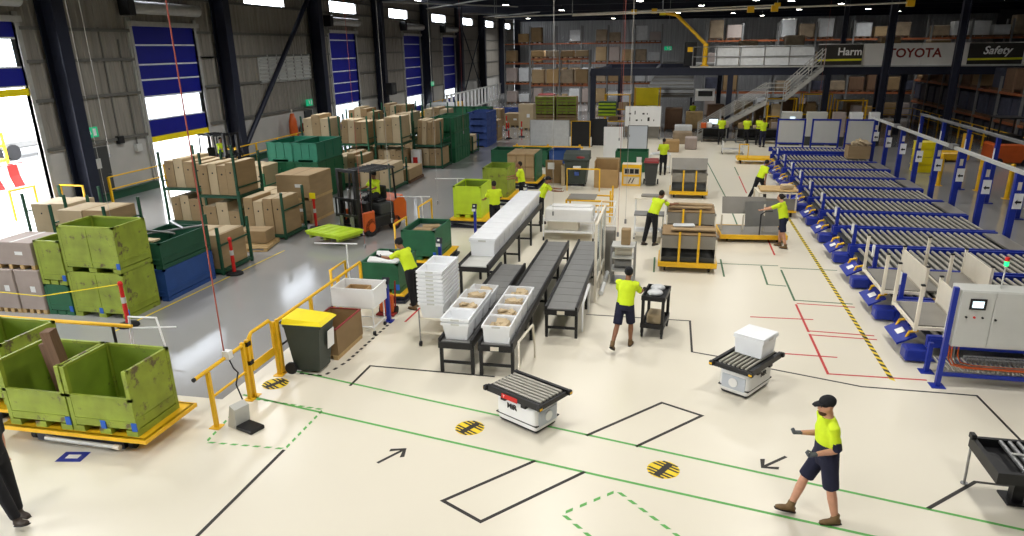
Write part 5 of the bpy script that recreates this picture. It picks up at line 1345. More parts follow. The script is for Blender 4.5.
MB().tube([(1.15, .05, .25), (1.15, .05, .9), (1.3, .1, 1.0), (1.5, .12, 1.0)], .018, 6).build('push_handle', 'black', t)
# cart with pale timber by the lanes
t = thing('timber_cart', 'low yellow cart stacked with pale timber boards by the blue lanes', 'cart', (3.2, 26.4, 0), 3)
MB().box(0, 1.35, 0, 1.2, .2, .26).build('deck', 'yellow', t)
for x in (.15, 1.2):
    for y in (.2, 1.0): MB().cyl((x - .03, y, .08), (x + .03, y, .08), .08, 12).build('wheel', 'rubber', t)
for x in (.02, 1.3): MB().box(x - .025, x + .025, .02, .07, .26, .9).build('upright', 'cream', t); MB().box(x - .025, x + .025, 1.1, 1.15, .26, .9).build('upright', 'cream', t)
MB().box(0, 1.35, .03, .06, .3, .7).build('front_sheet', 'sheet_grey', t)
MB().box(0, 1.33, .05, 1.15, .86, .9).build('top_tray', 'cream', t)
for k in range(5): tag(MB().box(-.65, .65, -.09, .09, 0, .05).build('timber_board', 'pine', None, (3.9 + .03 * (k % 2), 26.65 + k * .2, .93), (0, 0, R(3))), 'pale timber board on the low yellow cart by the lanes, %s from near' % ORD[k], 'board', 'timber boards on the yellow cart')
tag(MB().rbox(-.2, .2, -.17, .17, 0, .16, .03, 1).build('carton', 'mdf_pale', None, (4.2, 26.9, .985), (0, 0, R(12))), 'small pale carton on the timber boards by the lanes', 'carton')
# table and black cart
def work_table(loc, W, D, H, label, top, rz=0, shelf=True):
    t = thing('work_table', label, 'table', loc, rz)
    MB().box(0, W, 0, D, H - .04, H).build('table_top', top, t)
    for x in (.03, W - .03):
        for y in (.03, D - .03): MB().box(x - .02, x + .02, y - .02, y + .02, .06, H - .04).build('leg', 'white', t); MB().cyl((x - .02, y, .04), (x + .02, y, .04), .04, 8).build('castor', 'rubber', t)
    if shelf: MB().box(.02, W - .02, .02, D - .02, .25, .28).build('shelf', 'white', t)
    return t
work_table((-1.02, 22.6, 0), .95, .6, .82, 'white legged table behind the leaning man', 'steel_dull')
work_table((-1.1, 24.6, 0), 1.1, .6, .95, 'second table with grey tray further behind the leaning man', 'cream', shelf=False)
tag(MB().rbox(-.35, .35, -.15, .15, 0, .08, .03, 1).build('parts_tray', 'sheet_grey', None, (-.55, 24.9, .95)), 'grey tray on the second table', 'tray')
t = thing('utility_cart', 'black utility cart pushed by the man in shorts', 'cart', (-.42, 14.35, 0), -8)
for z, nm in ((.9, 'top_tray'), (.28, 'bottom_tray')):
    m = MB(); m.box(0, .5, 0, .85, z - .06, z - .03); m.box(0, .5, 0, .03, z - .03, z + .04); m.box(0, .5, .82, .85, z - .03, z + .04); m.box(0, .03, .03, .82, z - .03, z + .04); m.box(.47, .5, .03, .82, z - .03, z + .04); m.build(nm, 'black', t)
for x in (.01, .43):
    for y in (.01, .78): MB().box(x, x + .06, y, y + .06, .1, .86).build('leg', 'black', t); MB().cyl((x + .01, y + .03, .055), (x + .05, y + .03, .055), .055, 10).build('castor', 'rubber', t)
for i, (x, y, s) in enumerate(((-.138, 14.56, .17), (-.089, 14.91, .16))): tag(MB().ell((0, 0, 0), s, s * .9, .07, 12, 8).build('plastic_bag', 'plastic_wrap', None, (x, y, .957)), 'clear plastic bag on the black cart, %s one' % ['near', 'far'][i], 'bag')
tag(MB().rbox(-.15, .15, -.2, .2, 0, .22, .02, 1).build('carton', 'mdf_pale', None, (-.117, 14.71, .254), (0, 0, R(-8))), 'pale box on the lower tray of the black cart', 'carton')

# ================================================================ ROW BEHIND THE WORK AREA
tag(MB().box(-5.52, -4.75, 32.1, 32.2, 0, 1.06).build('fibre_board', 'mdf_dark'), 'large brown board standing left of the dark waste bin', 'board'); tag(MB().box(-5.42, -5.12, 32.09, 32.1, .65, .95).build('notice_sheet', 'white'), 'white sheet pinned on the large brown board', 'notice')
tag(MB().box(-4.72, -4.55, 31.6, 32.2, 0, .9).build('panel_stack', 'mdf_pale'), 'pale narrow panel beside the dark waste bin', 'panel')
t = thing('waste_bin', 'big dark waste bin with red rags spilling under its lid', 'bin', (-4.05, 31.9, 0))
m = MB(); m.add([(-.42, -.36, .12), (.42, -.36, .12), (.42, .36, .12), (-.42, .36, .12), (-.52, -.46, 1.15), (.52, -.46, 1.15), (.52, .46, 1.15), (-.52, .46, 1.15)], [(3, 2, 1, 0), (4, 5, 6, 7), (0, 1, 5, 4), (1, 2, 6, 5), (2, 3, 7, 6), (3, 0, 4, 7)]); m.build('body', 'bin_green', t)
MB().rbox(-.58, .58, -.5, .5, 1.12, 1.22, .03, 1).build('rim', 'bin_green', t); MB().prism([(-.52, 1.2), (.5, 1.22), (.46, 1.5), (-.3, 1.42)], 'x', -.56, .56).build('lid', 'bin_green', t)
for x in (-.35, .35):
    for y in (-.28, .28): MB().cyl((x - .03, y, .08), (x + .03, y, .08), .08, 10).build('castor', 'rubber', t)
MB().box(-.12, .22, -.49, -.43, .78, .92).build('white_label', 'white', t); MB().box(-.06, .14, -.47, -.42, .5, .66).build('blue_label', 'crate_blue', t)
MB().ell((.2, -.3, 1.27), .3, .2, .08, 10, 6).build('red_rags', 'red_dark', t)
t = thing('open_carton', 'tall open cardboard box right of the dark waste bin', 'carton', (-2.7, 31.75, 0))
m = MB(); m.box(-.52, .52, -.42, -.39, 0, .8); m.box(-.52, .52, .39, .42, 0, 1.2); m.box(-.52, -.49, -.39, .39, 0, 1.15); m.box(.49, .52, -.39, .39, 0, 1.15); m.box(-.49, .49, -.39, .39, 0, .03); m.build('walls', 'cardboard', t)
MB().box(-.51, .51, -.44, -.42, .0, .8).build('front_flap', 'cardboard', t); MB().box(-.52, .52, .38, .4, 1.15, 1.22).build('rim_strip', 'mdf_pale', t)
t = thing('equipment_box', 'yellow framed cabinet with dark openings beside the red lid bin', 'cabinet', (-2.05, 32.0, 0))
MB().box(0, .85, 0, .6, 0, .95).build('body', 'cream', t)
for a in ((0, .08, -.03, 0, 0, .95), (.77, .85, -.03, 0, 0, .95), (.08, .77, -.03, 0, .8, .95), (.08, .77, -.03, 0, .0, .08), (.08, .77, -.03, 0, .42, .5)): MB().box(*a).build('frame_bar', 'yellow', t)
for k in range(3): MB().box(.12 + k * .22, .3 + k * .22, -.02, .0, .55, .75).build('opening', 'black', t)
for k in range(2): MB().obox((.35 + k * .14, -.01, .24), (.035, .02, .26), (0, R(25), 0)).build('black_stripe', 'black', t)
wheelie_bin((-.78, 32.3, 0), 0, 'charcoal', 'red_dark', 'dark wheelie bin with dull red lid in the back row', 1.08)
hoop([(-4.3, 30.5, 0), (-4.3, 30.5, .95), (-2.9, 30.5, .95), (-2.9, 30.5, 0)], 'yellow hoop rail in front of the dark waste bin')
tag(open_box(MB(), 1.6, 1.2, 1.0, .04).build('steel_skip', 'green', None, (-1.85, 36.3, 0)), 'green open skip with white labels behind the yellow cabinet', 'skip'); tag(MB().box(-1.6, -1.35, 35.685, 35.698, .4, .75).build('notice_sheet', 'white'), 'white label on the green open skip', 'notice')
for i in range(3): steel_bin((-9.2 + i * 1.55, 36.6, 0), 1.45, 1.4, .85, 'green' if i < 2 else 'blue_bin', 'green_dark' if i < 2 else 'blue_bin', ['dark green bin left in the row behind the waste bin', 'dark green bin middle in the row behind the waste bin', 'blue bin right in the row behind the waste bin'][i], split=False)
tag(MB().box(-8.8, -4.8, 40.2, 40.3, .5, .62).build('crash_rail', 'yellow'), 'long yellow crash rail behind the row of bins', 'rail')
for i, x in enumerate((-8.6, -6.8, -5.0)): tag(MB().box(x - .05, x + .05, 40.3, 40.4, 0, .7).build('rail_post', 'yellow'), 'yellow post behind the crash rail, %s' % ['left', 'middle', 'right'][i], 'post')
def partition(x0, x1, y, z0, z1, m, label, frame='steel'):
    t = thing('partition_panel', label, 'panel', (x0, y, 0))
    W = x1 - x0
    MB().box(.04, W - .04, -.02, .02, z0, z1).build('sheet', m, t)
    for x in (0, W - .04): MB().box(x, x + .04, -.03, .03, 0, z1 + .03).build('upright', frame, t)
    MB().box(.04, W - .04, -.03, .03, z1, z1 + .03).build('top_bar', frame, t)
    for x in (0, W - .04): MB().box(x - .02, x + .06, -.3, .3, 0, .03).build('foot', frame, t)
partition(-8.7, -6.2, 44.8, .05, 1.6, 'plastic_wrap', 'wide translucent grey partition in front of the far crates')
partition(-6.1, -4.9, 44.8, .05, 1.55, 'black', 'black partition with yellow left edge', 'yellow')
partition(-4.85, -3.9, 45.2, .05, 1.65, 'black', 'second black partition right of the yellow edged one', 'black')
partition(-3.5, -2.5, 38.6, .05, 1.85, 'white', 'tall white panel behind the green skip', 'white')
partition(-2.35, -1.25, 40.5, .4, 1.75, 'smoke_lens', 'pale panel in a dark frame behind the green skip', 'charcoal')
t = thing('whiteboard', 'whiteboard with small black marks on tall legs', 'whiteboard', (-3.1, 49.0, 0))
MB().box(0, 2.4, -.02, .02, .85, 2.15).build('board', 'white', t)
for x in (0, 2.36): MB().box(x, x + .04, -.03, .03, 0, 2.18).build('leg', 'steel', t)
random.seed(3)
for k in range(9): x = .35 + (k % 5) * .38 + random.uniform(-.08, .08); z = 1.2 + (k // 5) * .42; MB().box(x, x + .06 + .08 * (k % 2), -.025, -.02, z, z + .1 + .14 * (k % 3 == 0)).build('black_mark', 'letter_black', t)
partition(-2.9, -.8, 49.6, .05, .8, 'sheet_grey', 'low grey partition under the whiteboard')
# lime crates, yellow racks far behind
for j in range(2):
    for k in range(3):
        t = thing('slatted_crate', 'far lime slatted crate, %s column, %s' % (['left', 'right'][j], ['bottom', 'middle', 'top'][k]), 'crate', (-11.0 + j * 1.75, 59.0, k * .72), 0, 'far lime crates')
        for z in (.05, .28, .5): MB().box(0, 1.6, -.02, .02, z, z + .14).build('slat', 'lime' if k else 'mdf', t)
        for x in (0, .75, 1.5): MB().box(x, x + .1, .02, .06, 0, .7).build('stave', 'lime', t)
        MB().box(0, 1.6, .06, 1.2, 0, .66).build('load', 'mdf_dark', t)
for k in range(2):
    t = thing('slatted_crate', 'lime slatted crate on the table left of the whiteboard, %s' % ['lower', 'upper'][k], 'crate', (-5.25, 53.0, 1.15 + k * .5)); MB().box(0, 1.25, .03, 1, 0, .48).build('load', 'green_dark', t)
    for z in (.03, .26): MB().box(0, 1.25, 0, .03, z, z + .14).build('slat', 'lime_bright', t)
work_table((-5.4, 52.8, 0), 2.6, 1.3, 1.15, 'long table under the lime slatted crates by the mezzanine post', 'mdf_dark', shelf=False)
def yellow_rack(x, y, W, H, label):
    t = thing('yellow_rack', label, 'rack', (x, y, 0))
    for a in (0, W): MB().box(a - .04, a + .04, -.04, .04, 0, H).build('upright', 'yellow', t); MB().box(a - .04, a + .04, .96, 1.04, 0, H).build('upright', 'yellow', t)
    for z in (.3, H * .5, H - .1): MB().box(0, W, -.03, .03, z, z + .08).build('beam', 'yellow', t); MB().box(0, W, 0, 1, z + .02, z + .06).build('shelf', 'pine', t)
yellow_rack(-5.2, 57.5, 1.9, 2.4, 'yellow rack behind the lime crates, left'); yellow_rack(-2.9, 57.0, 1.9, 2.9, 'taller yellow rack left of the sloping conveyor')
tag(MB().box(-2.8, -1.1, 56.9, 56.95, 1.6, 2.9).build('yellow_signboard', 'yellow_bright'), 'bright yellow safety panel on the far rack', 'panel')
for i in range(5): tag(MB().rbox(0, .7, 0, .6, 0, .5, .02, 1).build('carton', ['mdf', 'mdf_pale', 'mdf', 'white', 'mdf_dark'][i], None, ([-5.0, -4.15, -2.75, -1.9, -4.9][i], [57.6, 57.6, 57.2, 57.2, 57.6][i], [1.263, 1.263, 1.513, 1.513, .363][i])), 'carton on the far yellow racks, %s' % ['leftmost', 'pale one', 'brown one', 'white one', 'dark one below'][i], 'carton')
# sloping grey belt far behind under the mezzanine
t = thing('incline_conveyor', 'grey inclined belt conveyor rising under the mezzanine', 'conveyor', (0, 0, 0))
MB().add([(-2.4, 60, 2.2), (1.6, 60, 2.2), (-1.2, 76, 4.4), (1.8, 76, 4.4), (-2.4, 60, 2.0), (1.6, 60, 2.0), (-1.2, 76, 4.2), (1.8, 76, 4.2)], [(0, 1, 3, 2), (4, 6, 7, 5), (0, 4, 5, 1), (2, 3, 7, 6), (0, 2, 6, 4), (1, 5, 7, 3)]).build('belt', 'steel_dull', t)
for k in range(9): f = k / 9; MB().box(-2.3 + 1.1 * f, 1.55 + .2 * f, 60.5 + 16 * f - .3, 60.8 + 16 * f - .3, 2.25 + 2.2 * f, 2.33 + 2.2 * f).build('cleat', 'sheet_grey', t)
for x in (-2.2, 1.4): MB().box(x - .08, x + .08, 60.2, 60.4, 0, 2.0).build('leg', 'navy_steel', t)
# benches under the stairs with monitors
for i, (x, y, W_) in enumerate(((1.9, 46.9, 1.6), (4.0, 46.6, 1.5), (5.65, 46.4, .9))):
    t = thing('work_bench', ['bench with a small monitor left of the far workers', 'bench behind the middle far worker', 'short bench right of the far workers'][i], 'bench', (x, y + 1.04 + .0 * i, 0))
    MB().box(0, W_, 0, .7, .86, .9).build('bench_top', 'charcoal', t); MB().box(.05, W_ - .05, .6, .64, .15, .86).build('back_panel', 'black', t)
    for a in (.03, W_ - .09):
        for b in (.03, .61): MB().box(a, a + .06, b, b + .06, 0, .86).build('leg', 'steel', t)
    MB().box(.05, W_ - .05, .05, .6, .3, .33).build('shelf', 'charcoal', t)
t = thing('monitor', 'small lit monitor on the far bench', 'monitor', (2.62, 48.42, .9)); MB().box(-.15, .15, -.1, .1, 0, .02).build('stand', 'black', t); MB().box(-.02, .02, -.02, .02, .02, .2).build('neck', 'black', t); MB().box(-.3, .3, -.03, .0, .18, .55).build('bezel', 'black', t); MB().box(-.27, .27, -.036, -.03, .21, .52).build('display', 'screen', t)
t = thing('sign_board', 'white sign board with black drawing above the far benches', 'sign', (2.1, 52.0, 2.3)); MB().box(-.65, .65, -.03, .03, 0, .8).build('board', 'white', t); MB().box(-.45, .5, -.04, -.03, .3, .65).build('drawing', 'letter_black', t); MB().box(-.03, .03, -.03, .03, -2.3, 0).build('pole', 'steel', t)
random.seed(5)
for i in range(9):
    x = (1.9, 2.26, 3.05, 3.3, 4.2, 4.6, 5.1, 5.75, 6.2)[i]
    tag(MB().rbox(-.17, .17, -.15, .15, 0, random.uniform(.18, .4), .03, 1).build('parts_box', ['orange', 'white', 'black', 'carton_grey', 'mdf', 'charcoal', 'mdf_pale', 'black', 'carton_grey'][i], None, (x + .1, 48.02 + .22 * (i % 2), .9)), 'small %s box on the far benches, %s from left' % (['orange', 'white', 'black', 'grey', 'brown', 'dark grey', 'pale', 'second black', 'second grey'][i], ['first', 'second', 'third', 'fourth', 'fifth', 'sixth', 'seventh', 'eighth', 'ninth'][i]), 'box')
for i, (x, y, W_, H_, m) in enumerate(((.1, 46.8, 1.2, .75, 'pallet_load'), (-.45, 43.0, .95, .68, 'cardboard'), (.85, 44.3, .7, .7, 'carton_grey'), (.2, 48.3, 1.1, 1.0, 'plastic_wrap'))):
    tag(MB().rbox(0, W_, 0, .9, 0, H_, .04, 1).build('carton', m, None, (x, y, 0)), ['wrapped grey bundle at the foot of the stairs', 'single cardboard box on the floor before the stairs', 'grey carton right of the single cardboard box', 'shrink wrapped heap left of the far benches'][i], 'carton')
def bench_cart(x, y, label):
    t = thing('hand_cart', label, 'cart', (x, y, 0))
    MB().box(0, 1.9, 0, 1.0, .2, .32).build('deck', 'yellow', t); [MB().cyl((a - .03, b, .09), (a + .03, b, .09), .09, 10).build('wheel', 'rubber', t) for a in (.2, 1.7) for b in (.15, .85)]
    for a in (.05, .5): MB().box(a, a + .05, 0, .05, .32, 1.05).build('upright', 'yellow', t)
    MB().box(.05, .55, 0, .05, 1.0, 1.05).build('handle_bar', 'yellow', t)
bench_cart(3.45, 39.0, 'empty yellow hand cart left of the blue framed boards')
work_table((2.9, 42.6, 0), 1.2, .7, .8, 'grey table behind the empty yellow hand cart', 'charcoal')
work_table((-.95, 35.6, 0), 1.0, .6, .9, 'white table with paper at the far worker in the middle aisle', 'white')
tag(MB().rbox(-.4, .4, -.22, .22, 0, .05, .02, 1).build('paper_pile', 'plastic_wrap', None, (-.45, 35.9, .9), (0, 0, R(10))), 'pile of crumpled paper on the far white table', 'paper')
# ================================================================ FAR RACKS
def pallet_rack(x0, nb, bw, y, D, levels, H, label, beam='brown_rack', up='steel_dull', axis='x'):
    t = thing('pallet_rack', label, 'rack', (x0, y, 0), 0 if axis == 'x' else 90)
    um = MB().box(-.06, .06, -.06, .06, 0, H).mesh('upright', up); bm_ = MB().box(.06, bw - .06, -.04, .04, -.07, .07).mesh('beam', beam); xm = MB().cyl((0, .06, 0), (0, D - .06, .9), .025, 6).mesh('lattice', up)
    for k in range(nb + 1):
        for yy in (0, D): obj('upright', um, t, (k * bw, yy, 0))
        for z in range(1, int(H) - 1, 2): obj('lattice', xm, t, (k * bw, 0, z))
    for z in levels:
        for k in range(nb):
            for yy in (0, D): obj('beam', bm_, t, (k * bw, yy, z))
    return t
LOADS = {}
def load_mesh(kind, W, D, H):
    key = (kind, round(W, 1), round(D, 1), round(H, 1))
    if key not in LOADS:
        p = MB()
        for k in range(3): p.box(-W / 2 + k * (W - .12) / 2, -W / 2 + k * (W - .12) / 2 + .12, -D / 2, D / 2, 0, .12)
        p.box(-W / 2, W / 2, -D / 2, D / 2, .12, .15)
        LOADS[key] = (p.mesh('pallet', 'timber'), MB().rbox(-W / 2 + .03, W / 2 - .03, -D / 2 + .03, D / 2 - .03, .15, H, .05, 1).mesh('load', kind))
    return LOADS[key]
def rack_load(loc, kind, W, D, H, label, group):
    t = thing('pallet_load', label, 'pallet load', loc, 0, group)
    a, b = load_mesh(kind, W, D, H); obj('pallet', a, t); obj('load', b, t)
    return t
random.seed(11)
kinds = ['plastic_wrap', 'pallet_load', 'mdf', 'plastic_wrap', 'cardboard', 'pallet_load', 'mdf_dark', 'carton_grey']
kn = {'plastic_wrap': 'shrink wrapped', 'pallet_load': 'mixed brown', 'mdf': 'brown boxed', 'cardboard': 'cardboard', 'mdf_dark': 'dark timber', 'carton_grey': 'grey boxed', 'goods_dark': 'dark blue wrapped', 'timber': 'timber'}
pallet_rack(-18.3, 6, 2.8, 80, 1.2, (2.1, 4.2, 6.2), 8.0, 'tall brown beamed pallet rack far left beyond the aisle')
for zi, z in enumerate((0, 2.17, 4.27, 6.27)):
    for k in range(12):
        if random.random() < .12 or (zi == 3 and k % 3 == 0): continue
        kd = random.choice(kinds); rack_load((-17.6 + k * 1.4, 80.6, z), kd, 1.2, 1.1, random.choice([1.0, 1.3, 1.6]), '%s load on the %s level, %s along the far left rack' % (kn[kd], ['floor', 'second', 'third', 'top'][zi], ORD[k]), 'far left rack, %s, level %d' % (kn[kd], zi))
pallet_rack(-13.5, 2, 2.8, 70, 1.2, (2.4, 4.8), 5.6, 'nearer short pallet rack in front of the far left rack')
for zi, z in enumerate((2.47, 4.87)):
    for k in range(4): kd = ['mdf', 'cardboard', 'pallet_load', 'mdf_dark'][(k + zi) % 4]; rack_load((-12.8 + k * 1.4, 70.6, z), kd, 1.25, 1.1, 1.4 - .7 * zi, '%s load on the %s level, %s along the nearer short rack' % (kn[kd], ['middle', 'top'][zi], ORD[k]), 'nearer short rack level %d' % zi)
pallet_rack(2.5, 10, 2.9, 66, 1.2, (2.0, 4.0, 6.2), 7.6, 'long dark pallet rack behind and above the mezzanine')
for zi, z in enumerate((0, 2.07, 4.07, 6.27)):
    for k in range(20):
        if random.random() < .15: continue
        kd = random.choice(kinds if zi != 1 else ['timber', 'mdf_dark', 'pallet_load', 'goods_dark']); rack_load((3.25 + k * 1.45, 66.6, z), kd, 1.25, 1.1, random.choice([.9, 1.2, 1.6]), '%s load on the %s level, %s along the rack behind the mezzanine' % (kn[kd], ['floor', 'second', 'third', 'top'][zi], ORD[k]), 'mezzanine rack, %s, level %d' % (kn[kd], zi))
t = pallet_rack(19.9, 8, 3.2, 38.5, 1.2, (1.5, 3.1), 4.0, 'rack of dark blue wrapped goods along the right side', 'brown_rack', 'steel_dull', 'y')
for zi, z in enumerate((0, 1.57, 3.17)):
    for k in range(16):
        if zi == 2 and k % 3 == 1: continue
        kd = 'goods_dark' if zi < 2 else random.choice(['goods_dark', 'mdf_dark', 'timber']); rack_load((19.3, 39.3 + k * 1.6, z), kd, 1.1, 1.35, 1.3, '%s load on the %s level, %s along the right side rack' % (kn[kd], ['floor', 'middle', 'top'][zi], ORD[k]), 'right side rack, %s, level %d' % (kn[kd], zi))
for i in range(4): rack_load((-3.4 + i * 1.5 + 2.0, 54.5 + i * .4, 0), 'timber' if i % 2 else 'pine', 1.3, 1.3, [1.1, 1.6, 1.3, 1.8][i], 'stacked timber pallets under the mezzanine, %s from the left' % ['first', 'second', 'third', 'fourth'][i], 'timber stacks under the mezzanine')
for i in range(6): rack_load((5.2 + i * 1.6, 57.5 + (i % 2) * 1.2, 0), ['mdf', 'mdf_dark', 'timber', 'pallet_load', 'cardboard', 'mdf'][i], 1.3, 1.2, [1.9, 1.5, 2.2, 1.6, 1.3, 1.8][i], 'brown goods under the mezzanine behind the boards, %s from the left' % ['first', 'second', 'third', 'fourth', 'fifth', 'sixth'][i], 'goods under the mezzanine')
for i in range(5): rack_load((5.0 + i * 3.1, 56.0, 4.58), random.choice(['mdf_dark', 'pallet_load']), 1.3, 1.2, [1.6, 1.9, 1.2, 1.7, 1.5][i], 'goods standing on the mezzanine deck, %s from the left' % ['first', 'second', 'third', 'fourth', 'fifth'][i], 'goods on the mezzanine')
def yrail(pts, label, h=1.1, n=2):
    t = thing('guard_rail', label, 'railing')
    for a, b in zip(pts[:-1], pts[1:]):
        a, b = Vector(a), Vector(b); L = (b - a).length; k = max(1, int(L / 2))
        for z in (h, h * .55): MB().cyl((a.x, a.y, z), (b.x, b.y, z), .03, 6).build('rail', 'yellow', t)
        for i in range(k + 1): p = a + (b - a) * i / k; MB().box(p.x - .04, p.x + .04, p.y - .04, p.y + .04, 0, h).build('post', 'yellow', t)
yrail([(13.2, 62.0), (18.3, 62.0), (18.3, 38.0)], 'yellow guard rail in front of the right side rack')
# fence and hoops along the left wall
yrail([(WX + .9, 24.9), (WX + .9, 28.3)], 'yellow guard rail along the wall before the second blue door')
yrail([(WX + .9, 33.7), (WX + .9, 46.9)], 'yellow guard rail along the wall past the second blue door')
yrail([(WX + .9, 52.6), (WX + .9, 61.2)], 'yellow guard rail past the third blue door'); yrail([(WX + .9, 66.9), (WX + .9, 72.4)], 'yellow guard rail between the far blue doors')
hoop([(WX + .3, 23.1, 0), (WX + .3, 23.1, 1.1), (WX + 1.3, 23.1, 1.1), (WX + 1.3, 23.1, 0)], 'yellow hoop guard at the left doorway jamb', .035)
hoop([(WX + .3, 33.5, 0), (WX + .3, 33.5, 1.1), (WX + 1.3, 33.5, 1.1), (WX + 1.3, 33.5, 0)], 'yellow hoop guard at the second doorway jamb', .035)
hoop([(WX - .6, 21.7, -.02), (WX - .6, 21.7, 1.1), (WX - .6, 22.8, 1.1), (WX - .6, 22.8, -.02)], 'yellow hoop guard just outside the left doorway', .04)
for i, y in enumerate((61.5, 72.6)):
    t = thing('door_guard', 'low yellow bumper guard at the far blue doors, %s' % ['near', 'far'][i], 'guard', (WX + .9, y, 0)); MB().box(-.2, .2, -.0, 3.8, .1, .5).build('bumper', 'yellow', t); [MB().box(-.12, .12, a, a + .2, 0, .1).build('foot', 'yellow', t) for a in (.1, 3.5)]
# white slatted barrier far along the left aisle
t = thing('slatted_barrier', 'long white slatted machine guard far along the left wall', 'barrier', (-19.5, 62.0, 0))
for k in range(16): MB().box(-.04, .04, k * 1.35, k * 1.35 + .5, .3, 1.9).build('slat', 'white', t)
for z in (.3, 1.9): MB().box(-.06, .06, 0, 21, z, z + .12).build('rail', 'panel_grey', t)
for k in range(6): MB().box(-.06, .06, k * 4.0, k * 4.0 + .1, 0, .3).build('foot', 'panel_grey', t)
t = thing('white_machine', 'white covered machine at the near end of the slatted guard', 'machine', (-20.6, 59.4, 0)); MB().rbox(0, 2.2, 0, 2.2, 0, 1.5, .3, 3).build('cover', 'plastic_wrap', t); MB().rbox(.3, 1.9, -.05, .3, .3, 1.1, .05, 1).build('hatch', 'panel_grey', t)
t = thing('pallet_truck', 'red loaded pallet truck far down the aisle', 'truck', (-13.2, 72.0, 0)); MB().rbox(0, 1.6, 0, 1.4, .2, 1.5, .08, 1).build('load', 'red_dark', t); MB().box(-.1, 1.9, -.2, 1.6, .08, .2).build('platform', 'red', t); [MB().cyl((a, -.1, .1), (a, .05, .1), .1, 10).build('wheel', 'rubber', t) for a in (.2, 1.5)]
tag(MB().box(-19, -9, 66.9, 67.0, .001, .003).build('floor_tape', 'tape_red'), 'red line painted across the far aisle floor', 'floor tape')
# hoist jib above the mezzanine, crane beams under the roof
t = thing('jib_crane', 'yellow jib arm standing on the mezzanine edge', 'crane', (1.9, 51.2, 4.58))
MB().cyl((0, 0, 0), (0, 0, 1.4), .16, 12).build('column', 'yellow', t); MB().box(-.25, .25, -.25, .25, 0, .08).build('foot_plate', 'yellow', t)
MB().tube([(0, 0, 1.35), (-.9, 0, 2.2), (-2.0, 0, 3.2), (-2.9, 0, 3.35)], .11, 8).build('arm', 'yellow', t); MB().box(-3.1, -2.7, -.2, .2, 3.2, 3.45).build('head', 'yellow_bright', t); MB().cyl((-2.9, 0, 3.4), (-2.9, 0, 5.35), .03, 6).build('suspension', 'steel', t)
t = thing('work_platform', 'black and yellow machine box beside the jib on the mezzanine', 'machine', (.55, 51.4, 4.58)); MB().rbox(0, .8, 0, .8, 0, 1.5, .03, 1).build('body', 'black', t); MB().box(.2, .55, -.02, 0, .9, 1.2).build('label_plate', 'yellow', t)
for i, (p, q_) in enumerate((((-14, 58, 8.1), (6, 50, 8.2)), ((-6, 44, 7.6), (12, 44, 7.9)))):
    t = thing('crane_beam', ['long pale crane beam hung under the roof on the left', 'long pale crane beam with yellow ends over the mezzanine'][i], 'beam')
    MB().cyl(p, q_, .045, 6).build('beam', 'cream', t); MB().cyl((p[0], p[1], p[2]), (p[0], p[1], 10), .02, 6).build('hanger', 'steel', t); MB().cyl((q_[0], q_[1], q_[2]), (q_[0], q_[1], 10), .02, 6).build('hanger', 'steel', t)
    for f in (.55, .62, 1.0): c = Vector(p).lerp(Vector(q_), f); MB().box(c.x - .18, c.x + .18, c.y - .15, c.y + .15, c.z - .2, c.z + .12).build('trolley_block', 'yellow', t)
exit_sign(0, 5.6, 'green exit sign hanging above the mezzanine beam', -.5, 0)
_es = [o for o in bpy.data.objects if o.get('label') == 'green exit sign hanging above the mezzanine beam'][0]
_es.location = (-.6, 58.0, 5.7); _es.rotation_euler = (0, 0, R(-90)); _es.scale = (.7, .7, .7); MB().cyl((0, 0, .2), (0, 0, 6.45), .02, 6).build('hanger', 'steel', _es)
# forklift glimpsed on the right
t = thing('reach_truck', 'orange and black truck parked behind the right gantry rail', 'forklift', (15.8, 40.0, 0))
MB().rbox(0, 2.0, 0, 1.4, .15, 1.1, .08, 1).build('chassis', 'orange', t); MB().box(.2, 1.2, .1, 1.3, 1.1, 1.5).build('seat_block', 'black', t)
for x in (.1, 1.2):
    for y in (.1, 1.25): MB().box(x, x + .07, y, y + .07, 1.1, 2.3).build('guard_post', 'black', t)
MB().box(.05, 1.3, .05, 1.35, 2.3, 2.36).build('roof_guard', 'black', t); [MB().cyl((x, -.05, .2), (x, .15, .2), .2, 12).build('wheel', 'rubber', t) for x in (.35, 1.6)]
t = thing('low_truck', 'yellow low lift truck beside the orange truck', 'truck', (13.7, 41.0, 0)); MB().rbox(0, 1.5, 0, 1.0, .1, .5, .06, 1).build('body', 'yellow', t); MB().box(1.3, 1.5, .1, .9, .5, 1.4).build('mast', 'yellow', t); [MB().cyl((x, -.03, .1), (x, .08, .1), .1, 10).build('wheel', 'rubber', t) for x in (.3, 1.2)]
# outside the open doors
for i in range(4):
    t = thing('water_barrier', 'red and white road barrier outside the left door, %s' % ['first', 'second', 'third', 'fourth'][i], 'barrier', (-30.2 + .0 * i, 26.6 + i * .55, -.02), 0, 'road barriers outside')
    MB().prism([(-.3, 0), (.3, 0), (.12, .5), (.1, 1.0), (-.1, 1.0), (-.12, .5)], 'y', 0, .5).build('body', 'red' if i % 2 == 0 else 'white', t); MB().box(-.1, .1, .2, .3, 1.0, 1.06).build('lug', 'red', t)
t = thing('yellow_stillage', 'yellow cage outside the left doorway', 'cage', (-34, 27.5, -.02))
for x in (0, 1.6):
    for y in (0, 2.4): MB().box(x - .05, x + .05, y - .05, y + .05, 0, 2.2).build('post', 'yellow', t)
for z in (.2, .9, 1.6, 2.2): MB().tube([(0, 0, z), (1.6, 0, z), (1.6, 2.4, z), (0, 2.4, z)], .04, 6, True).build('rail', 'yellow', t)
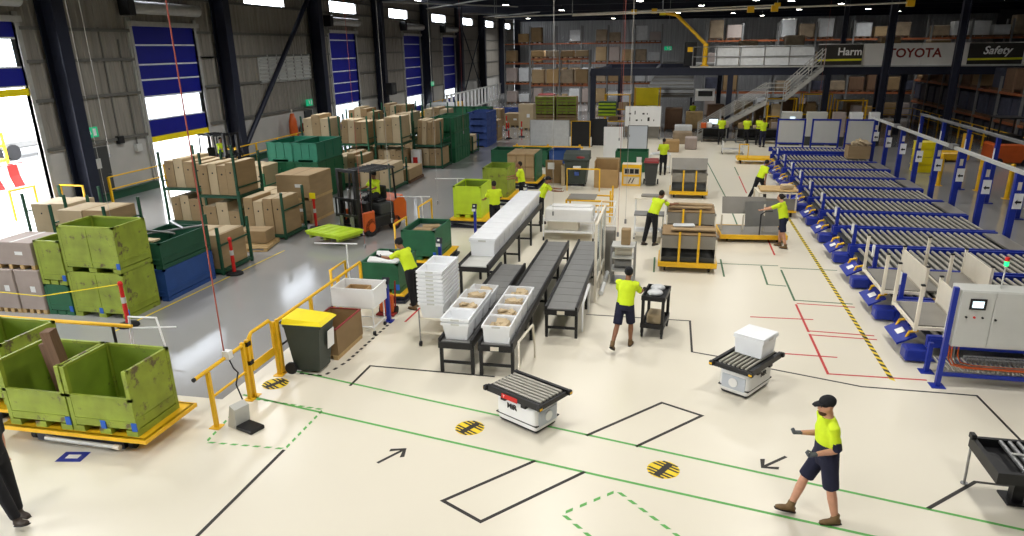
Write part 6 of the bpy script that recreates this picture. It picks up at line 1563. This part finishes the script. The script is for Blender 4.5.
t = thing('parked_truck', 'pale truck parked in the bright yard', 'truck', (-40, 33, -.02)); MB().rbox(0, 2.4, 0, 6, .6, 1.1, .1, 1).build('tray', 'steel_dull', t); MB().rbox(0, 2.4, 6, 8, .5, 2.6, .2, 2).build('cab', 'white', t); [MB().cyl((2.3, y, .45), (2.5, y, .45), .45, 14).build('wheel', 'rubber', t) for y in (1, 2.2, 7)]

for i, (x, H_) in enumerate(((6.3, 2.5), (8.5, 2.8), (10.7, 2.4))): yellow_rack(x, 52.0, 1.8, H_, 'yellow rack under the mezzanine behind the framed boards, %s' % ['left', 'middle', 'right'][i])
for i, (x, z, m_) in enumerate(((6.5, .363, 'mdf'), (7.4, .363, 'cardboard'), (6.6, 1.313, 'mdf_pale'), (8.7, .363, 'white'), (9.5, .363, 'mdf'), (8.8, 1.463, 'mdf_dark'), (10.9, .363, 'cardboard'), (11.7, 1.263, 'carton_grey'))): tag(MB().rbox(0, .6, .1, .8, 0, .75, .02, 1).build('carton', m_, None, (x, 52.05, z)), 'carton on the yellow racks under the mezzanine, %s' % ORD[i], 'carton')
# ================================================================ FORKLIFTS
def forklift(loc, rz, label, body='orange', lift=.2):
    """front (mast) toward local -y"""
    t = thing('forklift', label, 'forklift', loc, rz)
    MB().rbox(-.52, .52, -.55, .75, .22, .62, .06, 2).build('chassis', 'black', t)
    m = MB(); m.prism([(.55, .25), (1.15, .3), (1.18, .85), (1.0, 1.15), (.55, 1.0)], 'x', -.53, .53); m.build('counterweight', body, t)
    MB().rbox(-.5, .5, -.1, .6, .6, .98, .06, 2).build('engine_hood', 'charcoal', t)
    for x in (-.53, .43): MB().rbox(x, x + .1, -.95, -.4, .2, .85, .04, 1).build('front_fender', body, t)
    MB().rbox(-.45, .45, -.7, -.5, .6, 1.15, .04, 1).build('dashboard', 'black', t)
    for x in (-.47, .47):
        for y, lean_ in ((-.55, .12), (.75, -.1)): MB().cyl((x, y, .6), (x, y + lean_, 2.1), .035, 8).build('guard_post', 'black', t)
    g = MB().box(-.52, .52, -.5, .72, 2.1, 2.14).build('overhead_guard', 'charcoal', t)
    for k in range(6): MB().box(-.5, .5, -.45 + k * .22, -.41 + k * .22, 2.14, 2.17).build('guard_bar', 'black', g)
    for x in (-.42, .3): MB().box(x, x + .12, -1.1, -.95, .08, 2.25).build('mast_channel', 'black', t)
    for z in (.35, 1.2, 2.15): MB().box(-.3, .3, -1.08, -1.0, z, z + .1).build('mast_cross', 'black', t)
    MB().cyl((0, -1.0, .2), (0, -1.0, 1.6), .05, 10).build('lift_ram', 'steel', t)
    for z in (lift + .1, lift + .5): MB().box(-.5, .5, -1.18, -1.1, z, z + .1).build('carriage_bar', 'black', t)
    for k in range(6): MB().box(-.5 + k * .19, -.46 + k * .19, -1.16, -1.12, lift + .6, lift + 1.1).build('backrest_bar', 'black', t)
    MB().box(-.5, .5, -1.16, -1.12, lift + 1.08, lift + 1.13).build('backrest_top', 'black', t)
    for x in (-.3, .18): MB().box(x, x + .12, -2.15, -1.18, lift - .04, lift).build('fork', 'steel_dull', t); MB().box(x, x + .12, -1.2, -1.16, lift - .04, lift + .55).build('fork_heel', 'steel_dull', t)
    for x in (-.53, .37):
        for y, r in ((-.6, .3), (.6, .24)): w_ = MB().cyl((x, y, r), (x + .16, y, r), r, 18).build('wheel', 'rubber', t); MB().cyl((x - .01, y, r), (x + .17, y, r), r * .5, 12).build('hub', body, w_)
    MB().rbox(-.25, .25, .05, .5, .98, 1.06, .03, 1).build('seat', 'black', t); MB().rbox(-.24, .24, .45, .56, 1.05, 1.5, .03, 1).build('seat_back', 'black', t)
    MB().tube([(0, -.5, 1.1), (0, -.35, 1.25)], .03, 8).build('steering_column', 'black', t)
    MB().tube([(.16 * math.cos(a), -.33 + .11 * math.sin(a), 1.28 + .1 * math.sin(a)) for a in [k * math.pi / 6 for k in range(12)]], .018, 6, True).build('steering_wheel', 'black', t)
    return t
forklift((-9.85, 22.35, 0), -20, 'orange and black forklift with driver in the grey aisle')
t = thing('lime_platform', 'bright lime flat stillage carried low on the forklift forks', 'stillage', (-10.45, 20.65, .2), -20)
MB().box(-.75, .75, -.5, .5, .1, .17).build('deck', 'lime_bright', t); MB().box(-.78, .78, -.53, .53, .17, .22).build('rim', 'lime_bright', t)
for x in (-.65, -.02, .55): MB().box(x, x + .1, -.48, .48, .0, .1).build('skid', 'lime', t)
for k in range(5): MB().box(-.75 + k * .33, -.63 + k * .33, -.5, .5, .22, .235).build('slat', 'lime_bright', t)
forklift((WX + 1.9, 31.0, 0), 70, 'dark forklift with driver coming through the second blue door', 'red_dark', .15)

# ================================================================ PEOPLE
def bake(m, voxel, mats, name, smooth=2):
    me = m.mesh('tmp', mats)
    o = bpy.data.objects.new('tmp', me)
    r = o.modifiers.new('r', 'REMESH'); r.mode = 'VOXEL'; r.voxel_size = voxel; r.use_smooth_shade = True
    s = o.modifiers.new('s', 'SMOOTH'); s.iterations = smooth; s.factor = .5
    out = evaluated_mesh(o)
    bpy.data.objects.remove(o); bpy.data.meshes.remove(me)
    out.name = name
    out.materials.clear()
    for x in (mats if isinstance(mats, (list, tuple)) else [mats]): out.materials.append(MATS[x])
    return out
def rotx(v, a):   # a>0 swings a downward limb forward (+y)
    c, s = math.cos(a), math.sin(a)
    return Vector((v.x, v.y * c - v.z * s, v.y * s + v.z * c))
def person(loc, rz, label, ll=(0, 0), rl=(0, 0), la=(8, 15, 8), ra=(8, 15, 8), lean=3, head=(0, 0), legs='trousers', top='hi_vis', low_top=None,
           pants='navy_cloth', boots='boot_dark', skin='skin', hat='hair', glove=None, beard=False, H=1.75, vox=.024, seat=None, sleeves=.75, lower_only=False, fist=False):
    """pose in degrees: leg = (thigh forward, knee bend), arm = (upper arm forward, elbow bend, spread); faces local +y"""
    t = thing('person', label, 'person', loc, rz)
    k = H / 1.75
    P = Vector((0, 0, 0))
    J = {}
    for sd, (th, kn) in ((-1, ll), (1, rl)):
        hip = P + Vector((sd * .095, 0, -.02))
        knee = hip + rotx(Vector((sd * .012, 0, -.43)), R(th))
        ank = knee + rotx(Vector((0, 0, -.42)), R(th - kn))
        J['hip', sd], J['knee', sd], J['ank', sd] = hip, knee, ank
        J['pitch', sd] = th - kn
    base = min(J['ank', -1].z, J['ank', 1].z) - .085
    if seat is not None: base = -seat / k
    up = Vector((0, math.sin(R(lean)), math.cos(R(lean))))
    fw = Vector((0, math.cos(R(lean)), -math.sin(R(lean))))
    X = Vector((1, 0, 0))
    waist, chest, neck = P + up * .16, P + up * .36, P + up * .52
    for sd, (a, e, sp) in ((-1, la), (1, ra)):
        sh = P + up * .465 + X * sd * .185
        d = rotx(Vector((0, 0, -1)), R(a)); d = (d + X * sd * math.tan(R(sp))).normalized()
        el = sh + d * .29
        d2 = rotx(Vector((0, 0, -1)), R(a + e)); d2 = (d2 + X * sd * math.tan(R(sp)) * .2).normalized()
        wr = el + d2 * .25
        J['sh', sd], J['el', sd], J['wr', sd], J['fd', sd] = sh, el, wr, d2
    # head direction
    hy, hp = R(head[0]), R(head[1])
    hc = neck + up * .155 + fw * .025 + Vector((0, .03 * math.sin(hp), 0))
    hr = Euler((-hp, 0, hy)).to_matrix()
    def T(v): return (Vector(v) - Vector((0, 0, base))) * k
    def HV(v): return hc + hr @ Vector(v)
    # ---- bare body, one continuous surface
    b = MB()
    if not lower_only:
        b.loft([(T(P - up * .1), .13 * k, .1 * k), (T(P), .165 * k, .115 * k), (T(waist), .145 * k, .1 * k), (T(chest), .17 * k, .115 * k), (T(P + up * .46), .16 * k, .09 * k), (T(neck), .06 * k, .06 * k)], 14)
        b.loft([(T(P + up * .46), .065 * k, .065 * k), (T(neck + up * .04), .058 * k, .058 * k), (T(hc), .055 * k, .06 * k)], 10)
        # skull, jaw, nose, ears
        for c, r in (((0, -.01, .03), (.076, .098, .095)), ((0, .02, -.045), (.06, .07, .075)), ((0, .098, -.015), (.014, .022, .026)), ((.078, 0, -.005), (.012, .022, .032)), ((-.078, 0, -.005), (.012, .022, .032)), ((0, .075, -.075), (.03, .02, .018))):
            b.ell(T(HV(c)), *[x * k for x in r], 12, 8, (-hp, 0, hy))
        for sd in (-1, 1):
            b.loft([(T(J['sh', sd] + X * -sd * .03), .05 * k, .055 * k, fw), (T(J['sh', sd]), .056 * k, .06 * k, fw), (T(J['sh', sd].lerp(J['el', sd], .5)), .05 * k, .05 * k, X), (T(J['el', sd]), .04 * k, .042 * k, X)], 10)
            b.loft([(T(J['el', sd]), .042 * k, .042 * k, X), (T(J['el', sd].lerp(J['wr', sd], .35)), .042 * k, .042 * k, X), (T(J['wr', sd]), .028 * k, .03 * k, X)], 10)
    else:
        b.loft([(T(P + up * .1), .16 * k, .11 * k), (T(P), .165 * k, .115 * k), (T(P - up * .1), .13 * k, .1 * k)], 12)
    for sd in (-1, 1):
        b.loft([(T(J['hip', sd] + Vector((0, 0, .05))), .085 * k, .1 * k, X), (T(J['hip', sd].lerp(J['knee', sd], .35)), .08 * k, .085 * k, X), (T(J['knee', sd]), .054 * k, .06 * k, X)], 12)
        b.loft([(T(J['knee', sd]), .054 * k, .06 * k, X), (T(J['knee', sd].lerp(J['ank', sd], .3)), .056 * k, .064 * k, X), (T(J['ank', sd]), .036 * k, .042 * k, X), (T(J['ank', sd] + rotx(Vector((0, 0, -.05)), R(J['pitch', sd]))), .038 * k, .05 * k, X)], 10)
    bm_ = bake(b, vox * k, [skin, 'eye'], 'body')
    body = obj('body', bm_, t)
    # eyes and mouth
    if not lower_only:
        e = MB()
        for sx in (-.032, .032): e.ell(T(HV((sx, .083, .012))), .012 * k, .008 * k, .008 * k, 8, 6, (-hp, 0, hy))
        e.build('eyes', 'eye', body)
        MB().obox(T(HV((0, .096, -.062))), (.045 * k, .01 * k, .008 * k), (-hp, 0, hy)).build('mouth', 'red_dark', body)
    # hands with five fingers
    if not lower_only:
        for sd in (-1, 1):
            h = MB(); w0 = J['wr', sd]; d = J['fd', sd]; side = X; nrm = d.cross(side).normalized()
            pc = w0 + d * .055
            h.loft([(T(w0 - d * .015), .03 * k, .024 * k, side), (T(w0 + d * .03), .038 * k, .02 * k, side), (T(w0 + d * .085), .042 * k, .017 * k, side), (T(w0 + d * .1), .036 * k, .012 * k, side)], 10)
            curl = nrm * (-1 if nrm.y < 0 else 1)
            for q_, (off, ln) in enumerate(((-.031, .062), (-.011, .072), (.011, .068), (.031, .052))):
                r0 = w0 + d * .09 + side * off
                m1 = r0 + (d * (.5 if fist else 1) + curl * (.9 if fist else .25)).normalized() * ln * .5; m2 = m1 + (d * (-.7 if fist else .35) + curl * (.7 if fist else .8)).normalized() * ln * .5
                h.tube([T(r0), T(m1), T(m2)], .0095 * k, 6)
            b0 = w0 + d * .025 - side * sd * .03; b1 = b0 + (d * .7 - side * sd * .6 + curl * .4).normalized() * .04; b2 = b1 + (d + curl * .7).normalized() * .03
            h.tube([T(b0), T(b1), T(b2)], .011 * k, 6)
            h.build('glove' if glove else 'hand', glove or skin, t if glove else body)
    # ---- trousers or shorts
    c = MB(); fl_ = .018
    c.loft([(T(P + up * .13), (.155 + fl_) * k, (.11 + fl_) * k), (T(P), (.168 + fl_) * k, (.12 + fl_) * k), (T(P - up * .1), (.15 + fl_) * k, (.115 + fl_) * k)], 14)
    for sd in (-1, 1):
        hp_, kn_, an_ = J['hip', sd], J['knee', sd], J['ank', sd]
        if legs == 'shorts':
            c.loft([(T(hp_ + Vector((0, 0, .06))), .095 * k, .115 * k, X), (T(hp_.lerp(kn_, .4)), .1 * k, .105 * k, X), (T(hp_.lerp(kn_, .92)), .098 * k, .1 * k, X)], 12)
        else:
            c.loft([(T(hp_ + Vector((0, 0, .06))), .095 * k, .115 * k, X), (T(hp_.lerp(kn_, .4)), .094 * k, .1 * k, X), (T(kn_), .074 * k, .08 * k, X)], 12)
            c.loft([(T(kn_), .074 * k, .08 * k, X), (T(kn_.lerp(an_, .35)), .072 * k, .08 * k, X), (T(kn_.lerp(an_, .97)), .062 * k, .07 * k, X)], 10)
    obj('shorts' if legs == 'shorts' else 'trousers', bake(c, vox * k, pants, 'trousers'), t)
    # ---- shirt
    if not lower_only:
        c = MB()
        c.loft([(T(P + up * .0), (.17 + .022) * k, (.125 + .022) * k), (T(waist), (.16 + .02) * k, (.115 + .02) * k), (T(chest), (.18 + .015) * k, (.125 + .015) * k), (T(P + up * .47), .165 * k, .1 * k), (T(P + up * .525), .085 * k, .075 * k)], 14)
        for sd in (-1, 1):
            s0, e0 = J['sh', sd], J['el', sd]
            c.loft([(T(s0 - X * sd * .05), .066 * k, .075 * k, fw), (T(s0 + X * sd * .01), .072 * k, .076 * k, fw), (T(s0.lerp(e0, .5)), .066 * k, .068 * k, X), (T(s0.lerp(e0, sleeves + .1)), .064 * k, .066 * k, X)], 10)
        sm_ = bake(c, vox * k, [top, low_top or top], 'shirt')
        if low_top:
            thr = .2
            for f in sm_.polygons:
                q_ = f.center / k + Vector((0, 0, base))
                hgt = (q_ - P).dot(up)
                far = abs(q_.x) > .24 and min((q_ - J['el', -1]).length, (q_ - J['el', 1]).length) < .13
                f.material_index = 1 if (hgt < thr or far) else 0
        obj('shirt', sm_, t)
        MB().tube([T(neck + X * .065 * math.cos(a) + fw * .06 * math.sin(a) - up * .01) for a in [i * math.pi / 6 for i in range(12)]], .014 * k, 6, True).build('collar', low_top or top, t)
    # ---- boots
    for sd in (-1, 1):
        an_ = J['ank', sd]; p_ = R(max(-35, min(40, -J['pitch', sd] * .0 + (J['pitch', sd] * .8 if an_.z - .09 > base + .02 else 0))))
        m = MB()
        def F(y, z): return T(an_ + rotx(Vector((0, y, z)), p_))
        m.loft([(F(-.075, -.05), .03 * k, .03 * k), (F(-.05, -.045), .042 * k, .042 * k), (F(.03, -.045), .045 * k, .042 * k), (F(.12, -.055), .05 * k, .032 * k), (F(.185, -.06), .03 * k, .022 * k)], 10)
        m.loft([(F(0, -.05), .05 * k, .052 * k, X), (F(0, .02), .05 * k, .055 * k, X), (F(-.005, .07), .048 * k, .052 * k, X)], 10)
        bo = obj('boot', bake(m, .016 * k, boots, 'boot', 1), t)
        s = MB(); pts = [(F(-.09, -.085), .03 * k, .012 * k), (F(-.04, -.085), .044 * k, .012 * k), (F(.1, -.085), .052 * k, .012 * k), (F(.185, -.083), .034 * k, .01 * k)]
        s.loft(pts, 8); s.build('sole', 'sole', bo)
    # ---- hair, cap or beanie
    if not lower_only:
        m = MB()
        if hat == 'cap':
            m.ell(T(HV((0, -.012, .05))), .088 * k, .11 * k, .085 * k, 14, 8, (-hp, 0, hy))
            cp = bake(m, .018 * k, 'black_cloth', 'cap', 1); co = obj('cap', cp, t)
            MB().loft([(T(HV((0, .07, .045))), .07 * k, .012 * k), (T(HV((0, .12, .04))), .065 * k, .009 * k), (T(HV((0, .165, .03))), .04 * k, .006 * k)], 10).build('brim', 'black_cloth', co)
        elif hat == 'beanie':
            m.ell(T(HV((0, -.02, .045))), .092 * k, .112 * k, .1 * k, 14, 8, (-hp, 0, hy)); m.ell(T(HV((0, -.09, .09))), .045 * k, .05 * k, .05 * k, 10, 6)
            obj('head_wrap', bake(m, .02 * k, 'black_cloth', 'head_wrap', 1), t)
        else:
            m.ell(T(HV((0, -.028, .035))), .084 * k, .1 * k, .1 * k, 14, 8, (-hp, 0, hy))
            if hat == 'bun': m.ell(T(HV((0, -.13, .04))), .045 * k, .045 * k, .045 * k, 10, 6)
            obj('hair', bake(m, .02 * k, 'hair', 'hair', 1), t)
        if beard: m = MB(); m.ell(T(HV((0, .045, -.085))), .058 * k, .055 * k, .045 * k, 12, 8, (-hp, 0, hy)); obj('beard', bake(m, .016 * k, 'beard', 'beard', 1), t)
    return t
# nearest walker, right: heading to the left of the picture
person((2.17, 8.48, 0), 100, 'man in black cap, yellow and navy shirt and navy shorts walking left', ll=(-10, 4), rl=(25, 8), la=(-12, 92, 6), ra=(-6, 96, 6), lean=5, head=(8, 6), legs='shorts', low_top='navy_cloth', boots='boot', hat='cap', glove='glove', beard=True, H=1.82, vox=.016, sleeves=.92, fist=True)
person((-.72, 13.75, 0), -12, 'man in yellow shirt, head wrap and navy shorts pushing the black cart', ll=(-24, 22), rl=(16, 14), la=(38, 45, 10), ra=(38, 45, 8), lean=16, legs='shorts', boots='boot', skin='skin_brown', hat='beanie', glove='black_cloth', H=1.72, vox=.018)
person((-.42, 22.0, 0), -42, 'man in yellow shirt leaning over the second metal cart', ll=(-14, 2), rl=(4, 6), la=(62, 30, 10), ra=(62, 30, 6), lean=30, head=(0, 18), hat='hair', skin='skin_brown', H=1.78, vox=.022, pants='black_cloth')
person((3.5, 22.35, 0), 60, 'woman in yellow shirt and shorts gripping the flatbed cart handle', ll=(-10, 6), rl=(14, 16), la=(62, 10, 12), ra=(64, 6, 4), lean=14, legs='shorts', boots='boot', hat='bun', skin='skin', H=1.68, vox=.024, low_top=None)
person((3.55, 29.6, 0), -60, 'worker in yellow shirt stepping forward at the timber cart', ll=(-20, 10), rl=(30, 24), la=(50, 15, 20), ra=(-25, 20, 20), lean=24, pants='black_cloth', hat='hair', skin='skin_brown', H=1.72, vox=.026)
person((-5.62, 22.7, 0), 28, 'man in yellow shirt with his back turned beside the bright lime bin', ll=(-3, 2), rl=(5, 4), la=(28, 40, 14), ra=(28, 40, 14), lean=4, pants='black_cloth', skin='skin_brown', H=1.76, vox=.024)
person((-5.58, 27.0, 0), 100, 'man in yellow vest reaching to the worn lime bin', ll=(-4, 3), rl=(6, 6), la=(30, 50, 8), ra=(35, 45, 8), lean=6, pants='black_cloth', hat='hair', skin='skin_brown', H=1.76, vox=.026)
person((-4.35, 24.3, 0), -75, 'worker in yellow vest bending at the end of the white tote row', ll=(6, 10), rl=(4, 8), la=(55, 30, 10), ra=(55, 30, 10), lean=22, pants='black_cloth', hat='cap', skin='skin_brown', H=1.72, vox=.026)
person((-5.85, 15.25, 0), 70, 'worker in yellow shirt leaning over the near green bin', ll=(-6, 3), rl=(4, 5), la=(60, 30, 8), ra=(62, 28, 8), lean=26, head=(0, 20), pants='black_cloth', boots='boot', hat='beanie', glove='black_cloth', skin='skin_brown', H=1.76, vox=.022)
person((-9.75, 22.55, 0), 160, 'forklift driver in yellow vest seated in the aisle forklift', ll=(80, 75), rl=(80, 75), la=(45, 40, 6), ra=(45, 40, 6), lean=2, seat=1.24, pants='black_cloth', hat='beanie', skin='skin_brown', H=1.7, vox=.03)
person((WX + 2.1, 30.95, 0), 250, 'driver in yellow vest seated in the doorway forklift', ll=(80, 75), rl=(80, 75), la=(45, 40, 6), ra=(45, 40, 6), lean=2, seat=1.24, pants='black_cloth', skin='skin_brown', H=1.7, vox=.036)
person((-.3, 35.1, 0), 5, 'worker in yellow shirt at the far white table', ll=(-3, 2), rl=(5, 4), la=(30, 50, 8), ra=(30, 50, 8), lean=6, pants='black_cloth', skin='skin_brown', H=1.74, vox=.034)
person((3.05, 46.9, 0), 0, 'far worker in yellow shirt left of three at the benches', la=(30, 50, 8), ra=(30, 50, 8), lean=4, pants='black_cloth', skin='skin_brown', H=1.76, vox=.036)
person((4.55, 46.8, 0), -10, 'far worker in yellow shirt in the middle at the benches', la=(30, 50, 8), ra=(30, 50, 8), lean=4, pants='black_cloth', skin='skin_brown', H=1.76, vox=.036)
person((5.45, 46.0, 0), 15, 'far worker in yellow shirt right of three at the benches', la=(35, 50, 8), ra=(30, 50, 8), lean=5, pants='navy_cloth', skin='skin_brown', H=1.74, vox=.036)
person((5.3, 47.0, 0), -20, 'far worker partly hidden behind the right bench worker', la=(35, 50, 8), ra=(30, 50, 8), lean=5, pants='black_cloth', skin='skin_brown', H=1.76, vox=.036)
person((1.55, 58.5, 0), 20, 'distant worker in yellow shirt under the mezzanine by the sign board', la=(20, 50, 8), ra=(20, 50, 8), pants='black_cloth', skin='skin_brown', H=1.76, vox=.04)
# only the legs of a person at the left edge show
person((-8.42, 6.45, 0), 262, 'person in black trousers and brown shoes walking in at the left edge', ll=(6, 4), rl=(26, 4), la=(-12, 8, 4), ra=(-12, 8, 4), pants='black_cloth', boots='boot_dark', top='black_cloth', skin='skin', H=1.8, vox=.022)

if bpy.data.scenes.get('scratch'): bpy.data.scenes.remove(bpy.data.scenes['scratch'])
